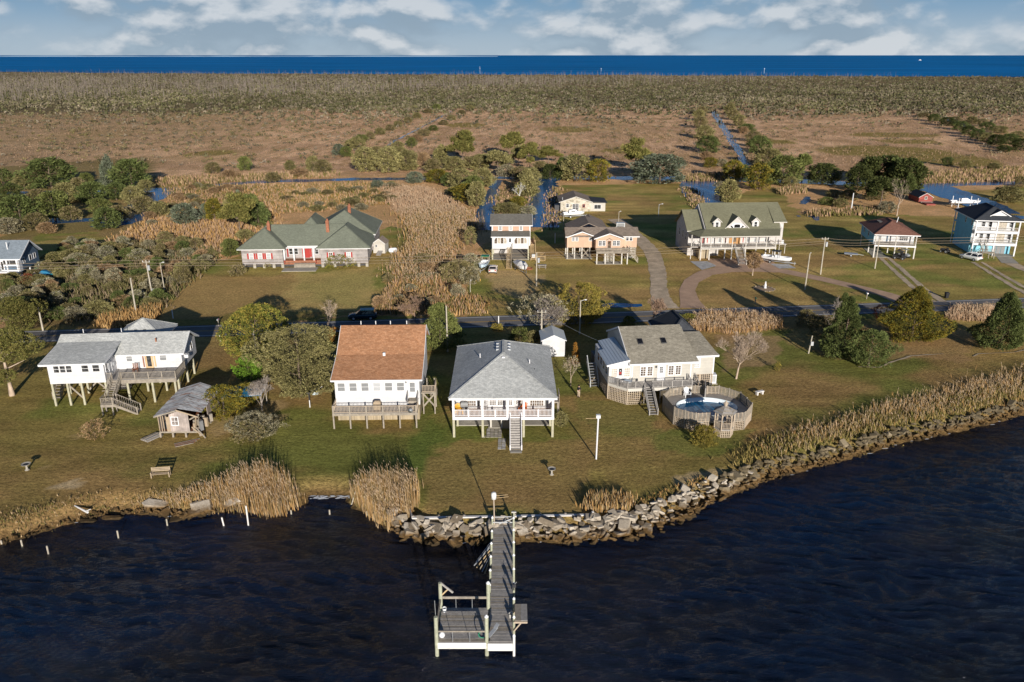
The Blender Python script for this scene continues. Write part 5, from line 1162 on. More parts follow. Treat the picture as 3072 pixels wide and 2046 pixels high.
m = MB(); m.v = [(x, y, 1.2) for x, y in inn] + [(x, y, 1.2) for x, y in oo] + [(x, y, 1.08) for x, y in inn] + [(x, y, 1.08) for x, y in oo]
for i in range(n):
    j = (i + 1) % n; m.f += [[i, n + i, n + j, j], [2 * n + i, 2 * n + j, 3 * n + j, 3 * n + i], [i, j, 2 * n + j, 2 * n + i], [n + i, 3 * n + i, 3 * n + j, n + j]]
m.build('deck_floor', 'deck_boards', PD)
m = MB(); m.v = [(PC[0] + (x - PC[0]) * k, PC[1] + (y - PC[1]) * k, z) for k, z in ((.985, 1.24), (.96, 1.24), (.955, .2)) for x, y in inn]
for i in range(n):
    j = (i + 1) % n
    for q in (0, 1): m.f.append([q * n + i, q * n + j, (q + 1) * n + j, (q + 1) * n + i])
m.build('pool_liner', 'pool_liner', PD, True)
def pool_water():
    m, n, l, b = nt_new('pool_water'); b.inputs['Base Color'].default_value = (0.01, 0.13, 0.27, 1); b.inputs['Roughness'].default_value = .05; b.inputs['IOR'].default_value = 1.33
    bump(n, l, b, noise(n, l, pos_node(n, l), 2.5, 3), .2, .08); MATS['pool_water'] = m
pool_water()
MB().poly([(PC[0] + (x - PC[0]) * .955, PC[1] + (y - PC[1]) * .955, .70) for x, y in inn]).build('pool_water', 'pool_water', PD)
for i in range(len(out)):
    a, b = out[i], out[(i + 1) % len(out)]
    if i in (3,): continue                                   # opening at the gazebo
    d = Vector((b[0] - a[0], b[1] - a[1])); L = d.length; ang = math.degrees(math.atan2(d.y, d.x)); F = Face(a, ang)
    pan = MB().beam(F.p(0, -.02, 2.2), F.p(L, -.02, 2.2), .05, .08).build('fence_rail', 'old_wood', PD); MB().beam(F.p(0, -.02, 1.4), F.p(L, -.02, 1.4), .05, .08).build('fence_rail', 'old_wood', PD)
    k = max(2, int(L / .155))
    for q in range(k):
        u = L * (q + .5) / k; fbox('picket', pan, 'old_wood' if (q * 7 + i) % 3 else 'lattice_wood', F, u - .05, u + .05, 1.15, 2.26 + .02 * ((q * 5) % 3), .02, .05)
    fbox('fence_post', PD, 'old_wood', F, -.06, .06, 0, 2.38, -.06, .06)
    if i not in (11, 12, 13, 14): lattice(PD, Face((F.p(0, -.01, 0)[0], F.p(0, -.01, 0)[1]), ang), 0, L, 0, 1.12, .2, .065)
    else: fbox('skirt', PD, 'skirt_boards', F, 0, L, 0, 1.1, -.03, 0)
bx('steps_screen', PD, 'grey_wood', .6, .72, 2.6, 5.2, .9, 2.5, R(-12))
GZ = thing('gazebo', 'small weathered wooden hexagonal gazebo with cupola on the pool deck edge', 'gazebo', (24.85, 85.0, 0), R(0))
hexp = [(1.12 * math.cos(R(60 * k + 0)), 1.12 * math.sin(R(60 * k + 0))) for k in range(6)]
MB().slab([(x, y, .98) for x, y in hexp], .16).build('floor', 'grey_wood', GZ)
for k in range(6):
    a, b = hexp[k], hexp[(k + 1) % 6]; bx('post', GZ, 'lattice_wood', a[0] - .06, a[0] + .06, a[1] - .06, a[1] + .06, .9, 3.0)
    d = Vector((b[0] - a[0], b[1] - a[1])); F = Face(a, math.degrees(math.atan2(d.y, d.x))); L = d.length
    if k != 1: railing(GZ, a, b, 1.0, .8, 'lattice_wood', .15, None, None, .05)
    if k in (3, 4, 5): lattice(GZ, F, .02, L - .02, 0, .84, .2, .065)
    m = MB()                                                  # arched brackets under the eave
    for s in (0, 1):
        for t in range(5):
            c0 = [F.p(.06 + .35 * (1 - math.cos(R(18 * (t + e)))) if s == 0 else L - .06 - .35 * (1 - math.cos(R(18 * (t + e)))), 0, 2.45 + .45 * math.sin(R(18 * (t + e)))) for e in (0, 1)]
            m.beam(c0[0], c0[1], .05, .07)
    m.beam(F.p(0, 0, 2.95), F.p(L, 0, 2.95), .06, .1).build('arch', 'lattice_wood', GZ)
    r = 1.42; A3, B3 = [(r * math.cos(R(60 * q)), r * math.sin(R(60 * q)), 2.95) for q in (k, k + 1)]
    rp = MB()
    for s in range(6):                                        # overlapping boards of the roof
        t0, t1 = s / 6, (s + 1.12) / 6; T = (0, 0, 3.72); g = lambda Q, t: (Q[0] * (1 - t), Q[1] * (1 - t), Q[2] + (T[2] - Q[2]) * t + .0)
        p = [g(A3, t0), g(B3, t0), g(B3, min(t1, .96)), g(A3, min(t1, .96))]; p = [(q[0], q[1], q[2] + (.03 if i < 2 else 0)) for i, q in enumerate(p)]
        o = MB().slab(p, .03).build('roof_board', 'grey_wood' if (s + k) % 2 else 'old_wood', GZ)
MB().lathe((0, 0, 3.62), [(.2, 0), (.2, .3), (.34, .3), (.05, .6), (.03, .75)], 6).build('cupola', 'lattice_wood', GZ)
# ================================================================== DERELICT SHED
SH = thing('derelict_shed', 'collapsing weathered shed with rusty corrugated roof and broken front wall', 'shed', (-41.0, 84.1, 0), R(1))
def corr(p00, p10, p11, p01, nn, parent):
    """ridged tin sheets as separate strips running up the slope"""
    for k in range(nn):
        a = [Vector(p00).lerp(Vector(p10), (k + e) / nn) for e in (0, 1.06)]; b = [Vector(p01).lerp(Vector(p11), (k + e) / nn) for e in (0, 1.06)]
        lift = .03 + .03 * (k % 2) + rr.uniform(0, .02); m = MB(); up = Vector((0, 0, lift)); r6 = 5
        for j in range(r6):
            q0, q1 = j / r6, (j + 1) / r6
            for e0, e1, h0, h1 in ((q0, (q0 + q1) / 2, 0, .05), ((q0 + q1) / 2, q1, .05, 0)):
                m.poly([a[0].lerp(a[1], e0) + up + Vector((0, 0, h0)), a[0].lerp(a[1], e1) + up + Vector((0, 0, h1)), b[0].lerp(b[1], e1) + up + Vector((0, 0, h1)), b[0].lerp(b[1], e0) + up + Vector((0, 0, h0))])
        m.build('roof_sheet', 'tin' if rr.random() < .92 else 'rust', parent)
corr((-.3, -.3, 2.75), (-.3, 7.8, 2.75), (2.35, 7.8, 3.6), (2.35, -.3, 3.5), 11, SH); corr((4.75, 1.0, 2.65), (4.75, 7.8, 2.75), (2.35, 7.8, 3.6), (2.35, .2, 3.5), 9, SH)
for u, v in ((.05, .05), (1.5, .05), (3.0, .05), (4.55, .3), (.05, 7.5), (4.55, 7.5), (.05, 3.8), (4.55, 3.8)): bx('pier', SH, 'old_wood', u - .1, u + .1, v - .1, v + .1, -.05, .66)
bx('sill', SH, 'old_wood', 0, 4.6, -.03, .12, .56, .74); bx('floor', SH, 'rust', .05, 4.6, .1, 7.5, .6, .7)
fS_ = Face((0, 0))
for u in (.05, .35, .6, .95, 1.3): bx('stud', SH, 'cloth_tan', u - .04, u + .04, 0, .1, .7, 2.7)
MB().poly([fS_.p(1.35, .02, .72), fS_.p(3.55, .02, .72), fS_.p(3.55, .02, 2.95), fS_.p(2.4, .02, 3.35), fS_.p(1.35, .02, 2.9)]).build('front_wall', 'rotten_boards', SH)
window(SH, fS_, 1.95, 1.6, .7, .95, 'white_trim', 'glass_black', .1, (1, 1)); fbox('patch_board', SH, 'cloth_tan', fS_, 1.0, 1.35, .75, 2.6, 0, .03)
MB().box(0, .08, .1, 7.5, .7, 2.7).build('side_wall', 'rotten_boards', SH); MB().box(.1, 4.5, 7.4, 7.5, .7, 2.8).build('back_wall', 'rotten_boards', SH); MB().box(4.5, 4.58, 3.2, 7.5, .7, 2.6).build('side_wall', 'rotten_boards', SH)
for a, b in (((3.6, .1, 2.9), (4.6, .15, 2.5)), ((3.6, .1, 2.2), (4.7, .3, 2.75)), ((4.5, .3, .7), (4.62, .3, 2.7)), ((4.0, .2, .7), (4.2, .6, 2.4)), ((3.7, .2, 1.2), (4.9, -.2, .3)), ((4.3, -.1, 1.3), (5.4, -.5, .1)), ((2.3, -.25, 3.55), (4.7, -.35, 2.75)), ((-.3, -.32, 2.72), (2.3, -.32, 3.5))): bm_('broken_board', SH, rr.choice(['old_wood', 'lattice_wood', 'cloth_tan']), a, b, .05, .16)
for k in range(26):
    x, y = 3.7 + rr.uniform(0, 1.1), rr.uniform(.2, 2.8); bx('debris', SH, rr.choice(['cloth_white', 'rust', 'old_wood', 'blind', 'old_wood', 'cloth_tan']), x, x + rr.uniform(.1, .5), y, y + rr.uniform(.1, .4), .7, .8 + rr.uniform(.1, 1.1), rr.uniform(0, 3))
for k in range(14):
    x, y = rr.uniform(.2, 1.3), rr.uniform(.3, 1.5); bx('debris', SH, rr.choice(['cloth_white', 'cloth_dark', 'old_wood', 'blind']), x, x + rr.uniform(.1, .4), y, y + .3, .7, .8 + rr.uniform(.1, .9), rr.uniform(0, 3))
wp = thing('board_pile', 'few reddish fallen boards lying on the grass before the derelict shed', 'boards', (-37.6, 82.4, 0), R(30))
for k in range(5): bx('board', wp, 'rust' if k % 2 else 'old_wood', -1.0, 1.0 + .2 * k, -.4 + k * .2, -.24 + k * .2, .02, .07)
wp = thing('board_pile', 'grey boards stacked against the left corner of the derelict shed', 'boards', (-41.9, 84.0, 0), R(60))
for k in range(8): bx('board', wp, 'old_wood' if k % 2 else 'grey_wood', -1.1, 1.0, -.6 + k * .16, -.48 + k * .16, .02, .12 + .05 * (k % 3))
tp = thing('tarp_shelter', 'low blue and white tarpaulin roof half hidden behind the derelict shed', 'tarp', (-33.6, 92.6, 0), R(3))
MB().slab([(-2.6, -1.4, 2.0), (2.4, -1.4, 2.2), (2.5, 1.3, 2.5), (-2.5, 1.3, 2.3)], .05).build('sheet', 'cloth_teal', tp); MB().slab([(.9, -1.42, 2.22), (2.45, -1.42, 2.27), (2.55, 1.35, 2.57), (1.1, 1.35, 2.5)], .03).build('sheet', 'cloth_white', tp)
for x, y in ((-2.4, -1.2), (2.2, -1.2), (2.3, 1.1), (-2.3, 1.1)): post(tp, x, y, 0, 2.0, 'old_wood', .1)
# small outbuildings
def shed(name, label, loc, rot, w, d, h, hr, wall, rf, barn=False):
    T = thing(name, label, 'shed', loc, rot)
    MB().gable(0, w, 0, d, 0, h, hr, 'y').build('wall', wall, T); s = (hr - h) / (w / 2); o = .2
    roof(T, [[(-o, -o, h - o * s + .05), (-o, d + o, h - o * s + .05), (w / 2, d + o, hr + .08), (w / 2, -o, hr + .08)], [(w + o, d + o, h - o * s + .05), (w + o, -o, h - o * s + .05), (w / 2, -o, hr + .08), (w / 2, d + o, hr + .08)]], rf, .08)
    trim(T, [((-o, -o - .02, h - o * s), (w / 2, -o - .02, hr)), ((w / 2, -o - .02, hr), (w + o, -o - .02, h - o * s))], 'white_trim', .04, .1); return T
T = shed('garden_shed', 'white garden shed with grey gable roof behind the pale grey hip roof house', (4.45, 110.6, 0), R(2), 3.35, 4.2, 2.6, 3.35, 'white_siding', 'metal_roof')
T = shed('garden_shed', 'small pale barn shed with ramp at the right end of the long shingled house', (-31.2, 176.3, 0), R(-6), 2.7, 3.2, 2.3, 3.3, 'cream_siding', 'roof_brown')
fT = Face((0, 0)); window(T, fT, .75, 1.4, .4, .5, 'white_trim', 'glass', .05); fbox('door', T, 'cream_trim', fT, 1.2, 2.2, .5, 2.0, 0, .04); bm_('ramp', T, 'grey_wood', (1.7, 0, .6), (1.7, -2.2, .05), 1.1, .08)
T = shed('boathouse', 'small red shingled boathouse with white trim beside the canal far right', (122.6, 241.3, 0), R(-3), 4.0, 7.5, 1.75, 2.95, 'red_shakes', 'roof_charcoal'); window(T, Face((0, 0)), 2.0, 1.1, .55, .7, 'cream_trim', 'glass', .12)
bx('lower_wall', T, 'red_shakes', .6, 3.2, -4.2, -.3, -.2, .4); bx('dock', T, 'grey_wood', .3, 4.6, -1.0, -.1, .3, .45)
T = thing('shade_frame', 'little grey metal playhouse frame on posts beside the gravel drive', 'frame', (26.6, 201.5, 0)); 
for x in (0, 2.0):
    for y in (0, 1.4): bx('post', T, 'galv', x, x + .12, y, y + .12, 0, 1.7)
bx('panel', T, 'galv', .0, 2.1, .0, 1.5, 1.7, 1.8); bx('panel', T, 'blind', .1, 2.0, .02, .06, .9, 1.7)

# ================================================================== DOCK
DK = thing('dock', 'long grey plank dock with white capped pilings and square platform running out from the seawall', 'dock', (-0.8, 65.2, 0))
pm = ubox('grey_wood')
def yplanks(x0, x1, y0, y1, z, w=.17, seed=1):
    r = random.Random(seed); k = int((y1 - y0) / w)
    for i in range(k):
        y = y0 + (i + .5) * (y1 - y0) / k
        o = bpy.data.objects.new('plank', ubox(r.choice(['grey_wood', 'grey_wood', 'old_wood']))); o.location = ((x0 + x1) / 2 + r.uniform(-.02, .02), y, z + r.uniform(-.006, .006)); o.scale = (x1 - x0 + r.uniform(-.03, .03), w - .025, .05); finish(o, DK)
yplanks(-.98, .86, -15.7, 0.6, .02, .175, 4); yplanks(-4.85, -1.1, -15.7, -11.7, .02, .175, 5)
for x in (-.9, .78): bx('stringer', DK, 'old_wood', x - .05, x + .05, -15.7, .6, -.3, -.02)
bx('fascia', DK, 'cloth_white', -4.9, -1.15, -15.82, -15.72, -.5, .03); bx('fascia', DK, 'cloth_white', -1.05, .85, -15.86, -15.76, -.66, .0); bx('stringer', DK, 'old_wood', -4.85, -4.75, -15.7, -11.7, -.3, -.02)
def piling(x, y, top, mat='piling_green', r=.12, cap=True, z0=-2.2):
    p = rod('piling', DK, mat, (x, y, z0), (x, y, top), r, 10)
    if cap: o = MB().lathe((x, y, top), [(r + .02, 0), (r + .02, .05), (.02, .2)], 10).build('piling_cap', 'white_gloss', DK)
for k in range(8):
    y = .2 - k * 1.98
    piling(.95, y, .85 if k < 7 else .65, 'piling_green', .1); 
    if k not in (6, 7): piling(-1.05, y, .72 if k else .9, 'piling_green', .1)
piling(.95, -15.75, .62, 'cloth_white', .1)
for x, y, t in ((-4.92, -15.7, 2.35), (-1.12, -15.65, 2.3), (-4.92, -11.8, 2.5), (-1.1, -11.8, 2.45)): piling(x, y, t, 'piling_green', .15, x > -2)
rod('cross_beam', DK, 'old_wood', (-4.9, -11.8, 1.1), (-1.1, -11.8, 1.1), .11); bx('top_rail', DK, 'old_wood', -5.0, -1.05, -15.72, -15.62, .95, 1.05); bx('top_rail', DK, 'old_wood', -4.98, -4.86, -15.7, -11.8, .95, 1.05)
for x in (-3.7, -2.4): rod('rail_rod', DK, 'galv', (x, -15.67, .0), (x, -15.67, .98), .02); rod('rail_rod', DK, 'galv', (x, -11.8, .0), (x, -11.8, 1.1), .02)
bm_('davit', DK, 'grey_wood', (-4.9, -11.8, 2.5), (-3.9, -11.9, 1.65), .1, .14); bm_('brace', DK, 'new_wood', (-4.85, -11.8, 1.3), (-4.3, -11.85, 1.95), .08, .1)
rod('antenna', DK, 'galv', (-5.15, -13.6, -.2), (-5.2, -13.6, 2.2), .02); rod('flag_staff', DK, 'dark_metal', (.95, -9.8, .3), (.95, -9.8, .6), .05)
# fold down bench on the right, brackets and seat
bx('bench_back', DK, 'old_wood', 1.02, 1.5, -13.9, -11.9, .5, .55); bx('bench_seat', DK, 'grey_wood', 1.5, 2.0, -13.9, -11.9, .5, .56); 
for y in (-13.95, -11.85): bm_('bracket', DK, 'lattice_wood', (.95, y, .42), (2.0, y, .42), .08, .14); bm_('bracket', DK, 'lattice_wood', (.95, y, -.4), (1.5, y, .38), .07, .1)
m = MB().beam((-1.0, .0, .55), (.9, .3, .35), .05, .1).beam((-.7, .2, .15), (.85, .35, .75), .05, .1).beam((-1.0, .5, .8), (.9, .6, .8), .05, .08).build('gate_frame', 'blind_white', DK)
# tall lamp pole with white banner-like light
rod('lamp_pole', DK, 'lattice_wood', (-.86, .15, 0), (-.9, .15, 3.0), .06); MB().lathe((-.9, .15, 2.95), [(.05, 0), (.24, .06), (.26, .5), (.2, .7), (.05, .74)], 10).build('lamp', 'light_glass', DK, True); rod('lamp_arm', DK, 'new_wood', (-.9, .15, 3.3), (.4, .2, 3.4), .025); rod('lamp_arm', DK, 'new_wood', (-.9, .15, 3.05), (.5, .2, 3.2), .02)
rod('perch_post', DK, 'piling_green', (.98, .6, -.2), (.98, .6, 1.25), .07); bx('perch', DK, 'cream_trim', .75, 1.2, .5, .7, 1.25, 1.35)
for k in range(5): bm_('broken_step', DK, ['galv', 'new_wood', 'old_wood'][k % 3], (-1.2, -3.4 - .35 * k, .1 - .1 * k), (-2.6 + .25 * k, -4.6 - .3 * k, -1.0), .06, .08)
for k in range(2): bm_('step_rail', DK, 'galv', (-1.1, -3.1 - k * .4, .5), (-2.4, -4.6 - k * .3, -.6), .04, .05)
def on_dock(name, label, cat, loc, build): T = thing(name, label, cat, (DK.location.x + loc[0], DK.location.y + loc[1], loc[2])); build(T); return T
def bucket(mat): 
    def f(T): MB().lathe((0, 0, 0), [(.13, 0), (.17, .34), (.18, .34), (.18, .37), (.14, .36), (.11, .05)], 12).build('pail', mat, T); m = MB(); [m.beam((.17 * math.cos(R(a)), 0, .35 + .16 * math.sin(R(a))), (.17 * math.cos(R(a + 30)), 0, .35 + .16 * math.sin(R(a + 30))), .015, .015) for a in range(0, 180, 30)]; m.build('handle', 'galv', T)
    return f
on_dock('bucket', 'white bucket on the far left corner of the dock platform', 'bucket', (-4.6, -12.2, .05), bucket('white_gloss'))
on_dock('bucket', 'cream bucket beside the bench on the dock walkway', 'bucket', (.7, -12.9, .05), bucket('cream_trim'))
def buoy(T): 
    MB().lathe((0, 0, 0), [(.03, 0), (.16, .05), (.24, .18), (.24, .28), (.16, .42), (.04, .48)], 12).build('float', 'white_gloss', T, True); MB().lathe((0, 0, .46), [(.04, 0), (.05, .05), (.02, .08)], 8).build('eye', 'white_trim', T)
on_dock('buoy', 'round white buoy by the front left piling of the dock platform', 'buoy', (-4.55, -15.2, .05), buoy)
def hose(T):
    m = MB()
    for k in range(12): a, b = R(30 * k), R(30 * k + 30); m.tube((.3 * math.cos(a), 0, .33 + .3 * math.sin(a)), (.3 * math.cos(b), 0, .33 + .3 * math.sin(b)), .04, .04, 5)
    m.build('coil', 'green_plastic', T); bx('hook', T, 'galv', -.05, .05, .02, .08, .6, .72)
on_dock('hose_coil', 'green coiled hose against the middle piling of the dock platform', 'hose', (-1.45, -15.3, .05), hose)
def cart(T): bm_('frame', T, 'galv', (-.4, -.3, .05), (.35, .4, .55), .3, .05); bm_('handle', T, 'galv', (.2, .3, .5), (.45, .55, .75), .3, .04); rod('wheel', T, 'rubber', (-.35, -.45, .12), (-.2, -.55, .12), .12)
on_dock('hand_cart', 'folded silver hand cart lying at the end of the dock walkway', 'cart', (-.72, -15.1, .05), cart)
def reelT(T): MB().box(-.15, .15, -.1, .1, 0, .3).build('box', 'dark_metal', T); bm_('handle', T, 'galv', (0, 0, .25), (.2, 0, .5), .03, .03)
on_dock('fish_winch', 'small dark winch clamped on the right hand piling of the dock', 'winch', (.98, -10.0, .75), reelT)
# ================================================================== SEAWALL AND STONES
SW = thing('seawall', 'low timber seawall with pale cap along the lawn behind the stones', 'seawall', (-9.6, 66.75, 0), math.atan2(.55, 17.4))
bx('cap', SW, 'cloth_white', 0, 8.0, -.14, .14, .02, .12); bx('cap', SW, 'cloth_white', 9.7, 17.4, -.14, .14, .02, .12)
for k in range(11): bx('panel', SW, 'old_wood', k * 1.58 + .01, k * 1.58 + 1.56, -.06, .06, -1.6, .02)
for k in range(8): rod('pile', SW, 'old_wood', (k * 2.45 + .1, .2, -1.5), (k * 2.45 + .1, .2, .2), .11)
bm_('return_wall', SW, 'grey_wood', (0, 0, -.2), (-.6, 2.4, -.2), .12, .9); rod('pile', SW, 'white_trim', (17.4, -.1, -1), (17.4, -.1, .5), .1)
def stone_rock_mat(nm, lo, hi):
    m, n, l, b = nt_new(nm); v = pos_node(n, l); o = n.new('ShaderNodeObjectInfo'); g = n.new('ShaderNodeNewGeometry'); s = n.new('ShaderNodeSeparateXYZ'); l.new(g.outputs['Position'], s.inputs[0])
    base = mixc(n, l, o.outputs['Random'], lo, hi)
    nz = noise(n, l, v, 2.2, 5, .7)
    ad = n.new('ShaderNodeMath'); ad.operation = 'MULTIPLY_ADD'; ad.inputs[1].default_value = .5; l.new(nz, ad.inputs[0]); l.new(s.outputs['Z'], ad.inputs[2])
    c = mixc(n, l, rng(n, l, ad.outputs[0], -.42, -.02, 0, 1), (0.145, 0.088, 0.036), base)      # tide stain on the lower stones
    c = mixc(n, l, rng(n, l, ad.outputs[0], -.78, -.5, 0, 1), (0.05, 0.035, 0.018), c)
    c = mulc(n, l, c, rng(n, l, noise(n, l, v, 6, 4, .7), .3, .7, .72, 1.2))
    l.new(c, b.inputs['Base Color']); b.inputs['Roughness'].default_value = .9; b.inputs['Specular IOR Level'].default_value = .15; bump(n, l, b, noise(n, l, v, 5, 5, .7), .5, .06); MATS[nm] = m
stone_rock_mat('stone', (0.17, 0.135, 0.095), (0.50, 0.44, 0.36)); stone_rock_mat('stone_mossy', (0.085, 0.066, 0.035), (0.29, 0.235, 0.155))
def rock_mesh(seed, mt='stone'):
    r = random.Random(seed); b = bmesh.new()
    ex, ey, ez = r.uniform(.48, .66), r.uniform(.34, .5), r.uniform(.15, .3)
    for sx in (-1, 1):
        for sy in (-1, 1):
            for sz in (-1, 1): b.verts.new((sx * ex * r.uniform(.55, 1.05), sy * ey * r.uniform(.55, 1.05), sz * ez * r.uniform(.6, 1.1)))
    for k in range(3): b.verts.new((r.uniform(-1, 1) * ex, r.choice((-1, 1)) * ey * 1.05, r.uniform(-.5, .5) * ez)); b.verts.new((r.choice((-1, 1)) * ex * 1.05, r.uniform(-1, 1) * ey, r.uniform(-.5, .5) * ez))
    h = bmesh.ops.convex_hull(b, input=b.verts); bmesh.ops.delete(b, geom=list({e for e in h['geom_interior'] + h['geom_unused'] if isinstance(e, bmesh.types.BMVert)}), context='VERTS')
    m = bpy.data.meshes.new('stone'); bmesh.ops.recalc_face_normals(b, faces=b.faces); b.to_mesh(m); b.free(); m.materials.append(MATS[mt]); return m
ROCKS = [rock_mesh(k) for k in range(12)]; ROCKS2 = [rock_mesh(k + 30, 'stone_mossy') for k in range(12)]
RV = thing('stone_revetment', 'long bank of broken grey and tan stones along the waterline right of the inlet', 'stone bank', (0, 66, 0))
path = [(-11.4, 68.2, 1.6), (-10.2, 66.9, 1.8), (-9.2, 66.3, 2.0), (-4.3, 66.0, 2.2), (0.1, 66.3, 2.2), (5.2, 66.4, 2.4), (9.5, 67.0, 2.6), (12.5, 68.2, 3.0), (17.2, 71.6, 2.6), (22, 74.6, 2.1), (27.5, 77.9, 1.9), (36.1, 81.3, 1.6), (45.8, 86.1, 1.5), (55.6, 89.7, 1.4), (65.3, 93.9, 1.3), (76, 98.6, 1.3)]
cand = []; rr = random.Random(21)
for (x0, y0, w0), (x1, y1, w1) in zip(path[:-1], path[1:]):
    L = math.hypot(x1 - x0, y1 - y0); nx_, ny_ = (y1 - y0) / L, -(x1 - x0) / L
    for k in range(int(L * (w0 + w1) / 2 * (5.0 if x0 < 20 else 7.5))):
        t = rr.random(); w = w0 + (w1 - w0) * t; q = rr.random(); s = rr.uniform(.4, .95) * (1.1 if x0 < 12 else .88 if x0 < 25 else .68) * (1 - .25 * q) * (1.45 if rr.random() < .12 else 1)
        cand.append((s, x0 + (x1 - x0) * t + nx_ * (q * w - .15), y0 + (y1 - y0) * t + ny_ * (q * w - .15), .05 - 1.2 * q + rr.uniform(-.08, .28)))
cand.sort(key=lambda c: -c[0] / math.hypot(c[1], c[2]))
rests = {'stone': MB(), 'stone_mossy': MB()}
for k, (s, x, y, z) in enumerate(cand):
    me = (ROCKS2 if x + rr.uniform(-6, 6) > 21 else ROCKS)[k % 12]; e = Euler((rr.uniform(-.55, .75), rr.uniform(-.5, .5), rr.uniform(0, 6.3)))
    if k < 300:
        o = bpy.data.objects.new('stone', me); o.location = (x, y - 66, z); o.rotation_euler = e; o.scale = (s, s, s * rr.uniform(.8, 1.2)); finish(o, RV)
    else:
        M = Matrix.Translation((x, y - 66, z)) @ e.to_matrix().to_4x4() @ Matrix.Scale(s, 4); rest = rests['stone_mossy' if me in ROCKS2 else 'stone']; i = len(rest.v)
        rest.v += [tuple(M @ v.co) for v in me.vertices]; rest.f += [[i + a for a in p.vertices] for p in me.polygons]
for mt, rest in rests.items(): rest.build('stone_rubble', mt, RV, False, 'stuff')
RL = thing('broken_slabs', 'broken concrete slabs and rubble at the water below the tall reeds left', 'rubble', (-33, 69.5, 0))
for x, y, z, w, d, t, ex, ey, ez in ((-2.9, .75, -.45, 2.3, .9, .28, .25, .1, .1), (2.0, .25, -.5, 1.7, 1.3, .35, .5, -.1, .5), (.4, -.7, -.95, 2.6, .9, .3, .1, -.25, .3), (4.6, .9, -.5, 1.8, .7, .3, .3, -.3, .3), (-6.4, -1.0, -1.0, 1.9, .6, .25, .1, .1, .25), (-1.2, -.3, -1.0, 1.4, .8, .3, .2, .3, -.3), (-8.6, -1.4, -1.1, 1.5, .5, .2, 0, .1, .2)):
    o = bpy.data.objects.new('slab', ROCKS[int(w * 10) % 12]); o.location = (x, y, z); o.scale = (w * .95, d * 1.3, t * 2.2); o.rotation_euler = (ex, ey, ez); finish(o, RL)
for k in range(150):
    x = rr.uniform(-15, 6); yb = np.interp(x - 33, [-47.9, -42.8, -40.2, -35.1, -32.2, -28.2, -21.5], [64.1, 68.1, 69.6, 69.3, 68.7, 70.5, 70.9]) - 69.5
    s = rr.uniform(.2, .5) * (1.3 if x > -4 else .8); o = bpy.data.objects.new('stone', ROCKS[k % 12]); o.location = (x, yb + rr.uniform(-.3, .7), -1.15 + rr.uniform(0, .35)); o.rotation_euler = (rr.random(), rr.random(), rr.uniform(0, 6)); o.scale = (s, s, s); finish(o, RL)
# old pilings standing in the water
plabels = ['pale old piling stub in the water nearest the left photo edge', 'second old piling stub from the left edge in the water', 'dark old piling stub farthest out in the water on the left', 'lone piling stub in the water below the park bench', 'white piling stub in front of the broken slabs', 'leaning white piling in the water right of the broken slabs', 'tall white piling standing before the tall left reeds', 'short dark piling at the foot of the left reeds', 'thin piling stub in the small inlet', 'short piling stub near the right reeds of the inlet']
for k, (x, y, h, lean) in enumerate([(-47.9, 64.3, .35, 0), (-45.8, 64.0, .6, 0), (-42.7, 62.8, .75, 0), (-37.4, 65.3, .75, 0), (-33.6, 67.4, .7, 0), (-28.0, 67.4, .9, -.2), (-25.7, 67.4, 2.2, 0), (-22.1, 69.6, .35, 0), (-18.2, 69.4, .5, 0), (-14.5, 69.3, .4, 0)]):
    T = thing('old_piling', plabels[k], 'piling', (x, y, WATER_Z)); rod('stem', T, 'cloth_white' if k in (5, 6) else 'pole_wood', (0, 0, -1), (lean, 0, h), .075, 8)
    MB().lathe((lean, 0, h), [(.075, -.02), (.06, .04), (.02, .05)], 8).build('top', 'old_wood', T)
T = thing('driftwood', 'bleached driftwood log on the low left shore', 'log', (-42.6, 68.9, -.35), R(-32)); MB().tube((-1.1, 0, .1), (1.1, 0, .05), .06, .12, 7).build('log', 'cloth_white', T); MB().tube((.8, 0, .1), (1.2, .3, .3), .05, .03, 5).build('stub', 'cloth_white', T)
T = thing('pipe', 'thin pole leaning in the water of the inlet', 'pole', (-16.4, 71.2, -1.3)); rod('stem', T, 'pole_wood', (0, 0, 0), (.5, .3, 1.6), .05); rod('tip', T, 'pole_wood', (.5, .3, 1.6), (.52, .3, 1.7), .03)
# ================================================================== POLES AND WIRES
def pole(label, x, y, h, lean=0.0, arm=False, lamp=None, box=None, xf=False, r=.13, mat='pole_wood', name='utility_pole', cat='utility pole'):
    T = thing(name, label, cat, (x, y, 0)); MB().tube((0, 0, -.2), (lean, 0, h), r * 1.15, r * .8, 8).build('mast', mat, T)
    if arm: bx('crossarm', T, mat, lean - .7, lean + .7, -.05, .05, h - .45, h - .33); [rod('insulator', T, 'white_gloss', (lean + d, 0, h - .33), (lean + d, 0, h - .12), .05, 6) for d in (-.6, 0.6)]
    if xf: rod('transformer', T, 'galv', (lean + .38, -.1, h - 1.9), (lean + .38, -.1, h - 1.0), .24, 10)
    if lamp: a = lamp; MB().tube((lean, 0, h - .1), (lean + a * .7, -.1, h + .15), .04, .03, 5).tube((lean + a * .7, -.1, h + .15), (lean + a * 1.1, -.15, h + .15), .1, .07, 6).build('lamp', 'light_glass', T)
    if box: bx('meter_box', T, 'galv', .1, .5, -.25, -.05, box, box + .6)
    return T
pole('utility pole with transformer in the left scrub in front of the long shingled house', -67.0, 143.2, 6.6, -.2, True, None, .6, True)
pole('thin lamp pole just right of the left scrub transformer pole', -65.2, 144.6, 5.7, -.1, False, .8, None, False, .08)
pole('bare grey pole standing at the roadside edge of the left scrub', -64.8, 131.5, 6.4)
pole('short bare pole behind the left pine at the road', -75.9, 122.5, 3.9)
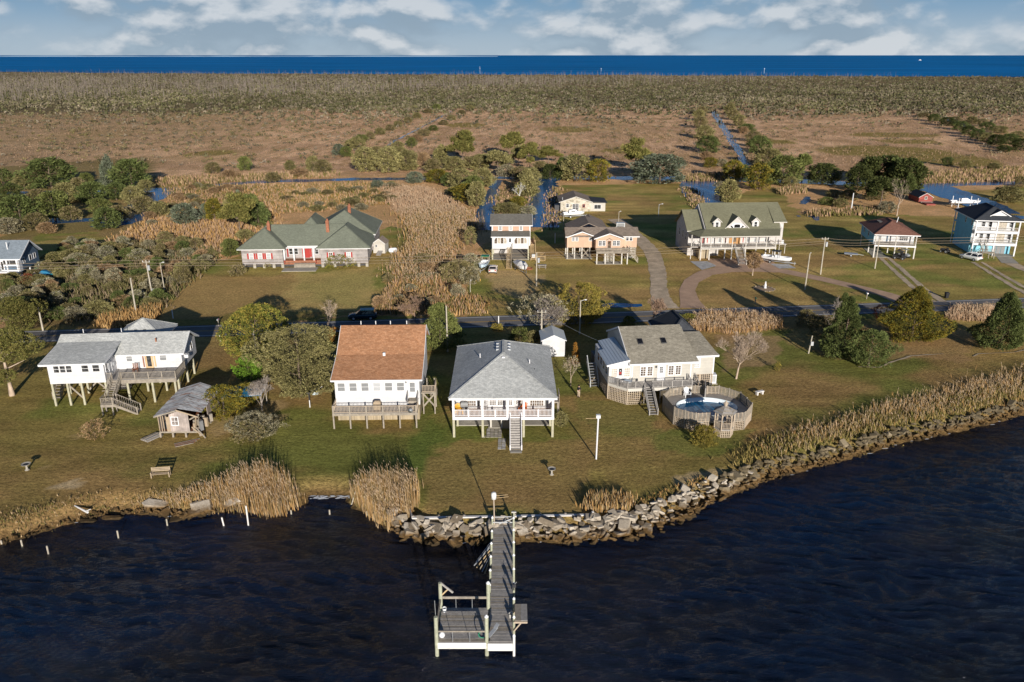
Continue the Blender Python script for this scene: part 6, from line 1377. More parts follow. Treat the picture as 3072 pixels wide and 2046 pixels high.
pole('short grey pole between the round tree and the big olive tree', -38.4, 112.4, 4.2)
pole('pole striped with white tape in front of the cedar beside the orange roof cottage', -9.7, 112.8, 7.2, 0, False, None, None, False, .12)
pole('pole rising out of the grey bare tree by the white garden shed', 4.5, 115.3, 5.8, 0, True)
pole('street lamp pole in front of the yellow willow', 10.8, 120.8, 5.6, 0, False, .9, None, False, .11, 'pole_wood', 'lamp_pole', 'lamp pole')
pole('utility pole with white transformer in the yard of the narrow peach house', 4.7, 148.9, 6.6, 0, False, None, None, True)
pole('small lamp pole on the lawn left of the moss green roof', 40.6, 220.6, 3.2, 0, False, 1.0, None, False, .07, 'galv', 'lamp_pole', 'lamp pole')
pole('thin dark pole beside the gravel drive behind the peach gabled house', 27.7, 206.3, 3.8, 0, False, .5, None, False, .07)
pole('thin pole left of the stone cottage boat trailer', 13.3, 204.5, 3.6, 0, False, None, None, False, .07)
pole('utility pole with transformer right of the moss green roof house', 62.7, 157.7, 7.7, 0, True, None, None, True)
pole('bare leaning pole on the loop driveway lawn', 55.7, 146.6, 7.0, .1, False, .15)
pole('utility pole in front of the red brown roof house', 75.8, 162.5, 6.4, 0, True)
pole('white pole at the marsh edge behind the red brown roof house', 98.9, 232.5, 4.4, 0, False, None, None, False, .16, 'white_trim', 'marker_pole', 'marker pole')
pole('short leaning pole with meter box on the right lawn', P(2425, 1060)[0], P(2425, 1060)[1], 2.8, .25, False, None, 1.3, False, .1)
pole('small pole at the corner of the narrow peach house lot with concrete foot', P(1411, 876)[0], P(1411, 876)[1], 2.2, 0, False, .2, None, False, .06)
pole('white post in the yard right of the narrow peach house', 10.2, 186.5, 2.4, 0, False, None, None, False, .1, 'white_trim')
# yard light on a tall white post
LP = thing('yard_light', 'tall white post with square lamp on the lawn right of the front stairs', 'lamp post', (9.28, 78.7, 0)); rod('mast', LP, 'porch_white', (0, 0, -.1), (.05, 0, 5.1), .09); bx('lamp', LP, 'light_glass', -.18, .28, -.2, .2, 5.05, 5.4); rod('arm', LP, 'new_wood', (-1.3, 0, 4.95), (0, 0, 5.0), .025)
def wire(label, pts, r=.022, sag=.5, mat='galv', name='overhead_wire', grp=None):
    m = MB()
    for a, b in zip(pts[:-1], pts[1:]):
        a, b = Vector(a), Vector(b); n = 14; q = [a.lerp(b, k / n) - Vector((0, 0, sag * 4 * (k / n) * (1 - k / n))) for k in range(n + 1)]
        for u, v in zip(q[:-1], q[1:]): m.tube(u, v, r, r, 3, False)
    o = m.build(name, mat); tag(o, label, 'wire', grp)
for k, (dz, dy) in enumerate(((6.6, 0), (6.1, -.5), (5.5, 0))):
    wire(['topmost of the three power wires crossing the middle of the photo', 'middle of the three power wires crossing the middle of the photo', 'lowest of the three power wires crossing the middle of the photo'][k], [(-140, 138 + dy, dz), (-67, 143.2 + dy, dz), (4.7, 148.9 + dy, dz), (62.7, 157.7 + dy, dz + .9), (75.8, 162.5 + dy, dz - .3), (150, 170 + dy, dz)], .03, .35, 'cloth_tan')
wire('pale service wire slanting from the shed pole to the cream pool house', [(4.5, 115.3, 5.6), (12.3, 104.0, 4.7)], .016, .3)
wire('dark service wire behind the white stilt house roof', [(-75.9, 122.5, 3.8), (-52, 112, 5.5)], .014, .3, 'dark_metal')
# roadside bits
for lab, x, y, h in (('white marker stake beside the road left of the round tree, far side', -57.4, 128.9, 1.5), ('white marker stake beside the road left of the round tree, near side', -45.5, 117.5, 1.3), ('white marker post beside the road behind the pale hip roof', P(1496, 978)[0], P(1496, 978)[1], 1.7)):
    T = thing('marker_stake', lab, 'marker', (x, y, 0)); bx('stake', T, 'white_trim', -.07, .07, -.05, .05, 0, h); bx('cap', T, 'white_trim', -.075, .075, -.055, .055, h, h + .03)
def mailbox(label, x, y, mat='dark_metal'):
    T = thing('mailbox', label, 'mailbox', (x, y, 0)); bx('post', T, 'old_wood', -.06, .06, -.06, .06, 0, 1.0); m = MB().loft([[(a * .13, d, 1.0 + b * .2) for a, b in ((-1, 0), (1, 0), (1, .7), (.6, 1), (-.6, 1), (-1, .7))] for d in (-.28, .28)]); m.build('box', mat, T); bx('flag', T, 'red_paint', .13, .15, -.1, .05, 1.1, 1.3)
mailbox('mailbox on wooden post at the road across from the stilt house', -48.3, 124.9, 'galv'); mailbox('dark green mailbox by the loop driveway hedge', 43.6, 137.3, 'green_plastic'); mailbox('dark mailbox by the right end of the loop driveway', 64.8, 140.3, 'white_gloss')
T = thing('trash_bin', 'dark wheeled trash bin standing at the roadside on the right', 'trash bin', (79.7, 140.9, 0)); MB().loft([[(a * w, b * w * 1.1, z) for a, b in ((-1, -1), (1, -1), (1, 1), (-1, 1))] for z, w in ((0.05, .24), (1.0, .31))]).build('body', 'black_plastic', T); bx('lid', T, 'black_plastic', -.33, .33, -.37, .37, 1.0, 1.07); [rod('wheel', T, 'rubber', (s * .3, .3, .1), (s * .24, .3, .1), .1) for s in (-1, 1)]
# ================================================================== VEHICLES
def wheel(T, x, y, r=.34, w=.22):
    t = rod('wheel', T, 'rubber', (x, y - w / 2, r), (x, y + w / 2, r), r, 14); s = 1 if y > 0 else -1
    d = rod('rim', T, 'galv', (x, y + s * (w / 2 - .02), r), (x, y + s * (w / 2 + .015), r), r * .6, 10)
def car(name, label, cat, loc, rot, mat, L=4.6, Wd=1.85, Ht=1.65, wagon=True):
    """x forward; body lofted through cross sections from nose to tail"""
    T = thing(name, label, cat, loc, rot); hw = Wd / 2
    st = [(L * .5, .42, .62, .70), (L * .485, .3, .78, .86), (L * .40, .26, .92, .95), (L * .22, .26, 1.02, .99), (L * .0, .26, 1.04, 1.0), (-L * .25, .26, 1.05, 1.0), (-L * .44, .27, 1.06, .97), (-L * .495, .34, 1.0, .9), (-L * .5, .45, .75, .86)]
    rings = [[(x, -hw * w * .92, z0), (x, -hw * w, (z0 + z1) / 2), (x, -hw * w * .97, z1 - .06), (x, -hw * w * .85, z1), (x, hw * w * .85, z1), (x, hw * w * .97, z1 - .06), (x, hw * w, (z0 + z1) / 2), (x, hw * w * .92, z0)] for x, z0, z1, w in st]
    MB().loft(rings).build('body', mat, T, True)
    a = L * .24; b = -L * (.46 if wagon else .36); ra, rb = L * .06, -L * (.40 if wagon else .2)
    g = [[(a, -hw * .84, 1.0), (a, hw * .84, 1.0)], [(ra, -hw * .68, Ht - .04), (ra, hw * .68, Ht - .04)], [(rb, -hw * .68, Ht - .05), (rb, hw * .68, Ht - .05)], [(b, -hw * .82, 1.02), (b, hw * .82, 1.02)]]
    cab = MB().poly([g[0][0], g[0][1], g[1][1], g[1][0]]).poly([g[2][0], g[2][1], g[3][1], g[3][0]]).poly([g[0][0], g[1][0], g[2][0], g[3][0]]).poly([g[0][1], g[1][1], g[2][1], g[3][1]]).build('glasshouse', 'glass_black', T)
    MB().slab([(ra + .08, -hw * .70, Ht), (ra + .08, hw * .70, Ht), (rb - .06, hw * .70, Ht - .01), (rb - .06, -hw * .70, Ht - .01)], .09).build('car_roof', mat, T)
    for s in (-1, 1):
        for k in range(3):
            t = [.0, .45, .98][k]; p = Vector(g[0][0 if s < 0 else 1]).lerp(Vector(g[3][0 if s < 0 else 1]), t); q = Vector(g[1][0 if s < 0 else 1]).lerp(Vector(g[2][0 if s < 0 else 1]), t); bm_('pillar', T, mat, p, q, .05, .09)
        bx('headlight', T, 'light_glass', L * .475, L * .492, s * hw * .6 - .16, s * hw * .6 + .16, .66, .8); bx('taillight', T, 'tail_red', -L * .5, -L * .488, s * hw * .66 - .13, s * hw * .66 + .13, .78, 1.0)
        bx('mirror', T, mat, a - .25, a - .12, s * hw * .98 - .1, s * hw * .98 + .1, 1.02, 1.16)
        for x in (L * .31, -L * .29): wheel(T, x, s * (hw - .1))
    bx('number_plate', T, 'white_trim', -L * .502, -L * .498, -.2, .2, .62, .74); bx('bumper', T, 'black_plastic', -L * .505, -L * .49, -hw * .8, hw * .8, .36, .55); bx('bumper', T, 'black_plastic', L * .47, L * .497, -hw * .7, hw * .7, .36, .5)
    return T
car('car', 'dark teal SUV on the far road verge in the shadow of the orange roof cottage', 'car', (-25.2, 128.6, .02), R(186), 'suv_teal', 4.75, 1.9, 1.72)
car('car', 'pale car with roof window parked in front of the narrow peach house, seen from behind', 'car', (-3.9, 159.5, .02), R(88), 'car_beige', 4.2, 1.75, 1.45, False)
car('car', 'white SUV parked below the porch steps of the three storey house', 'car', (99.9, 170.2, .02), R(118), 'car_white', 4.5, 1.85, 1.65)
def hull(T, L, Wb, h, mat, z=0.0, inner='white_gloss'):
    st = [(-.5, .86, .0, 1.0), (-.2, 1.0, .0, 1.0), (.1, 1.0, .03, 1.04), (.3, .84, .1, 1.12), (.43, .5, .25, 1.22), (.5, .06, .6, 1.3)]
    rings = [[(x * L, -w * Wb / 2, z + t * h), (x * L, -w * Wb / 2 * .8, z + (b + .35 * (t - b)) * h), (x * L, 0, z + b * h), (x * L, w * Wb / 2 * .8, z + (b + .35 * (t - b)) * h), (x * L, w * Wb / 2, z + t * h)] for x, w, b, t in st]
    m = MB().loft(rings, False); m.f = m.f[:-2] + [m.f[-2]]; o = m.build('hull', mat, T)
    d = MB()
    rim = [(x * L, w * Wb / 2, z + t * h) for x, w, b, t in st]; k = len(rim)
    d.v = [(x, -y, q) for x, y, q in rim] + rim + [(x * .93, -y * .78, q - .02) for x, y, q in rim] + [(x * .93, y * .78, q - .02) for x, y, q in rim] + [(x * .9, -y * .7, z + h * .55) for x, y, q in rim] + [(x * .9, y * .7, z + h * .55) for x, y, q in rim]
    for i in range(k - 1): d.f += [[i, i + 1, 2 * k + i + 1, 2 * k + i], [k + i + 1, k + i, 3 * k + i, 3 * k + i + 1], [2 * k + i, 2 * k + i + 1, 4 * k + i + 1, 4 * k + i], [3 * k + i + 1, 3 * k + i, 5 * k + i, 5 * k + i + 1], [4 * k + i, 4 * k + i + 1, 5 * k + i + 1, 5 * k + i]]
    d.f += [[0, 2 * k, 3 * k, k], [2 * k, 4 * k, 5 * k, 3 * k]]; d.build('deck', inner, T); return o
def trailer(T, L):
    for s in (-1, 1): bm_('trailer_rail', T, 'galv', (-L * .45, s * .7, .5), (L * .3, s * .55, .5), .08, .1); bm_('trailer_rail', T, 'galv', (L * .3, s * .55, .5), (L * .66, 0, .45), .08, .1); wheel(T, -L * .18, s * .95, .32, .2)
    rod('jack', T, 'galv', (L * .62, 0, .05), (L * .62, 0, .8), .05)
def motor(T, L, z): MB().loft([[(-L * .5 - .1 + a * .22, b * .17, q) for a, b in ((-1, -1), (.6, -1), (.6, 1), (-1, 1))] for q in (z + .25, z + .75)]).build('outboard', 'dark_metal', T); bx('outboard_leg', T, 'dark_metal', -L * .5 - .22, -L * .5 - .05, -.07, .07, z - .5, z + .3)
def boat(label, loc, rot, L, Wb, mat, kind='console', z=.55, tr=True, name='boat'):
    T = thing(name, label, 'boat', loc, rot); hull(T, L, Wb, .85, mat, z)
    if tr: trailer(T, L)
    motor(T, L, z + .3)
    if kind == 'console':
        bx('console', T, 'white_gloss', -.35, .35, -.38, .38, z + .45, z + 1.25); bx('seat', T, 'white_gloss', -1.0, -.6, -.4, .4, z + .45, z + .95); bx('t_top', T, 'cloth_dark', -1.1, .7, -.85, .85, z + 2.05, z + 2.12)
        for x in (-.9, .5): [rod('t_top_leg', T, 'white_trim', (x, s * .6, z + .5), (x, s * .6, z + 2.05), .04, 6) for s in (-1, 1)]
        bx('windscreen', T, 'glass', .3, .36, -.4, .4, z + 1.25, z + 1.6)
    elif kind == 'cover':
        ring = lambda x, w, h: [(x * L, -w * Wb / 2, z + .84), (x * L, -w * Wb * .28, z + .84 + h * .75), (x * L, 0, z + .84 + h), (x * L, w * Wb * .28, z + .84 + h * .75), (x * L, w * Wb / 2, z + .84)]
        MB().loft([ring(-.5, .95, .25), ring(-.15, 1.04, .6), ring(.12, 1.04, .95), ring(.32, .85, .45), ring(.5, .1, .4)], False).build('cover', 'cloth_white', T)
    elif kind == 'canvas':
        bx('canvas_top', T, 'green_plastic', -L * .5, -L * .18, -.8, .8, z + 1.9, z + 2.0)
        for x in (-L * .48, -L * .2): [rod('canvas_leg', T, 'cream_trim', (x, s * .75, z + .5), (x, s * .75, z + 1.9), .04, 6) for s in (-1, 1)]
    elif kind == 'cabin':
        MB().loft([[(x, -w, q) for w, q in ()] or [(x, -.75, z + .8), (x, -.6, z + h), (x, .6, z + h), (x, .75, z + .8)] for x, h in ((-1.3, 1.5), (.2, 1.7), (1.4, 1.0))]).build('cabin', 'white_gloss', T); bx('cabin_window', T, 'glass_black', -.9, .2, -.72, .72, z + 1.1, z + 1.35)
    return T
boat('light blue skiff with green canvas top on a trailer left of the pale car', (-5.9, 161.9, 0), R(-100), 5.4, 1.9, 'hull_blue', 'canvas')
boat('white boat under a fitted cover on a trailer right of the long front stair', (1.9, 160.6, 0), R(-75), 5.8, 2.2, 'white_gloss', 'cover')
boat('white centre console boat with dark top on a trailer by the loop driveway', (56.7, 167.2, 0), R(-35), 6.2, 2.2, 'white_gloss', 'console')
boat('long white boat with dark bow on a tandem trailer before the stone cottage', (16.9, 218.5, 0), R(10), 6.0, 2.2, 'white_gloss', 'cabin')
boat('white cabin cruiser raised on a boat lift in the far right canal', (132.3, 233.6, .9), R(-4), 8.5, 2.7, 'white_gloss', 'cabin', .2, False)
LF = thing('boat_lift', 'white boat lift posts and low dock under the cruiser in the far right canal', 'boat lift', (132, 233.2, 0), R(-4)); 
for x in (-2.6, 2.6):
    for y in (-2, 2): rod('lift_post', LF, 'white_trim', (x, y, -.5), (x, y, 3.1), .12)
    bx('lift_beam', LF, 'white_trim', x - .1, x + .1, -2, 2, .7, .9)
bx('dock', LF, 'white_trim', -3.5, 4.5, -3.6, -2.4, .3, .42); [bx('plank_gap', LF, 'rust', -1.5 + k * .7, -1.2 + k * .7, -3.63, -3.6, .05, .3) for k in range(8)]
boat('teal hulled skiff parked under the navy house porch', (-97.5, 151.8, 0), R(4), 5.0, 1.9, 'hull_teal', 'open', .3, False)
boat('teal skiff under a bright blue tarp beside the navy house', (-92.6, 154.2, 0), R(8), 4.6, 1.8, 'hull_teal', 'open', .3, False)
T = thing('tarp', 'bright blue tarp heaped over the skiff beside the navy house', 'tarp', (-92.8, 154.3, .9), R(8)); MB().loft([[(x, -.8, 0), (x, -.5, h), (x, .5, h), (x, .8, 0)] for x, h in ((-1.3, .3), (-.4, .9), (.5, .7), (1.2, .2))]).build('sheet', 'cloth_teal', T); MB().tube((-1.2, -.82, .05), (1.2, -.82, .05), .03).build('rope', 'cloth_white', T)
T = thing('kayak_stack', 'orange and red kayaks and gear heaped behind the navy house', 'kayaks', (-95.2, 158.6, 0), R(80)); 
for k, mt in enumerate(('orange_plastic', 'red_paint', 'green_plastic')): MB().loft([[(x, -w + k * .5, .6 + .35 * k), (x, k * .5, .45 + .35 * k), (x, w + k * .5, .6 + .35 * k), (x, k * .5, .75 + .35 * k)] for x, w in ((-1.6, .03), (-.8, .3), (.4, .32), (1.6, .03))]).build('kayak', mt, T, True)
def cart4(label, loc, rot, mat):
    T = thing('utility_cart', label, 'cart', loc, rot); bx('chassis', T, 'dark_metal', -1.2, 1.2, -.5, .5, .35, .5); MB().loft([[(x, -.5, z0), (x, -.5, z1), (x, .5, z1), (x, .5, z0)] for x, z0, z1 in ((.5, .5, .95), (1.2, .5, .75))]).build('hood', mat, T); bx('seat', T, 'black_plastic', -.5, .0, -.5, .5, .5, .8); bx('seat_back', T, 'black_plastic', -.62, -.5, -.5, .5, .6, 1.2); bx('cargo_bed', T, mat, -1.25, -.65, -.52, .52, .5, .85)
    for x in (-.6, .55): [rod('roof_leg', T, 'dark_metal', (x, s * .48, .6), (x, s * .48, 1.8), .03, 6) for s in (-1, 1)]
    bx('canopy', T, mat, -.75, .7, -.55, .55, 1.8, 1.86)
    for x in (-.8, .8): [wheel(T, x, s * .5, .28, .2) for s in (-1, 1)]
cart4('dark utility cart with roof in front of the red brown roof house porch posts', (84.6, 170.6, 0), R(-40), 'dark_metal'); cart4('pale utility cart parked right of the dark one under the red brown roof house', (86.3, 172.2, 0), R(-60), 'galv')
T = thing('flat_trailer', 'small flat pale trailer on the grass left of the red brown roof house', 'trailer', (75.2, 173.6, 0), R(-20)); bx('bed', T, 'galv', -1.4, 1.4, -.8, .8, .5, .6); [wheel(T, 0, s * .9, .28, .16) for s in (-1, 1)]; bm_('tongue', T, 'galv', (1.4, 0, .5), (2.6, 0, .35), .1, .08)
T = thing('riding_mower', 'dark riding mower parked beside the wall of the three storey house', 'mower', (97.6, 176.6, 0), R(120)); MB().loft([[(x, -.35, .4), (x, -.3, z), (x, .3, z), (x, .35, .4)] for x, z in ((-.8, .6), (-.3, .7), (.3, .95), (1.0, .85))]).build('body', 'dark_metal', T); bx('seat', T, 'black_plastic', -.6, -.2, -.25, .25, .7, 1.1); [wheel(T, x, s * .45, r, .25) for x, r in ((-.5, .4), (.7, .28)) for s in (-1, 1)]
T = thing('propane_tank', 'white propane tank lying on the grass beyond the barn shed', 'tank', (-26.8, 176.2, 0), R(20)); MB().loft([[(x, r * math.cos(R(a)), .7 + r * math.sin(R(a))) for a in range(0, 360, 30)] for x, r in ((-1.0, .1), (-.9, .4), (-.6, .55), (.6, .55), (.9, .4), (1.0, .1))]).build('drum', 'white_gloss', T, True); [bx('foot', T, 'concrete', x - .1, x + .1, -.3, .3, 0, .25) for x in (-.5, .5)]
# ================================================================== YARD FURNITURE
def birdbath(label, loc, s=1.0): T = thing('birdbath', label, 'birdbath', loc); MB().lathe((0, 0, 0), [(.2 * s, 0), (.2 * s, .05), (.1 * s, .12), (.08 * s, .5), (.11 * s, .62)], 10).build('pedestal', 'concrete', T); MB().lathe((0, 0, .6), [(.1 * s, 0), (.38 * s, .1), (.40 * s, .16), (.35 * s, .15), (.1 * s, .06)], 14).build('basin', 'concrete', T); MB().lathe((0, 0, .68), [(.3 * s, 0), (.3 * s, .03)], 12).build('basin_water', 'dark_metal', T)
birdbath('pale birdbath alone on the far left lawn', (-52.1, 76.3, 0), 1.2); birdbath('white birdbath on the lawn between the dock and the yard light', (P(1655, 1424)[0], P(1655, 1424)[1], 0), 1.1)
def wbench(label, x, y, rot):
    T = thing('garden_bench', label, 'bench', (x, y, 0), rot)
    for k in range(3): bx('seat_slat', T, 'cloth_tan', -.95, .95, -.25 + k * .17, -.11 + k * .17, .42, .46)
    for k in range(3): bx('back_slat', T, 'cloth_tan', -.95, .95, .27, .31, .56 + k * .17, .68 + k * .17)
    for s in (-1, 1): bx('leg', T, 'cloth_tan', s * .9 - .05, s * .9 + .05, -.25, -.17, 0, .62); bx('leg', T, 'cloth_tan', s * .9 - .05, s * .9 + .05, .25, .33, 0, 1.05); bx('armrest', T, 'cloth_tan', s * .9 - .06, s * .9 + .06, -.3, .3, .62, .67)
wbench('slatted garden bench on the lawn above the tall left reeds', -37.1, 74.8, R(8))
T = thing('stone_bench', 'white stone bench alone on the right lawn past the pool', 'bench', (32.5, 96.6, 0), R(25)); bx('seat', T, 'cloth_white', -.6, .6, -.22, .22, .4, .5); [bx('leg', T, 'cloth_white', s * .42 - .09, s * .42 + .09, -.18, .18, 0, .4) for s in (-1, 1)]
def picnic(label, x, y, rot, mat):
    T = thing('picnic_table', label, 'picnic table', (x, y, 0), rot); bx('table_top', T, mat, -.9, .9, -.4, .4, .7, .76)
    for s in (-1, 1): bx('bench', T, mat, -.9, .9, s * .65 - .13, s * .65 + .13, .42, .47); [bm_('leg', T, mat, (x_, s * .3, .7), (x_, s * .7, 0), .06, .1) for x_ in (-.65, .65)]
picnic('dark topped picnic table on the lawn right of the narrow peach house', 6.3, 162.6, R(3), 'grey_wood')
T = thing('fire_ring', 'low round fire ring on the lawn beside the picnic table', 'fire ring', (3.55, 161.9, 0)); MB().lathe((0, 0, 0), [(.75, 0), (.75, .3), (.6, .3), (.6, .05)], 14).build('ring', 'rust', T); MB().lathe((0, 0, 0), [(.58, 0), (.58, .06)], 12).build('ash', 'dark_metal', T)
T = thing('low_table', 'small yellow bench near the shrub left of the narrow peach house lot', 'bench', (P(1435, 843)[0], P(1435, 843)[1], 0)); bx('seat', T, 'new_wood', -.5, .5, -.15, .15, .4, .46); [bx('leg', T, 'yellow_plastic', s * .4 - .05, s * .4 + .05, -.12, .12, 0, .4) for s in (-1, 1)]
def adirondack(label, loc, rot, mat):
    T = thing('adirondack_chair', label, 'chair', loc, rot)
    for k in range(5): a = (k - 2) * .11; bm_('back_slat', T, mat, (a, .18, .32), (a * 1.25, .5, 1.12 - abs(k - 2) * .06), .1, .025)
    for k in range(4): bx('seat_slat', T, mat, -.28, .28, -.4 + k * .14, -.28 + k * .14, .38 - .02 * k, .41 - .02 * k)
    for s in (-1, 1): bx('armrest', T, mat, s * .34 - .07, s * .34 + .07, -.45, .3, .58, .61); bx('leg', T, mat, s * .34 - .04, s * .34 + .04, -.42, -.34, 0, .58); bx('leg', T, mat, s * .3 - .04, s * .3 + .04, .22, .3, 0, .58)
adirondack('white slatted lounge chair on the pool deck', (22.2, 93.3, 1.2), R(10), 'white_gloss'); adirondack('yellow slatted lounge chair at the left end of the white porch', (-6.2, 85.2, 2.56), R(25), 'yellow_plastic'); adirondack('small orange lounge chair by the porch door of the white hip roof house', (1.3, 85.6, 2.56), R(-30), 'orange_plastic')
def grill(label, loc, mat): T = thing('covered_grill', label, 'grill', loc); MB().loft([[(a * w, b * d, z) for a, b in ((-1, -1), (1, -1), (1, 1), (-1, 1))] for z, w, d in ((0, .42, .3), (.8, .45, .32), (1.05, .4, .25), (1.15, .25, .12))]).build('cover', mat, T); MB().box(-.43, .43, -.31, .31, .0, .06).build('base', 'dark_metal', T)
grill('tan covered grill on the low deck of the orange roof cottage', (-16.1, 87.5, 2.0), 'cloth_tan'); grill('grey covered grill beside the yellow porch chair', (-5.6, 86.0, 2.56), 'blind')
T = thing('satellite_dish', 'round dark dish fixed to the deck railing of the orange roof cottage', 'dish', (-12.0, 86.35, 2.45)); MB().loft([[(r * math.cos(R(a)), -.12 + q, r * math.sin(R(a))) for a in range(0, 360, 30)] for r, q in ((.05, .1), (.2, .06), (.3, -.02))]).build('dish', 'galv', T, True); rod('arm', T, 'dark_metal', (0, 0, -.1), (0, -.35, 0), .02)
T = thing('rocking_chair', 'dark red rocking chair on the wooden deck of the white stilt house', 'chair', (-48.7, 96.2, 3.3), R(10)); bx('seat', T, 'rust', -.28, .28, -.25, .25, .4, .45)
for k in range(5): bx('back_slat', T, 'rust', -.25, .25, .25, .28, .5 + k * .14, .57 + k * .14)
for s in (-1, 1): bx('back_post', T, 'rust', s * .27 - .03, s * .27 + .03, .22, .3, .1, 1.2); bx('leg', T, 'rust', s * .27 - .03, s * .27 + .03, -.27, -.2, .06, .65); bm_('rocker', T, 'rust', (s * .27, -.45, .06), (s * .27, .5, .06), .04, .05); bx('armrest', T, 'rust', s * .27 - .04, s * .27 + .04, -.28, .25, .63, .67)
T = thing('patio_table', 'glass topped patio table with chairs on the lattice deck corner', 'table', (14.7, 94.2, 2.18)); rod('leg', T, 'dark_metal', (0, 0, 0), (0, 0, .68), .06); MB().lathe((0, 0, .68), [(.55, 0), (.55, .04)], 12).build('table_top', 'hull_blue', T)
for k, (x, y, a) in enumerate(((-.8, .1, 90), (.9, .2, -90))):
    T = thing('patio_chair', ['dark metal patio chair left of the glass patio table', 'dark metal patio chair right of the glass patio table'][k], 'chair', (14.7 + x, 94.2 + y, 2.18), R(a)); bx('seat', T, 'dark_metal', -.24, .24, -.22, .22, .4, .44); bx('back', T, 'dark_metal', -.24, .24, .2, .24, .44, .9); [bx('leg', T, 'dark_metal', sx * .2 - .02, sx * .2 + .02, sy * .2 - .02, sy * .2 + .02, 0, .4) for sx in (-1, 1) for sy in (-1, 1)]
T = thing('heat_pump', 'white heat pump unit at the right rear corner of the cream pool house', 'heat pump', (27.2, 100.6, 0)); bx('case', T, 'white_gloss', -.45, .45, -.45, .45, .1, 1.35); bx('grille', T, 'galv', -.35, .35, -.46, -.45, .3, 1.2); bx('pad', T, 'concrete', -.6, .6, -.6, .6, 0, .1)
T = thing('statue', 'small white statue in a round mulch bed inside the driveway loop', 'statue', (P(2295, 866)[0], P(2295, 866)[1], 0)); MB().lathe((0, 0, 0), [(.3, 0), (.3, .25), (.2, .28), (.26, .6), (.18, 1.0), (.1, 1.15), (.14, 1.3), (.05, 1.45)], 8).build('figure', 'white_trim', T, True)
MB().lathe((-.2, -.1, 0), [(1.9, 0), (1.85, .06), (1.0, .12), (.1, .14)], 18).build('bed', 'mulch', T)
for k in range(14): a = R(k * 25.7); inst('stone', ROCKS[k % 12], T, (-.2 + 1.9 * math.cos(a), -.1 + 1.9 * math.sin(a), .05), k, .35)
T = thing('fishing_skiff_rack', 'white kayak shapes stored under the white porch house', 'kayaks', (-5.2, 88.4, .1), R(0))
for k in range(2): MB().loft([[(x + k * 2.3, -w, .55), (x + k * 2.3, 0, .3), (x + k * 2.3, w, .55), (x + k * 2.3, 0, .75)] for x, w in ((-1.1, .05), (-.5, .4), (.5, .4), (1.1, .05))]).build('kayak', 'white_gloss', T, True)
T = thing('garden_tap_post', 'dark pump pole with light on the grass beside the big olive tree', 'pump post', (P(930, 1222)[0], P(930, 1222)[1], 0)); rod('post', T, 'white_trim', (0, 0, 0), (0, 0, 1.0), .06); rod('post_top', T, 'dark_metal', (0, 0, 1.0), (0, 0, 1.9), .07); bx('lamp', T, 'dark_metal', -.25, .2, -.12, .12, 1.9, 2.1)
T = thing('wheelbarrow', 'upturned pale tub on the ground under the big olive tree', 'tub', (P(945, 1180)[0], P(945, 1180)[1], 0)); MB().lathe((0, 0, 0), [(.6, 0), (.55, .4), (.4, .55), (.1, .6)], 10).build('tub', 'hull_blue', T, True); rod('handle', T, 'galv', (.3, 0, .5), (1.0, .3, .9), .03)
T = thing('sapling_cage', 'little wire animal figure on the lawn beside the standing person', 'figure', (P(1773, 1152)[0], P(1773, 1152)[1], 0)); MB().loft([[(x, -.1, z), (x, 0, z + .18), (x, .1, z), (x, 0, z - .12)] for x, z in ((-.35, .5), (0, .55), (.25, .55), (.4, .8), (.5, 1.0))]).build('body', 'cloth_tan', T); [rod('leg', T, 'cloth_tan', (x, y, 0), (x, y, .5), .025, 5) for x in (-.25, .2) for y in (-.06, .06)]
# ================================================================== PERSON
def skinned(name, verts, edges, radii, mat, parent, root=0, sub=1):
    m = bpy.data.meshes.new(name); m.from_pydata(verts, edges, []); o = bpy.data.objects.new(name, m); finish(o, parent); m.materials.append(MATS[mat])
    md = o.modifiers.new('skin', 'SKIN'); md.use_smooth_shade = True
    for i, r in enumerate(radii): sv = m.skin_vertices[0].data[i]; sv.radius = (r, r * .85); sv.use_root = i == root
    s = o.modifiers.new('sub', 'SUBSURF'); s.levels = sub; s.render_levels = sub
    return o
pp = P(1736, 1192)
PE = thing('person', 'person in black jacket and khaki trousers standing on grass beside the hip roof house', 'person', (pp[0], pp[1], 0), R(150))
V = [(0, 0, .95), (0, 0, 1.15), (0, .0, 1.36), (0, -.01, 1.48), (0, -.03, 1.58), (0, -.03, 1.70),
     (.17, 0, 1.38), (.24, -.02, 1.14), (.20, -.2, 1.02), (-.17, 0, 1.38), (-.24, -.02, 1.14), (-.2, -.2, 1.04),
     (.09, 0, .88), (.1, -.02, .48), (.1, .02, .08), (.11, -.13, .04), (-.09, 0, .88), (-.11, .0, .48), (-.11, .04, .08), (-.12, -.11, .04)]
Ed = [(0, 1), (1, 2), (2, 3), (3, 4), (4, 5), (2, 6), (6, 7), (7, 8), (2, 9), (9, 10), (10, 11), (0, 12), (12, 13), (13, 14), (14, 15), (0, 16), (16, 17), (17, 18), (18, 19)]
Rd = [.13, .125, .14, .06, .085, .085, .06, .045, .035, .06, .045, .035, .085, .06, .045, .035, .085, .06, .045, .035]
for sx, b in ((1, 8), (-1, 11)):
    for f in range(5):
        i = len(V); bx0, by0, bz0 = V[b]; off = (f - 1.5) * .018
        if f == 4: V += [(bx0 - sx * .035, by0 - .04, bz0 + .02), (bx0 - sx * .045, by0 - .075, bz0 + .01)]
        else: ln = (.06, .075, .07, .055)[f]; V += [(bx0 + sx * off, by0 - .05 - ln * .5, bz0 - .005), (bx0 + sx * off, by0 - .05 - ln, bz0 - .035)]
        Ed += [(b, i), (i, i + 1)]; Rd += [.010, .008]
skinned('body', V, Ed, Rd, 'skin', PE)
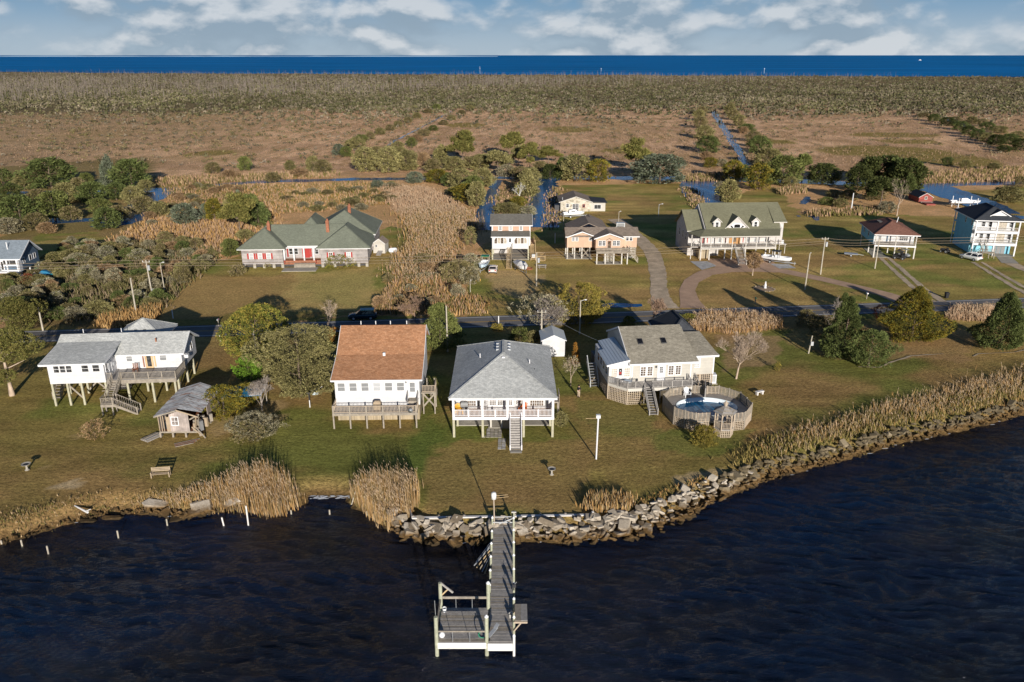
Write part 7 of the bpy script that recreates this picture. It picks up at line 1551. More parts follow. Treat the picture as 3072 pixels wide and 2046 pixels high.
skinned('jacket', [V[0], V[1], V[2], (0, 0, 1.45), V[6], V[7], (.205, -.17, 1.03), V[9], V[10], (-.205, -.17, 1.05)], [(0, 1), (1, 2), (2, 3), (2, 4), (4, 5), (5, 6), (2, 7), (7, 8), (8, 9)], [.165, .155, .165, .085, .085, .065, .052, .085, .065, .052], 'jacket', PE)
skinned('trousers', [(0, 0, .93), V[12], V[13], (.1, .02, .1), V[16], V[17], (-.11, .04, .1)], [(0, 1), (1, 2), (2, 3), (0, 4), (4, 5), (5, 6)], [.15, .105, .078, .062, .105, .078, .062], 'khaki', PE)
MB().lathe((0, -.015, 1.62), [(.105, 0), (.112, .05), (.1, .12), (.06, .165), (.01, .175)], 10).build('hair', 'hair', PE, True)
MB().tube((0, -.115, 1.62), (0, -.145, 1.6), .018, .012, 5).build('nose', 'skin', PE); [bx('eye', PE, 'hair', s * .035 - .01, s * .035 + .01, -.118, -.108, 1.635, 1.65) for s in (-1, 1)]; bx('mouth', PE, 'tail_red', -.025, .025, -.112, -.104, 1.565, 1.573); [bx('ear', PE, 'skin', s * .092 - .01, s * .092 + .01, -.04, .0, 1.60, 1.66) for s in (-1, 1)]
[MB().loft([[(s * .105 + a * .05, y, z) for a, z in ((-1, 0), (1, 0), (.8, h), (-.8, h))] for y, h in ((.08, .1), (-.05, .11), (-.19, .05))]).build('shoe', 'black_plastic', PE) for s in (-1, 1)]
# ================================================================== VEGETATION
def leaf_cards(C, D, size, elong, seed):
    """one rhombus per centre, long axis near D"""
    r = np.random.default_rng(seed); n = len(C)
    a = D + r.normal(0, .55, (n, 3)); a /= np.linalg.norm(a, axis=1)[:, None] + 1e-9
    b = np.cross(a, r.normal(0, 1, (n, 3))); b /= np.linalg.norm(b, axis=1)[:, None] + 1e-9
    s = (size * r.uniform(.6, 1.35, n))[:, None]
    v = np.stack([C - a * s * elong * .5, C + b * s * .5, C + a * s * elong * .5, C - b * s * .5], 1).reshape(-1, 3)
    return v, np.arange(n * 4).reshape(-1, 4)
def palette(n, pal, seed, jit=.25, gain=1.0):
    r = np.random.default_rng(seed); p = np.array(pal)[r.integers(0, len(pal), n)]
    return p * r.uniform(1 - jit, 1 + jit, n)[:, None] * gain
def crown(name, kind, h, w, n, size, pal, seed=1, z0=.1, per=9, elong=2.1):
    """leaves gathered in clusters over an uneven crown; h height, w width, z0 share of bare stem"""
    r = np.random.default_rng(seed); nc = max(8, n // per)
    if kind == 'pine':
        nb = max(7, int(7 + h)); cs = []; ds = []
        for k in range(nb):
            t = r.uniform(0, 1) ** .8; zz = h * (z0 + (1 - z0) * t); rad = w * .5 * (1 - .75 * t ** 1.6) * r.uniform(.35, 1.0); ph = r.uniform(0, 6.28)
            m = nc // nb + 1; q = r.normal(0, 1, (m, 3)); q /= np.linalg.norm(q, axis=1)[:, None]
            pad = w * r.uniform(.14, .25)
            cs.append(np.array([rad * math.cos(ph), rad * math.sin(ph), zz]) + q * np.array([pad, pad, pad * .45])); ds.append(q + np.array([0, 0, .5]))
        cc, dd = np.concatenate(cs), np.concatenate(ds)
    else:
        ph = r.uniform(0, 6.283, nc); t = r.uniform(0, 1, nc)
        if kind == 'cedar':
            t = t ** 1.25; prof = np.minimum(1, .6 + t * 2.6) * (1 - t) ** .82 + .03
        elif kind == 'dome':
            prof = np.sqrt(np.clip(1 - (2 * t ** .8 - .85) ** 2 / 1.4, 0, 1)); t = t ** .8
        else:
            prof = np.sqrt(np.clip(1 - (t * 1.85 - .85) ** 2, 0, 1))
        lump = .52 + .86 * vnoise(ph * 1.6 + seed, t * 5 + seed * 3.3, seed) + .18 * (vnoise(ph * 4, t * 12, seed + 5) - .5)
        rad = w * .5 * prof * lump * (1 - .42 * r.uniform(0, 1, nc) ** 2)
        cc = np.stack([rad * np.cos(ph), rad * np.sin(ph), h * (z0 + (1 - z0) * t)], 1)
        dd = np.stack([np.cos(ph), np.sin(ph), np.full(nc, .55 if kind != 'cedar' else .75)], 1)
    if kind != 'pine':                                            # gaps between the leaf masses
        ok = vnoise(cc[:, 0] * 3.2 / w * 3 + 9, cc[:, 2] * 9 / h + cc[:, 1] * 8 / w, seed + 40) > .3; cc, dd = cc[ok], dd[ok]
    col = palette(len(cc), pal, seed + 1, .36, 1.65)
    k = np.repeat(np.arange(len(cc)), per)
    C = cc[k] + r.normal(0, size * .85, (len(k), 3)); D = dd[k]; size = size * .82
    v, f = leaf_cards(C, D, size, elong, seed + 2)
    cols = np.repeat(col[k] * r.uniform(.82, 1.18, len(k))[:, None], 4, 0)
    v[:, 2] = np.maximum(v[:, 2], .03)
    return fast_mesh(name, v, f, cols, 'foliage')
def tubes(name, segs, mat, sides=4):
    """many tapered sticks: (p0, p1, r0, r1)"""
    P0 = np.array([s[0] for s in segs]); P1 = np.array([s[1] for s in segs]); r0 = np.array([s[2] for s in segs]); r1 = np.array([s[3] for s in segs])
    d = P1 - P0; d /= np.linalg.norm(d, axis=1)[:, None] + 1e-9
    up = np.where(np.abs(d[:, 2:3]) < .9, np.array([[0, 0, 1.0]]), np.array([[1.0, 0, 0]])); a = np.cross(d, up); a /= np.linalg.norm(a, axis=1)[:, None]; b = np.cross(a, d)
    vs = []
    for Q, rr_ in ((P0, r0), (P1, r1)):
        for k in range(sides): t = 2 * math.pi * k / sides; vs.append(Q + (a * math.cos(t) + b * math.sin(t)) * rr_[:, None])
    v = np.stack(vs, 1); n = len(segs); base = (np.arange(n) * 2 * sides)[:, None, None]
    q = np.array([[k, sides + k, sides + (k + 1) % sides, (k + 1) % sides] for k in range(sides)])[None]
    return fast_mesh(name, v.reshape(-1, 3), (base + q).reshape(-1, 4), None, mat)
def branching(h, w, seed, levels=5, lean=0.0, spread=.75, r0=.16, trunk=.28, fork=3):
    r = random.Random(seed); segs = []
    def grow(p, d, L, rad, lv):
        q = p + d * L; segs.append((tuple(p), tuple(q), rad, rad * .68))
        if lv == 0: return
        for k in range(fork if lv > 1 else fork + 1):
            nd = (d + Vector((r.gauss(0, spread), r.gauss(0, spread), r.uniform(-.1, .55)))).normalized()
            grow(q if k else p.lerp(q, .75), nd, L * r.uniform(.58, .82), rad * r.uniform(.45, .66), lv - 1)
    grow(Vector((0, 0, -.1)), Vector((lean, 0, 1)).normalized(), h * trunk, r0, levels)
    a = np.array([s[1] for s in segs]); mx = max(np.abs(a[:, 0]).max(), np.abs(a[:, 1]).max()); mz = a[:, 2].max()
    sx, sz = w * .5 / mx, h / mz
    return [((p[0] * sx, p[1] * sx, p[2] * sz), (q[0] * sx, q[1] * sx, q[2] * sz), u, v) for p, q, u, v in segs]
def trunk_mesh(h, r, seed, limbs=6, w=3.0, mat='bark', lean=0.0, z0=.3):
    q = random.Random(seed); segs = []; n = 5; pts = [Vector((lean * t + q.uniform(-.06, .06) * h * .2 * (t > 0), q.uniform(-.06, .06) * h * .2 * (t > 0), -.15 + h * t)) for t in [k / n for k in range(n + 1)]]
    for k in range(n): segs.append((tuple(pts[k]), tuple(pts[k + 1]), r * (1 - .8 * k / n) * (1.35 if k == 0 else 1), r * (1 - .8 * (k + 1) / n)))
    for k in range(limbs):
        t = q.uniform(z0, .9); i = min(n - 1, int(t * n)); p = pts[i].lerp(pts[i + 1], t * n - i); a = q.uniform(0, 6.28); L = w * .42 * (1.1 - t)
        segs.append((tuple(p), tuple(p + Vector((math.cos(a) * L, math.sin(a) * L, L * .45))), r * .35, r * .1))
    return tubes('trunk', segs, mat, 6)
def metrics(bx_, by_, ty, wpx):
    p = P(bx_, by_); v = -(ty - 1023.0) / FPX; t = p[1] / (CP + v * SP); h = CAM_H + (-SP + v * CP) * t
    return p, max(h, .5), wpx * (p[1] * CP + CAM_H * SP) / FPX
PAL = {
 'cedar': [(.062, .078, .024), (.078, .092, .029), (.05, .062, .019)], 'olive': [(.135, .118, .048), (.155, .138, .06), (.11, .10, .038)], 'gold': [(.115, .092, .014), (.085, .078, .015), (.06, .064, .015), (.14, .104, .014)],
 'blue': [(.085, .098, .066), (.11, .12, .085), (.07, .082, .05)], 'tips': [(.15, .135, .028), (.09, .095, .018), (.19, .15, .03), (.06, .07, .015)], 'willow': [(.17, .13, .028), (.14, .112, .024), (.11, .095, .02)],
 'pine': [(.098, .092, .026), (.08, .08, .022), (.12, .105, .032)], 'scrub': [(.105, .09, .036), (.13, .108, .05), (.085, .075, .028), (.16, .125, .07)], 'grey': [(.15, .135, .085), (.19, .17, .115), (.12, .105, .06)],
 'bright': [(.075, .14, .014), (.06, .11, .012), (.10, .17, .02)], 'brown': [(.18, .115, .06), (.14, .09, .045), (.21, .145, .085)], 'orange': [(.24, .11, .02), (.18, .10, .025)], 'dark': [(.036, .045, .014), (.05, .056, .017), (.03, .036, .011)],
 'pale': [(.22, .2, .15), (.16, .15, .09), (.12, .115, .05)], 'green': [(.078, .088, .026), (.096, .105, .032), (.062, .07, .02)], 'red': [(.12, .035, .02), (.15, .06, .03)]}
def tree(label, bx_, by_, ty, wpx, kind, pal, n, size, cat='tree', name=None, seed=1, z0=.1, stem=.14, mat='bark', lean=0.0, bare=None, grp=None):
    p, h, w = metrics(bx_, by_, ty, wpx); nm = name or {'cedar': 'cedar_tree', 'pine': 'pine_tree', 'round': 'broadleaf_tree', 'dome': 'shrub'}[kind]
    T = thing(nm, label, cat, (p[0], p[1], 0), 0, grp)
    finish(bpy.data.objects.new('trunk', trunk_mesh(h * .92, stem, seed, 9 if kind == 'pine' else 6, w, mat, lean, max(.2, z0))), T)
    finish(bpy.data.objects.new('crown', crown('crown', kind, h, w, int(n * 2.3), size * .62, PAL[pal], seed, z0)), T)
    return T
def bare_tree(label, bx_, by_, ty, wpx, mat, seed=1, levels=5, name='bare_tree', cat='tree', spread=.7, r0=.15, trunk=.28, fork=3, leaves=None, lean=0.0):
    p, h, w = metrics(bx_, by_, ty, wpx); T = thing(name, label, cat, (p[0], p[1], 0))
    sg = branching(h, w, seed, levels, lean, spread, r0, trunk, fork); big = [s for s in sg if s[2] > r0 * .4]; small = [s for s in sg if s[2] <= r0 * .4]
    finish(bpy.data.objects.new('trunk', tubes('trunk', big, mat, 6)), T); small = [(a, b, max(u, .012), max(v, .008)) for a, b, u, v in small]
    o = finish(bpy.data.objects.new('crown', tubes('crown', small, mat, 3)), T)
    if leaves: finish(bpy.data.objects.new('leaves', crown('leaves', 'round', h, w * .9, leaves[1], .14, PAL[leaves[0]], seed, .45)), T)
    return T
# ---- near trees
tree('tall olive pine with thick pale trunk at the left photo edge, in front', 37, 1186, 1003, 215, 'pine', 'pine', 15000, .15, seed=3, z0=.32, stem=.3, mat='bark_pale')
tree('olive pine behind the left edge pine, beside the road', 34, 1002, 905, 200, 'pine', 'pine', 9000, .17, seed=4, z0=.3, stem=.2)
tree('round tree with yellow leaf tips left of the big olive tree', 775, 1068, 916, 178, 'round', 'tips', 14000, .20, seed=5, z0=.06, stem=.16)
tree('big spreading olive green tree left of the orange roof cottage', 905, 1186, 978, 262, 'round', 'olive', 24000, .19, seed=6, z0=.06, stem=.22)
tree('small bright green sapling at the left of the big olive tree', 748, 1142, 1068, 78, 'round', 'bright', 3500, .16, seed=7, z0=.05, stem=.06)
bare_tree('bleached dead tree behind the big olive tree', 985, 1000, 905, 120, 'bark_pale', 8, 5, spread=.6)
tree('orange brown bush at the foot of the bleached dead tree', 1002, 1022, 985, 55, 'dome', 'orange', 2500, .13, 'shrub', None, 9, .02, .05)
tree('golden green bush beside the derelict shed', 672, 1248, 1162, 120, 'dome', 'gold', 7000, .15, 'shrub', None, 10, .02, .06)
tree('smaller golden bush between the shed and the grey thicket', 745, 1215, 1150, 65, 'dome', 'gold', 3000, .14, 'shrub', None, 11, .02, .05)
bare_tree('tangle of grey bare stems below the big olive tree', 790, 1250, 1130, 110, 'bark_grey', 12, 5, 'thicket', 'shrub', .9, .06, .15, 4)
tree('low straw coloured brush patch right of the derelict shed', 770, 1300, 1245, 150, 'dome', 'grey', 4500, .14, 'shrub', None, 13, .0, .05)
tree('dull green weeds in the brush patch below the big olive tree', 745, 1318, 1268, 90, 'dome', 'scrub', 2600, .13, 'shrub', None, 14, .0, .04)
tree('brown seedy weed clump on the lawn in front of the stilt house', 285, 1312, 1262, 78, 'dome', 'brown', 1800, .1, 'shrub', None, 15, .0, .03)
for k, (x, y, ty, w) in enumerate(((1480, 1320, 1262, 26),)): pass
tree('green spreading cedar right of the orange roof cottage', 1322, 1042, 905, 168, 'cedar', 'green', 15000, .19, seed=16, z0=.08, stem=.18)
bare_tree('reddish bare bush behind the green spreading cedar', 1245, 962, 885, 110, 'twig_red', 17, 6, 'bare_shrub', 'shrub', .8, .07, .15, 4, ('brown', 700))
bare_tree('wide grey bare tree behind the white garden shed', 1620, 1016, 888, 182, 'bark_grey', 18, 6, spread=.62, r0=.16, trunk=.22, fork=4, leaves=('grey', 3000))
tree('yellow willow at the roadside behind the street lamp', 1735, 965, 852, 165, 'round', 'willow', 13000, .2, seed=19, z0=.04, stem=.16)
bare_tree('small pale bare tree near the standing person', 1712, 1157, 1068, 66, 'bark_pale', 20, 5, spread=.7, r0=.07, trunk=.34, fork=3, leaves=('grey', 500))
tree('narrow orange conical shrub between the hip roof house and the sunroom', 1725, 1090, 1028, 30, 'cedar', 'orange', 2200, .12, 'shrub', 'conical_shrub', 21, .03, .05)
bare_tree('bare crape myrtle behind the taupe roof', 1955, 985, 890, 92, 'twig_red', 22, 6, spread=.6, r0=.09, trunk=.2, fork=4)
tree('low green bush left of the bare crape myrtle', 1885, 980, 950, 44, 'dome', 'tips', 2000, .14, 'shrub', None, 23, .02, .04)
tree('low green hedge bush right of the bare crape myrtle', 2022, 972, 944, 62, 'dome', 'green', 2400, .14, 'shrub', None, 24, .02, .04)
tree('second low hedge bush behind the taupe roof', 2066, 966, 942, 40, 'dome', 'tips', 1600, .14, 'shrub', None, 25, .02, .04)
bare_tree('large fan shaped bare tree on the lawn right of the cream pool house', 2208, 1136, 985, 165, 'bark_pale', 26, 6, spread=.55, r0=.16, trunk=.18, fork=4, lean=.12)
tree('dark green cedar in the roadside clump right of the fan shaped bare tree', 2528, 1068, 892, 165, 'cedar', 'cedar', 16000, .19, seed=27, z0=.04, stem=.2)
tree('dark cedar standing behind the dark green roadside cedar', 2520, 1000, 880, 96, 'cedar', 'cedar', 7000, .18, seed=28, z0=.04, stem=.16)
bare_tree('grey dead tree leaning left of the dark roadside cedars', 2487, 1010, 888, 95, 'bark_grey', 29, 5, spread=.75, r0=.1)
tree('low olive cedar in front of the dark roadside cedar', 2605, 1096, 995, 130, 'dome', 'cedar', 9000, .17, 'tree', 'cedar_tree', 30, .06, .16)
tree('broad golden cedar beside the road on the right', 2735, 1012, 862, 218, 'cedar', 'gold', 20000, .2, seed=31, z0=.03, stem=.2)
tree('dark green oval cedar near the right edge', 2998, 1048, 872, 162, 'cedar', 'cedar', 19000, .2, seed=34, z0=.1, stem=.22)
tree('small red leaved roadside shrub behind the golden cedar', 2640, 960, 915, 50, 'dome', 'red', 1200, .13, 'shrub', None, 33, .05, .04)
tree('brownish shrub left of the dark roadside cedars', 2418, 975, 930, 62, 'dome', 'scrub', 2600, .15, 'shrub', None, 34, .0, .05)
tree('thicket of dull shrubs under the grey dead tree', 2470, 1010, 950, 80, 'dome', 'scrub', 3200, .16, 'shrub', None, 35, .0, .05)
tree('neat round tree by the loop driveway', 2257, 826, 758, 44, 'round', 'brown', 2600, .2, seed=36, z0=.35, stem=.1, mat='bark_pale')
tree('yellow green bush beside the gazebo', 2113, 1332, 1280, 74, 'dome', 'willow', 4000, .13, 'shrub', None, 37, .0, .04)
tree('ornamental grass clump at the right corner of the white porch', 1682, 1278, 1236, 38, 'dome', 'olive', 1800, .11, 'shrub', None, 38, .0, .03)
tree('small weed on the right lawn', 2333, 1112, 1085, 18, 'dome', 'willow', 350, .1, 'plant', 'plant', 39, .0, .02)
tree('yellow flowering bush near the white marker post', 1492, 990, 972, 34, 'dome', 'willow', 1200, .13, 'shrub', None, 40, .0, .03)
tree('green shrub below the wide grey bare tree', 1560, 1022, 985, 70, 'dome', 'green', 3000, .15, 'shrub', None, 41, .0, .05)
tree('second green shrub beside the white garden shed', 1600, 1030, 995, 50, 'dome', 'olive', 2000, .15, 'shrub', None, 42, .0, .05)
tree('low green bushes along the right front of the long shingled house', 1020, 800, 762, 90, 'dome', 'tips', 3500, .18, 'shrub', None, 43, .0, .05)
tree('rounded bush at the left front corner of the long shingled house', 712, 826, 795, 55, 'dome', 'scrub', 1800, .18, 'shrub', None, 44, .0, .05)
tree('tiny bush between the piers of the long shingled house', 803, 803, 786, 22, 'dome', 'olive', 500, .15, 'shrub', None, 45, .0, .04)
tree('white plumed pampas grass left of the blue skiff', 1412, 810, 762, 48, 'dome', 'pale', 1800, .2, 'grass', 'pampas_grass', 46, .0, .04)
tree('grey green rounded shrub left of the narrow peach house lot', 1375, 845, 782, 100, 'dome', 'scrub', 6000, .2, 'shrub', None, 47, .0, .08)
tree('second grey shrub below the pampas grass', 1410, 850, 800, 60, 'dome', 'grey', 2800, .19, 'shrub', None, 48, .0, .06)
tree('small grey shrub at the roadside reeds left of the small yard pole', 1372, 895, 852, 44, 'dome', 'grey', 1600, .18, 'shrub', None, 49, .0, .05)
tree('olive bush against the reeds left of the narrow peach house', 1412, 735, 680, 36, 'dome', 'olive', 1600, .2, 'shrub', None, 50, .0, .05)
tree('dark red shrub in front of the navy house boats', 88, 862, 822, 34, 'dome', 'red', 1500, .18, 'shrub', None, 51, .05, .05)
bare_tree('tall grey bare tree behind the red brown roof house', 2690, 648, 535, 62, 'bark_pale', 52, 5, spread=.5, r0=.16, trunk=.4)
bare_tree('white dead snag between the two canals', 1559, 604, 545, 50, 'cloth_white', 53, 4, spread=.6, r0=.14, trunk=.45, leaves=None)
# ---- mid distance trees: a few meshes, each tree its own object
LIB = {}
def lib(kind, pal, v):
    if (kind, pal, v) not in LIB:
        LIB[(kind, pal, v)] = (trunk_mesh(5.5, .15, v, 7, 5, 'bark', 0, .3), crown('crown', kind, 6.0, 5.0, 8000 if kind != 'dome' else 6000, .21, PAL[pal], 60 + v * 7, .05 if kind != 'pine' else .38, 8))
    return LIB[(kind, pal, v)]
NAMES = {'cedar': ('cedar_tree', 'tree'), 'pine': ('pine_tree', 'tree'), 'round': ('broadleaf_tree', 'tree'), 'dome': ('shrub', 'shrub')}
mr_ = random.Random(77)
def mid(label, grp, L, p0=None):
    for bx_, by_, ty, w, kind, pal in L:
        p, h, wd = metrics(bx_, by_, ty, w); tm, cm = lib(kind, pal, mr_.randrange(3)); nm, cat = NAMES[kind]
        T = thing(nm, label % {'dark': 'dark', 'cedar': 'dark green', 'green': 'green', 'olive': 'olive', 'gold': 'golden green', 'blue': 'blue grey', 'pine': 'olive', 'scrub': 'dull brown green', 'grey': 'grey', 'brown': 'brown', 'pale': 'pale'}.get(pal, pal) if '%s' in label else label, cat, p, mr_.uniform(0, 6.28), grp)
        T.scale = (wd / 5, wd / 5, h / 6)
        finish(bpy.data.objects.new('trunk', tm), T); finish(bpy.data.objects.new('crown', cm), T)
mid('%s tree of the dense grove along the left canal', 'trees of the left canal grove', [(156, 565, 478, 140, 'dome', 'cedar'), (332, 560, 466, 62, 'cedar', 'blue'), (398, 567, 480, 104, 'dome', 'cedar'), (12, 562, 508, 62, 'dome', 'cedar'), (64, 670, 588, 110, 'dome', 'cedar'), (166, 658, 576, 96, 'dome', 'green'), (200, 606, 550, 70, 'dome', 'olive'), (280, 606, 548, 84, 'dome', 'cedar'), (242, 592, 536, 56, 'dome', 'scrub'),
     (322, 686, 626, 80, 'dome', 'cedar'), (360, 660, 618, 66, 'dome', 'scrub'), (120, 620, 570, 70, 'dome', 'scrub'), (40, 610, 555, 70, 'dome', 'dark'), (110, 690, 640, 64, 'dome', 'scrub'), (30, 700, 655, 70, 'dome', 'grey'), (430, 640, 590, 70, 'dome', 'scrub'), (400, 612, 560, 56, 'round', 'olive'), (480, 650, 606, 60, 'dome', 'olive'), (440, 575, 540, 42, 'dome', 'olive'), (350, 600, 550, 60, 'dome', 'cedar'), (300, 640, 596, 60, 'dome', 'green'), (215, 660, 620, 60, 'dome', 'scrub'), (140, 700, 668, 48, 'dome', 'brown'), (75, 570, 520, 50, 'dome', 'olive'), (262, 560, 520, 46, 'dome', 'green'), (10, 640, 590, 50, 'dome', 'dark')])
mid('%s tree of the clump left of the long shingled house', 'trees left of the long shingled house', [(645, 662, 598, 54, 'dome', 'gold'), (722, 705, 586, 100, 'pine', 'pine'), (752, 660, 585, 66, 'dome', 'green'), (778, 684, 614, 64, 'dome', 'cedar'), (692, 768, 718, 50, 'dome', 'green'), (720, 640, 572, 40, 'cedar', 'blue'), (620, 660, 612, 40, 'dome', 'blue'), (558, 674, 612, 74, 'dome', 'blue'), (690, 650, 600, 40, 'dome', 'olive'), (735, 720, 690, 50, 'dome', 'olive')])
mid('%s tree of the line along the cross canal behind the long shingled house', 'trees along the cross canal, left', [(1018, 466, 433, 40, 'dome', 'blue'), (1071, 449, 412, 48, 'dome', 'olive'), (1098, 514, 444, 72, 'round', 'olive'), (1166, 517, 442, 70, 'round', 'olive'), (1220, 511, 452, 70, 'round', 'olive'), (1235, 440, 413, 29, 'dome', 'green'), (1040, 470, 440, 34, 'dome', 'green'), (940, 515, 470, 44, 'dome', 'olive'), (870, 510, 482, 36, 'dome', 'olive'), (735, 512, 470, 38, 'dome', 'green'), (968, 520, 480, 50, 'dome', 'scrub'), (1130, 470, 440, 40, 'dome', 'scrub'), (1195, 450, 425, 36, 'dome', 'olive'), (820, 545, 518, 50, 'dome', 'scrub'), (640, 520, 488, 50, 'dome', 'scrub'), (690, 535, 510, 50, 'dome', 'brown'), (900, 530, 505, 50, 'dome', 'brown'), (1270, 500, 458, 44, 'dome', 'brown')])
mid('%s tree of the pine stand behind the two canals', 'pine stand behind the two canals', [(1324, 490, 434, 64, 'cedar', 'olive'), (1389, 492, 398, 82, 'pine', 'pine'), (1360, 511, 471, 64, 'dome', 'olive'), (1440, 511, 465, 64, 'dome', 'olive'), (1493, 523, 456, 74, 'pine', 'olive'), (1535, 480, 402, 78, 'pine', 'pine'), (1589, 511, 432, 58, 'pine', 'pine'), (1645, 490, 442, 70, 'pine', 'pine'), (1410, 505, 470, 50, 'dome', 'scrub'), (1465, 500, 465, 50, 'pine', 'olive'), (1555, 500, 440, 50, 'pine', 'olive'), (1300, 515, 478, 56, 'dome', 'scrub'), (1620, 520, 485, 50, 'dome', 'scrub'), (1520, 530, 495, 50, 'dome', 'grey')])
mid('%s tree of the mixed clump on the left canal bank', 'trees on the left canal bank', [(1244, 549, 516, 48, 'dome', 'blue'), (1134, 566, 541, 38, 'dome', 'blue'), (1315, 548, 510, 76, 'dome', 'gold'), (1383, 565, 507, 72, 'dome', 'olive'), (1446, 560, 507, 74, 'round', 'olive'), (1395, 606, 554, 80, 'dome', 'gold'), (1431, 620, 548, 54, 'dome', 'olive'), (1350, 560, 520, 50, 'dome', 'cedar'), (1420, 580, 530, 60, 'dome', 'green'), (1365, 585, 560, 50, 'dome', 'olive')])
mid('%s tree between the two canals behind the narrow peach house', 'trees between the two canals', [(1583, 588, 510, 74, 'cedar', 'olive'), (1553, 624, 590, 48, 'dome', 'gold'), (1520, 642, 610, 80, 'dome', 'olive'), (1590, 560, 505, 60, 'dome', 'olive'), (1560, 540, 500, 50, 'dome', 'scrub'), (1585, 645, 618, 44, 'dome', 'pale')])
mid('%s tree along the cross canal behind the stone cottage', 'trees behind the stone cottage', [(1684, 537, 474, 64, 'cedar', 'cedar'), (1650, 537, 493, 52, 'dome', 'dark'), (1730, 543, 466, 94, 'dome', 'olive'), (1792, 546, 480, 74, 'dome', 'gold'), (1905, 515, 422, 86, 'pine', 'pine'), (1978, 549, 466, 150, 'dome', 'blue'), (1700, 520, 470, 44, 'dome', 'grey'), (1930, 530, 480, 60, 'dome', 'green')])
mid('%s tree by the canal mouth behind the moss green roof', 'trees by the canal mouth', [(2196, 546, 483, 62, 'dome', 'gold'), (2271, 570, 493, 76, 'dome', 'gold'), (2345, 553, 470, 98, 'dome', 'green'), (2406, 540, 466, 66, 'pine', 'green'), (2467, 553, 492, 92, 'dome', 'dark'), (2182, 606, 540, 62, 'round', 'olive'), (2225, 545, 495, 46, 'dome', 'cedar'), (2310, 545, 500, 50, 'dome', 'olive'), (2160, 575, 545, 36, 'dome', 'grey'), (2370, 560, 530, 44, 'dome', 'olive')])
mid('%s pine of the tall dark clump behind the red brown roof house', 'dark pines behind the red brown roof house', [(2658, 552, 468, 120, 'round', 'dark'), (2720, 575, 478, 100, 'round', 'dark'), (2600, 562, 476, 90, 'pine', 'dark'), (2640, 622, 536, 88, 'pine', 'dark'), (2722, 582, 518, 50, 'cedar', 'cedar'), (2570, 572, 500, 70, 'dome', 'dark'), (2690, 560, 480, 80, 'pine', 'cedar'), (2620, 600, 552, 60, 'dome', 'scrub'), (2545, 600, 570, 46, 'dome', 'olive'), (2480, 615, 592, 44, 'dome', 'green'), (2520, 622, 596, 40, 'dome', 'olive'), (2660, 640, 605, 50, 'dome', 'grey'), (2500, 590, 570, 40, 'dome', 'olive')])
mid('%s bushy tree on the far right peninsula', 'trees on the far right peninsula', [(3019, 606, 561, 80, 'dome', 'olive'), (3060, 560, 530, 40, 'dome', 'scrub')])
mid('%s shrub of the row beside the long straight ditch', 'shrubs beside the long straight ditch', [(2111, 416, 378, 52, 'dome', 'olive'), (2121, 458, 409, 62, 'dome', 'cedar'), (2131, 502, 473, 42, 'dome', 'gold'), (2100, 385, 350, 40, 'dome', 'scrub'), (2095, 362, 330, 36, 'dome', 'olive'), (2105, 345, 320, 30, 'dome', 'scrub'), (2140, 440, 410, 34, 'dome', 'scrub'), (2118, 480, 455, 36, 'dome', 'brown'), (2165, 500, 478, 34, 'dome', 'grey'),
     (2277, 460, 409, 64, 'dome', 'cedar'), (2298, 498, 446, 84, 'dome', 'olive'), (2240, 397, 372, 48, 'dome', 'cedar'), (2215, 378, 345, 40, 'dome', 'olive'), (2200, 360, 330, 34, 'dome', 'scrub'), (2188, 345, 312, 30, 'dome', 'olive'), (2260, 425, 395, 44, 'dome', 'scrub'), (2320, 470, 448, 36, 'dome', 'scrub'), (2255, 440, 415, 36, 'dome', 'scrub'), (2230, 400, 380, 30, 'dome', 'brown'), (2190, 330, 308, 26, 'dome', 'scrub')])
mid('%s shrub of the two rows beside the slanting left ditch', 'shrubs beside the slanting ditch', [(1050, 440, 420, 34, 'dome', 'olive'), (1085, 428, 404, 34, 'dome', 'green'), (1110, 418, 396, 30, 'dome', 'scrub'), (1140, 404, 384, 30, 'dome', 'olive'), (1170, 392, 374, 28, 'dome', 'scrub'), (1195, 380, 364, 26, 'dome', 'olive'), (1225, 368, 352, 26, 'dome', 'scrub'), (1252, 355, 338, 26, 'dome', 'olive'), (1285, 340, 325, 24, 'dome', 'scrub'), (1310, 330, 312, 22, 'dome', 'green'), (1200, 462, 440, 36, 'dome', 'olive'), (1250, 425, 404, 34, 'dome', 'brown'), (1272, 408, 388, 34, 'dome', 'scrub'), (1300, 392, 376, 30, 'dome', 'green'), (1330, 375, 360, 28, 'dome', 'scrub'), (1355, 360, 346, 26, 'dome', 'olive'), (1385, 343, 330, 26, 'dome', 'scrub'), (1410, 330, 316, 24, 'dome', 'olive')])
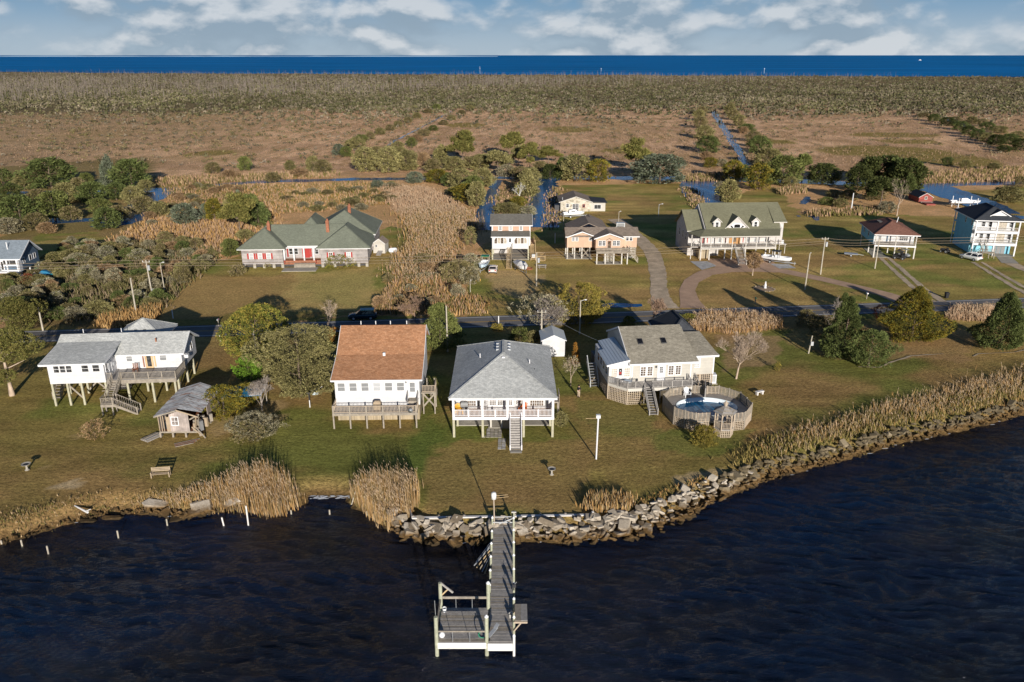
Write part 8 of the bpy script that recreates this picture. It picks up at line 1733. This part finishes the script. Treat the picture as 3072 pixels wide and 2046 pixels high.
mid('%s shrub of the far right hedge beside the winding creek', 'shrubs beside the far right creek', [(2800, 364, 342, 40, 'dome', 'cedar'), (2840, 378, 352, 44, 'dome', 'dark'), (2880, 390, 364, 44, 'dome', 'cedar'), (2905, 404, 378, 44, 'dome', 'dark'), (2930, 415, 388, 46, 'dome', 'cedar'), (2962, 425, 398, 44, 'dome', 'olive'), (2985, 436, 404, 48, 'dome', 'dark'), (3025, 432, 402, 50, 'dome', 'cedar'), (3062, 452, 416, 56, 'dome', 'dark'), (3000, 400, 378, 40, 'dome', 'olive'), (2960, 392, 366, 40, 'dome', 'cedar'), (2915, 372, 350, 36, 'dome', 'olive'), (3050, 420, 394, 40, 'dome', 'olive'), (2770, 352, 338, 34, 'dome', 'scrub'), (2865, 366, 350, 30, 'dome', 'scrub'), (3010, 455, 436, 40, 'dome', 'dark'), (2945, 378, 356, 30, 'dome', 'scrub'), (2895, 505, 480, 34, 'dome', 'olive'), (2840, 498, 472, 34, 'dome', 'cedar'), (2760, 515, 496, 40, 'dome', 'olive'), (2980, 510, 490, 40, 'dome', 'olive')])
# meadow and roadside scrub shrubs
def scatter(label, grp, poly, n, hr, wr, pals, seed, kind='dome', size=None):
    r = random.Random(seed); pts = px(*poly); x0, x1 = min(p[0] for p in pts), max(p[0] for p in pts); y0, y1 = min(p[1] for p in pts), max(p[1] for p in pts); k = 0
    while k < n:
        x, y = r.uniform(x0, x1), r.uniform(y0, y1)
        if not inpoly(np.array([x]), np.array([y]), pts)[0]: continue
        k += 1; pal = r.choice(pals); tm, cm = lib(kind, pal, r.randrange(3)); h, w = r.uniform(*hr), r.uniform(*wr)
        T = thing('shrub', {'scrub': 'dull brown green', 'olive': 'olive', 'grey': 'grey green', 'brown': 'rust brown', 'cedar': 'dark green', 'pale': 'pale flowered'}[pal] + ' ' + label, 'shrub', (x, y, 0), r.uniform(0, 6.28), grp); T.scale = (w / 5, w / 5, h / 6)
        finish(bpy.data.objects.new('stem', tm), T); finish(bpy.data.objects.new('crown', cm), T)
scatter('shrub of the dense roadside scrub left of the long shingled house', 'shrubs of the left roadside scrub', [(0, 860), (110, 830), (200, 740), (330, 735), (520, 720), (660, 760), (560, 850), (470, 930), (300, 965), (150, 965), (0, 960)], 150, (1.2, 3.0), (2.2, 4.6), ['scrub', 'olive', 'grey', 'olive', 'scrub', 'brown', 'cedar', 'pale'], 5)
scatter('low shrub in the reedy meadow behind the long shingled house', 'shrubs of the reedy meadow', [(800, 625), (880, 585), (1180, 560), (1200, 620), (1050, 640)], 30, (1.0, 2.0), (2.6, 5.0), ['scrub', 'grey', 'olive', 'scrub'], 6)
scatter('shrub among the tan reeds left of the narrow peach house', 'shrubs among the tan reeds', [(1180, 800), (1290, 780), (1360, 880), (1300, 930), (1130, 925)], 16, (1.0, 2.2), (2.0, 3.8), ['scrub', 'brown', 'grey'], 7)
scatter('shrub on the canal edge left of the left grove', 'shrubs by the left meadow', [(380, 720), (560, 640), (760, 560), (560, 560), (470, 640)], 24, (1.0, 2.2), (2.4, 4.5), ['scrub', 'grey', 'brown', 'olive'], 8)
# ---- reeds and grasses: beyond counting
def in_world(poly, n, seed):
    r = np.random.default_rng(seed); poly = [p[:2] for p in poly]; a = np.array(poly); out = np.zeros((0, 2))
    while len(out) < n:
        q = r.uniform(a.min(0), a.max(0), (n * 2, 2)); q = q[inpoly(q[:, 0], q[:, 1], poly)]; big = np.ptp(a, 0).max() / 30 + .25; q = q[vnoise(q[:, 0] / big, q[:, 1] / big, seed) > r.uniform(-.25, .8, len(q))]; out = np.concatenate([out, q + r.normal(0, big * .5, q.shape)])
    return out[:n]
def zland(x, y):
    w = inpoly(x, y, SHORE + [(150, 0), (-140, 0)]); d = segdist(x, y, SHORE); t = np.clip(d / 2.4, 0, 1)
    return np.where(y > 110, 0, np.where(w, -1.35, -1.2 + 1.2 * t * t * (3 - 2 * t)))
def reeds(name, label, pts, h, pal, width=.05, lean=.18, plume=None, seed=1, cat='reeds', blades=2):
    r = np.random.default_rng(seed); n = len(pts); z = zland(pts[:, 0], pts[:, 1]) - .05
    h = (h if np.ndim(h) else np.full(n, h)) * r.uniform(.38, 1.12, n) * (.72 + .5 * vnoise(pts[:, 0] * 1.1, pts[:, 1] * 1.1, seed)); V = []; Fc = []; K = []
    col = palette(n, pal, seed + 3, .22)
    base = np.stack([pts[:, 0], pts[:, 1], z], 1)
    for b in range(blades):
        a = r.uniform(0, 6.283, n); ln = lean * h * (1 if b == 0 else 1.3); hh = h * (1 if b == 0 else r.uniform(.45, .8, n))
        top = base + np.stack([np.cos(a) * ln * r.uniform(.2, 1, n) - .06 * h, np.sin(a) * ln * r.uniform(.2, 1, n), hh], 1)
        s = np.stack([np.sin(a + 1.2), np.cos(a + 1.2) * .3, np.zeros(n)], 1) * (width * r.uniform(.7, 1.4, n))[:, None]
        mid_ = (base + top) / 2 + s * .2
        i = sum(len(v) for v in V); V.append(np.stack([base - s * .6, base + s * .6, mid_ + s, top, mid_ - s], 1).reshape(-1, 3))
        k = i + np.arange(n)[:, None] * 5; Fc.append(np.concatenate([k + np.array([[0, 1, 2, 4]]), k + np.array([[4, 2, 3, 3]])], 0)); K.append(np.repeat(col * (1 if b == 0 else .85), 5, 0))
        if b == 0: tp = top
    if plume is not None:
        m = r.uniform(0, 1, n) < .5; q = tp[m]; k0 = len(q); i = sum(len(v) for v in V); L = (.24 * r.uniform(.7, 1.3, k0))[:, None]
        d = np.stack([r.normal(-.4, .3, k0), r.normal(0, .3, k0), np.full(k0, .9)], 1); s = np.stack([np.full(k0, width * .8), np.zeros(k0), np.zeros(k0)], 1)
        V.append(np.stack([q - d * L * .4, q + s * r.uniform(.6, 1.4, (k0, 1)), q + d * L, q - s * r.uniform(.6, 1.4, (k0, 1))], 1).reshape(-1, 3)); Fc.append(i + np.arange(k0 * 4).reshape(-1, 4)); K.append(np.repeat(palette(k0, plume, seed + 9), 4, 0))
    v = np.concatenate(V); f = np.concatenate(Fc); c = np.concatenate(K)
    m = fast_mesh(name, v, f[f[:, 2] != f[:, 3]], c, 'reed') if False else None
    quads = f[f[:, 2] != f[:, 3]]; tris = f[f[:, 2] == f[:, 3]][:, :3]
    # degenerate quads become triangles: one mesh from both
    me = bpy.data.meshes.new(name); nv = len(v); me.vertices.add(nv); me.vertices.foreach_set('co', v.astype(np.float32).ravel())
    loops = np.concatenate([quads.ravel(), tris.ravel()]).astype(np.int32); st = np.concatenate([np.arange(len(quads)) * 4, len(quads) * 4 + np.arange(len(tris)) * 3]).astype(np.int32); tot = np.concatenate([np.full(len(quads), 4), np.full(len(tris), 3)]).astype(np.int32)
    me.loops.add(len(loops)); me.loops.foreach_set('vertex_index', loops); me.polygons.add(len(st)); me.polygons.foreach_set('loop_start', st); me.polygons.foreach_set('loop_total', tot)
    at = me.color_attributes.new('col', 'FLOAT_COLOR', 'POINT'); cc = np.ones((nv, 4), np.float32); cc[:, :3] = c; at.data.foreach_set('color', cc.ravel()); me.update(calc_edges=True); me.materials.append(MATS['reed'])
    o = finish(bpy.data.objects.new(name, me), None, 'stuff'); return tag(o, label, cat)
RTAN = [(.348, .246, .138), (.406, .297, .174), (.261, .174, .087), (.189, .145, .058)]; RGOLD = [(.352, .205, .080), (.288, .168, .064), (.400, .256, .112)]; ROL = [(.138, .115, .040), (.181, .138, .056), (.106, .098, .027)]; RPL = [(.405, .304, .203), (.351, .257, .176)]; RPINK = [(.338, .217, .135), (.277, .177, .105), (.390, .262, .165)]
q = in_world([(-38.4, 70.2), (-34, 70.2), (-28.1, 70.3), (-23.6, 69.2), (-21.2, 71.2), (-23.5, 73.2), (-25.2, 74.4), (-28.5, 73.6), (-33.3, 71.6)], 2900, 1)
reeds('reeds', 'tall tan plumed reeds on the left shore below the garden bench', q, np.where(q[:, 0] < -33, .5, .7) + 1.8 * np.exp(-((q[:, 0] + 26) / 4.4) ** 2), RTAN + RGOLD, .028, .09, RPL, 1)
q = in_world([(-16.4, 72.2), (-14.4, 69.2), (-12.0, 66.6), (-10.4, 67.2), (-9.4, 68.9), (-9.7, 72.6), (-12, 72.9)], 2500, 2)
reeds('reeds', 'tall tan reeds between the inlet and the dock seawall', q, 2.5, RTAN + RGOLD, .028, .08, RPL, 2)
q = in_world([(-75, 58.8), (-58, 62.5), (-48, 65.2), (-43, 68.8), (-38, 70.4), (-36, 71.4), (-43, 70.8), (-50, 67.5), (-75, 62)], 2600, 3); reeds('shore_grass', 'low straggly grass along the left shore', q, .38, ROL + ROL + RTAN, .04, .5, None, 3, 'grass')
q = in_world(px((1745, 1530), (1770, 1500), (1850, 1490), (1905, 1500), (1890, 1530), (1800, 1542)), 900, 4); reeds('reeds', 'small tan reed tuft at the end of the seawall cap', q, 1.15, RTAN + RGOLD, .045, .25, None, 4)
q = in_world(px((1900, 1510), (2050, 1455), (2120, 1430), (2110, 1445), (2000, 1500), (1910, 1535)), 500, 14); reeds('shore_grass', 'thin grass fringe behind the stones between the reed tuft and the right shore reeds', q, .5, ROL + RGOLD, .04, .4, None, 14, 'grass')
up_ = [(27, 79.4), (36, 83), (45.8, 87.6), (55.6, 91.2), (65, 95.4), (80, 102)]
q = in_world(up_ + [(78, 107), (65, 101.2), (55, 96.2), (45.5, 91.6), (36, 86.0), (29, 81.6)], 3600, 5); reeds('reeds', 'wild tan reeds along the right shore above the stones', q, .55 + 1.3 * fbm(q[:, 0] / 2.5, q[:, 1] / 2.5, 8) ** 1.3, [(.36, .26, .155), (.31, .22, .12), (.40, .29, .18)] + RGOLD, .028, .35, RPL, 5)
q = in_world([(24, 77.2), (27, 79.0)] + up_[1:] + [(80, 104.4), (65, 98.6), (55.6, 94.2), (45.8, 90.4), (36, 85.2), (27, 80.8)], 9000, 6); reeds('shore_grass', 'olive grass fringe between the right shore reeds and the stones', q, .75, ROL + [(.27, .2, .07), (.2, .16, .05)], .045, .5, None, 6, 'grass')
q = in_world(px((2065, 990), (2080, 952), (2180, 945), (2335, 955), (2340, 985), (2200, 1003)), 3600, 7); reeds('reeds', 'orange tan reeds at the roadside right of the taupe roof', q, 1.35, RGOLD + RPINK, .042, .2, RPL, 7)
q = in_world(px((2830, 960), (2860, 930), (2980, 925), (2960, 965)), 1300, 8); reeds('reeds', 'brownish reeds between the golden cedar and the right edge cedar', q, 1.3, RPINK, .045, .2, RPL, 8)
q = in_world(px((1205, 640), (1300, 615), (1400, 640), (1432, 690), (1370, 720), (1330, 800), (1300, 860), (1200, 850), (1190, 790), (1240, 720)), 11000, 9); reeds('reeds', 'broad field of orange tan reeds between the two left lots', q, 1.5, RGOLD + RPINK + ROL, .07, .12, RPL, 9)
q = in_world(px((1150, 560), (1300, 570), (1400, 640), (1205, 650), (1170, 610)), 5000, 10); reeds('reeds', 'pinkish reed field left of the canals', q, 1.5, RPINK, .09, .2, RPL, 10)
q = in_world(px((1130, 945), (1180, 850), (1330, 870), (1460, 905), (1450, 945)), 4200, 11); reeds('reeds', 'rough tan weeds along the road below the reed field', q, 1.3, RGOLD + ROL + RPINK, .08, .3, None, 11)
q = in_world(px((470, 640), (800, 620), (850, 690), (690, 760), (560, 800), (480, 740), (330, 730), (420, 680)), 7500, 12); reeds('reeds', 'tan meadow reeds left of the long shingled house', q, 1.3, RPINK + RGOLD, .1, .3, None, 12)
q = in_world(px((290, 985), (310, 950), (480, 920), (470, 960), (400, 985)), 1800, 13); reeds('reeds', 'golden roadside reeds behind the stilt house', q, 1.3, RGOLD, .07, .2, None, 13)
q = in_world(px((500, 560), (1150, 548), (1190, 610), (860, 640), (700, 600), (520, 640)), 8000, 15); reeds('reeds', 'thin golden reeds of the meadow behind the long shingled house', q, 1.1, RPINK + RGOLD[:1] + ROL, .11, .3, None, 15)
q = in_world(px((0, 880), (110, 840), (200, 750), (520, 725), (660, 760), (560, 850), (470, 930), (300, 965), (0, 965)), 12000, 16); reeds('brush', 'grey brown brush filling the gaps of the left roadside scrub', q, 1.5, [(.2, .15, .1), (.15, .12, .055), (.22, .17, .10), (.12, .11, .045), (.10, .1, .035)], .09, .45, None, 16, 'brush')
for k, (lab, poly, n) in enumerate((('reed fringe north of the cross canal on the left', [(470, 535), (1000, 515), (1000, 530), (470, 560)], 2500), ('reed bank across the canal mouth', [(2040, 530), (2180, 520), (2170, 545), (2050, 545)], 1400), ('reed fringe before the dark pines', [(2330, 570), (2420, 560), (2420, 580), (2340, 585)], 900), ('tan reed hedge behind the red brown roof house', [(2420, 640), (2640, 625), (2640, 645), (2425, 650)], 1500), ('reed fringe along the far right creek bank', [(2740, 520), (3072, 500), (3072, 545), (2740, 552)], 3000), ('reeds on the bank left of the right canal', [(1652, 580), (1674, 560), (1672, 640), (1658, 690), (1646, 690), (1650, 640)], 700), ('tan brush between the two canals', [(1480, 600), (1560, 540), (1600, 560), (1560, 640), (1500, 650)], 2200), ('reeds on the right bank of the canal mouth', [(2050, 560), (2080, 570), (2135, 640), (2100, 650)], 900))):
    q = in_world(px(*poly), n, 30 + k); reeds('reeds', lab, q, 1.5 if k < 5 else .9, RPINK + ROL, .13, .2, None, 30 + k)
# marsh tussocks
q = in_world(px((-100, 480), (-100, 345), (700, 330), (3200, 330), (3200, 500), (2300, 520), (1000, 505)), 30000, 40); tus = reeds('marsh_grass', 'endless pinkish tan marsh grass beyond the houses', q, .75, [(.25, .165, .11), (.21, .135, .085), (.28, .19, .125), (.15, .10, .055)], .16, .6, None, 40, 'marsh grass', 2)
# far scrub and ghost forest
rs = np.random.default_rng(91)
def far_scrub(name, label, n, ylo, yhi, pal, seed, hgt, size):
    r = np.random.default_rng(seed); y = 1 / r.uniform(1 / yhi, 1 / ylo, n); x = r.uniform(-.72, .72, n) * y * 1.0
    ed = 590 - x * .1 + 190 * fbm(x / 120, y / 120, 61); keep = (y < 1930 - x * .184 + (fbm(x / 260, x * 0 + 3, 19) - .5) * 160) & (r.uniform(0, 1, n) < np.clip((y - ed + 170) / 260, .0, 1) ** 2 + np.where(x < -60, .05, .012)) & (vnoise(x / 14, y / 26, seed) > r.uniform(-.1, .75, n)); x, y = x[keep], y[keep]; n = len(x); per = 7
    C = np.repeat(np.stack([x, y, np.full(n, hgt * .5)], 1), per, 0); k = len(C); s = np.repeat(r.uniform(.6, 1.5, n), per)
    C += r.normal(0, 1, (k, 3)) * np.array([1.3, 1.3, .6]) * s[:, None] * size * .55; C[:, 2] = np.abs(C[:, 2]) + .2
    v, f = leaf_cards(C, np.tile(np.array([0, 0, .4]), (k, 1)), size, 1.3, seed + 1)
    tone = (.6 + .8 * fbm(x / 70, y / 170, 33))[:, None]; cols = np.repeat(np.repeat(palette(n, pal, seed + 2, .3, 1.35) * tone, per, 0), 4, 0)
    o = finish(bpy.data.objects.new(name, fast_mesh(name, v, f, cols, 'foliage')), None, 'stuff'); tag(o, label, 'scrub')
GREYS = [(.125, .108, .07), (.105, .09, .055), (.15, .125, .09), (.09, .082, .042), (.085, .075, .045)]
far_scrub('scrub', 'dull olive grey scrub belt in front of the far dead woods', 52000, 520, 2100, GREYS, 71, 1.5, 1.25)
far_scrub('scrub', 'darker green shrubs mixed into the far scrub belt', 15000, 600, 2000, [(.06, .062, .028), (.075, .072, .032), (.09, .085, .04)], 72, 2.0, 1.5)
q = in_world(px((-60, 500), (-60, 335), (900, 345), (3150, 345), (3150, 470), (2300, 500), (1000, 490)), 2600, 93)          # low shrubs dotted over the marsh
q = q[(q[:, 0] < -50) | (rs.uniform(0, 1, len(q)) < .45)]; k = len(q); Cq = np.repeat(np.column_stack([q, np.full(k, .5)]), 16, 0) + rs.normal(0, 1, (k * 16, 3)) * np.array([.8, .8, .35]) * np.repeat(rs.uniform(.4, 1.3, k), 16)[:, None]; Cq[:, 2] = np.abs(Cq[:, 2]) + .1
v, f = leaf_cards(Cq, np.tile(np.array([0, 0, .5]), (len(Cq), 1)), .5, 1.5, 94)
o = finish(bpy.data.objects.new('marsh_shrubs', fast_mesh('marsh_shrubs', v, f, np.repeat(np.repeat(palette(k, GREYS + PAL['scrub'], 95, .3, 1.2), 16, 0), 4, 0), 'foliage')), None, 'stuff'); tag(o, 'small grey green shrubs dotted over the open marsh', 'scrub')
# standing dead trunks
n = 30000; y = 1 / rs.uniform(1 / 2100, 1 / 690, n); x = rs.uniform(-.72, .72, n) * y; thr = 690 + np.clip(x + 250, 0, 2000) * .8 + 240 * fbm(x / 160, y / 160, 62)
keep = (y < 1925 - x * .184 + (fbm(x / 260, x * 0 + 3, 19) - .5) * 160) & (y > thr) & (fbm(x / 90, y / 200, 35) > rs.uniform(.1, .62, n)) & (rs.uniform(0, 1, n) < np.clip((y - thr) / 300 + .15, 0, 1)); x, y = x[keep], y[keep]
segs = []
for a, b, h, l, k in zip(x, y, rs.uniform(3.5, 11, len(x)) * (.7 + .6 * vnoise(x / 30, y / 60, 5)), rs.normal(0, .5, len(x)), rs.uniform(0, 6.28, len(x))):
    segs.append(((a, b, -.2), (a + l, b, h), .19, .06))
    for t, L in ((.55, 1.6), (.75, 1.2)): segs.append(((a + l * t, b, h * t), (a + l * t + math.cos(k + t * 9) * L, b, h * t + L * .9), .09, .03))
plain('ghost_wood', (0.225, 0.19, 0.165), .95, .05, var=.25, scale=.05)
o = finish(bpy.data.objects.new('dead_forest', tubes('dead_forest', segs, 'ghost_wood', 3)), None, 'stuff'); tag(o, 'grey ghost forest of standing dead trunks along the far shore', 'dead forest')
# small things far off
for k, (x, ty) in enumerate(((1440, 198), (1803, 212), (2292, 213))):
    p = P(x, 221); T = thing('channel_marker', ['tallest thin mast beyond the far woods left of centre', 'thin mast beyond the far woods at centre right', 'thin mast beyond the far woods on the right'][k], 'mast', (p[0], p[1] * 1.0, 0)); rod('mast', T, 'galv', (0, 0, 0), (0, 0, 17 if k == 0 else 12), .22, 6); bx('head', T, 'galv', -.5, .5, -.5, .5, 11, 12)
p = P(2760, 181); T = thing('distant_boat', 'tiny white motor boat far out on the blue sea at right', 'boat', (p[0], p[1], -.4), R(10)); MB().loft([[(x_, -w, 3), (x_, 0, 0), (x_, w, 3)] for x_, w in ((-14, 3), (4, 3.5), (15, .2))]).build('hull', 'white_gloss', T); bx('cabin', T, 'white_gloss', -6, 4, -2, 2, 3, 7)
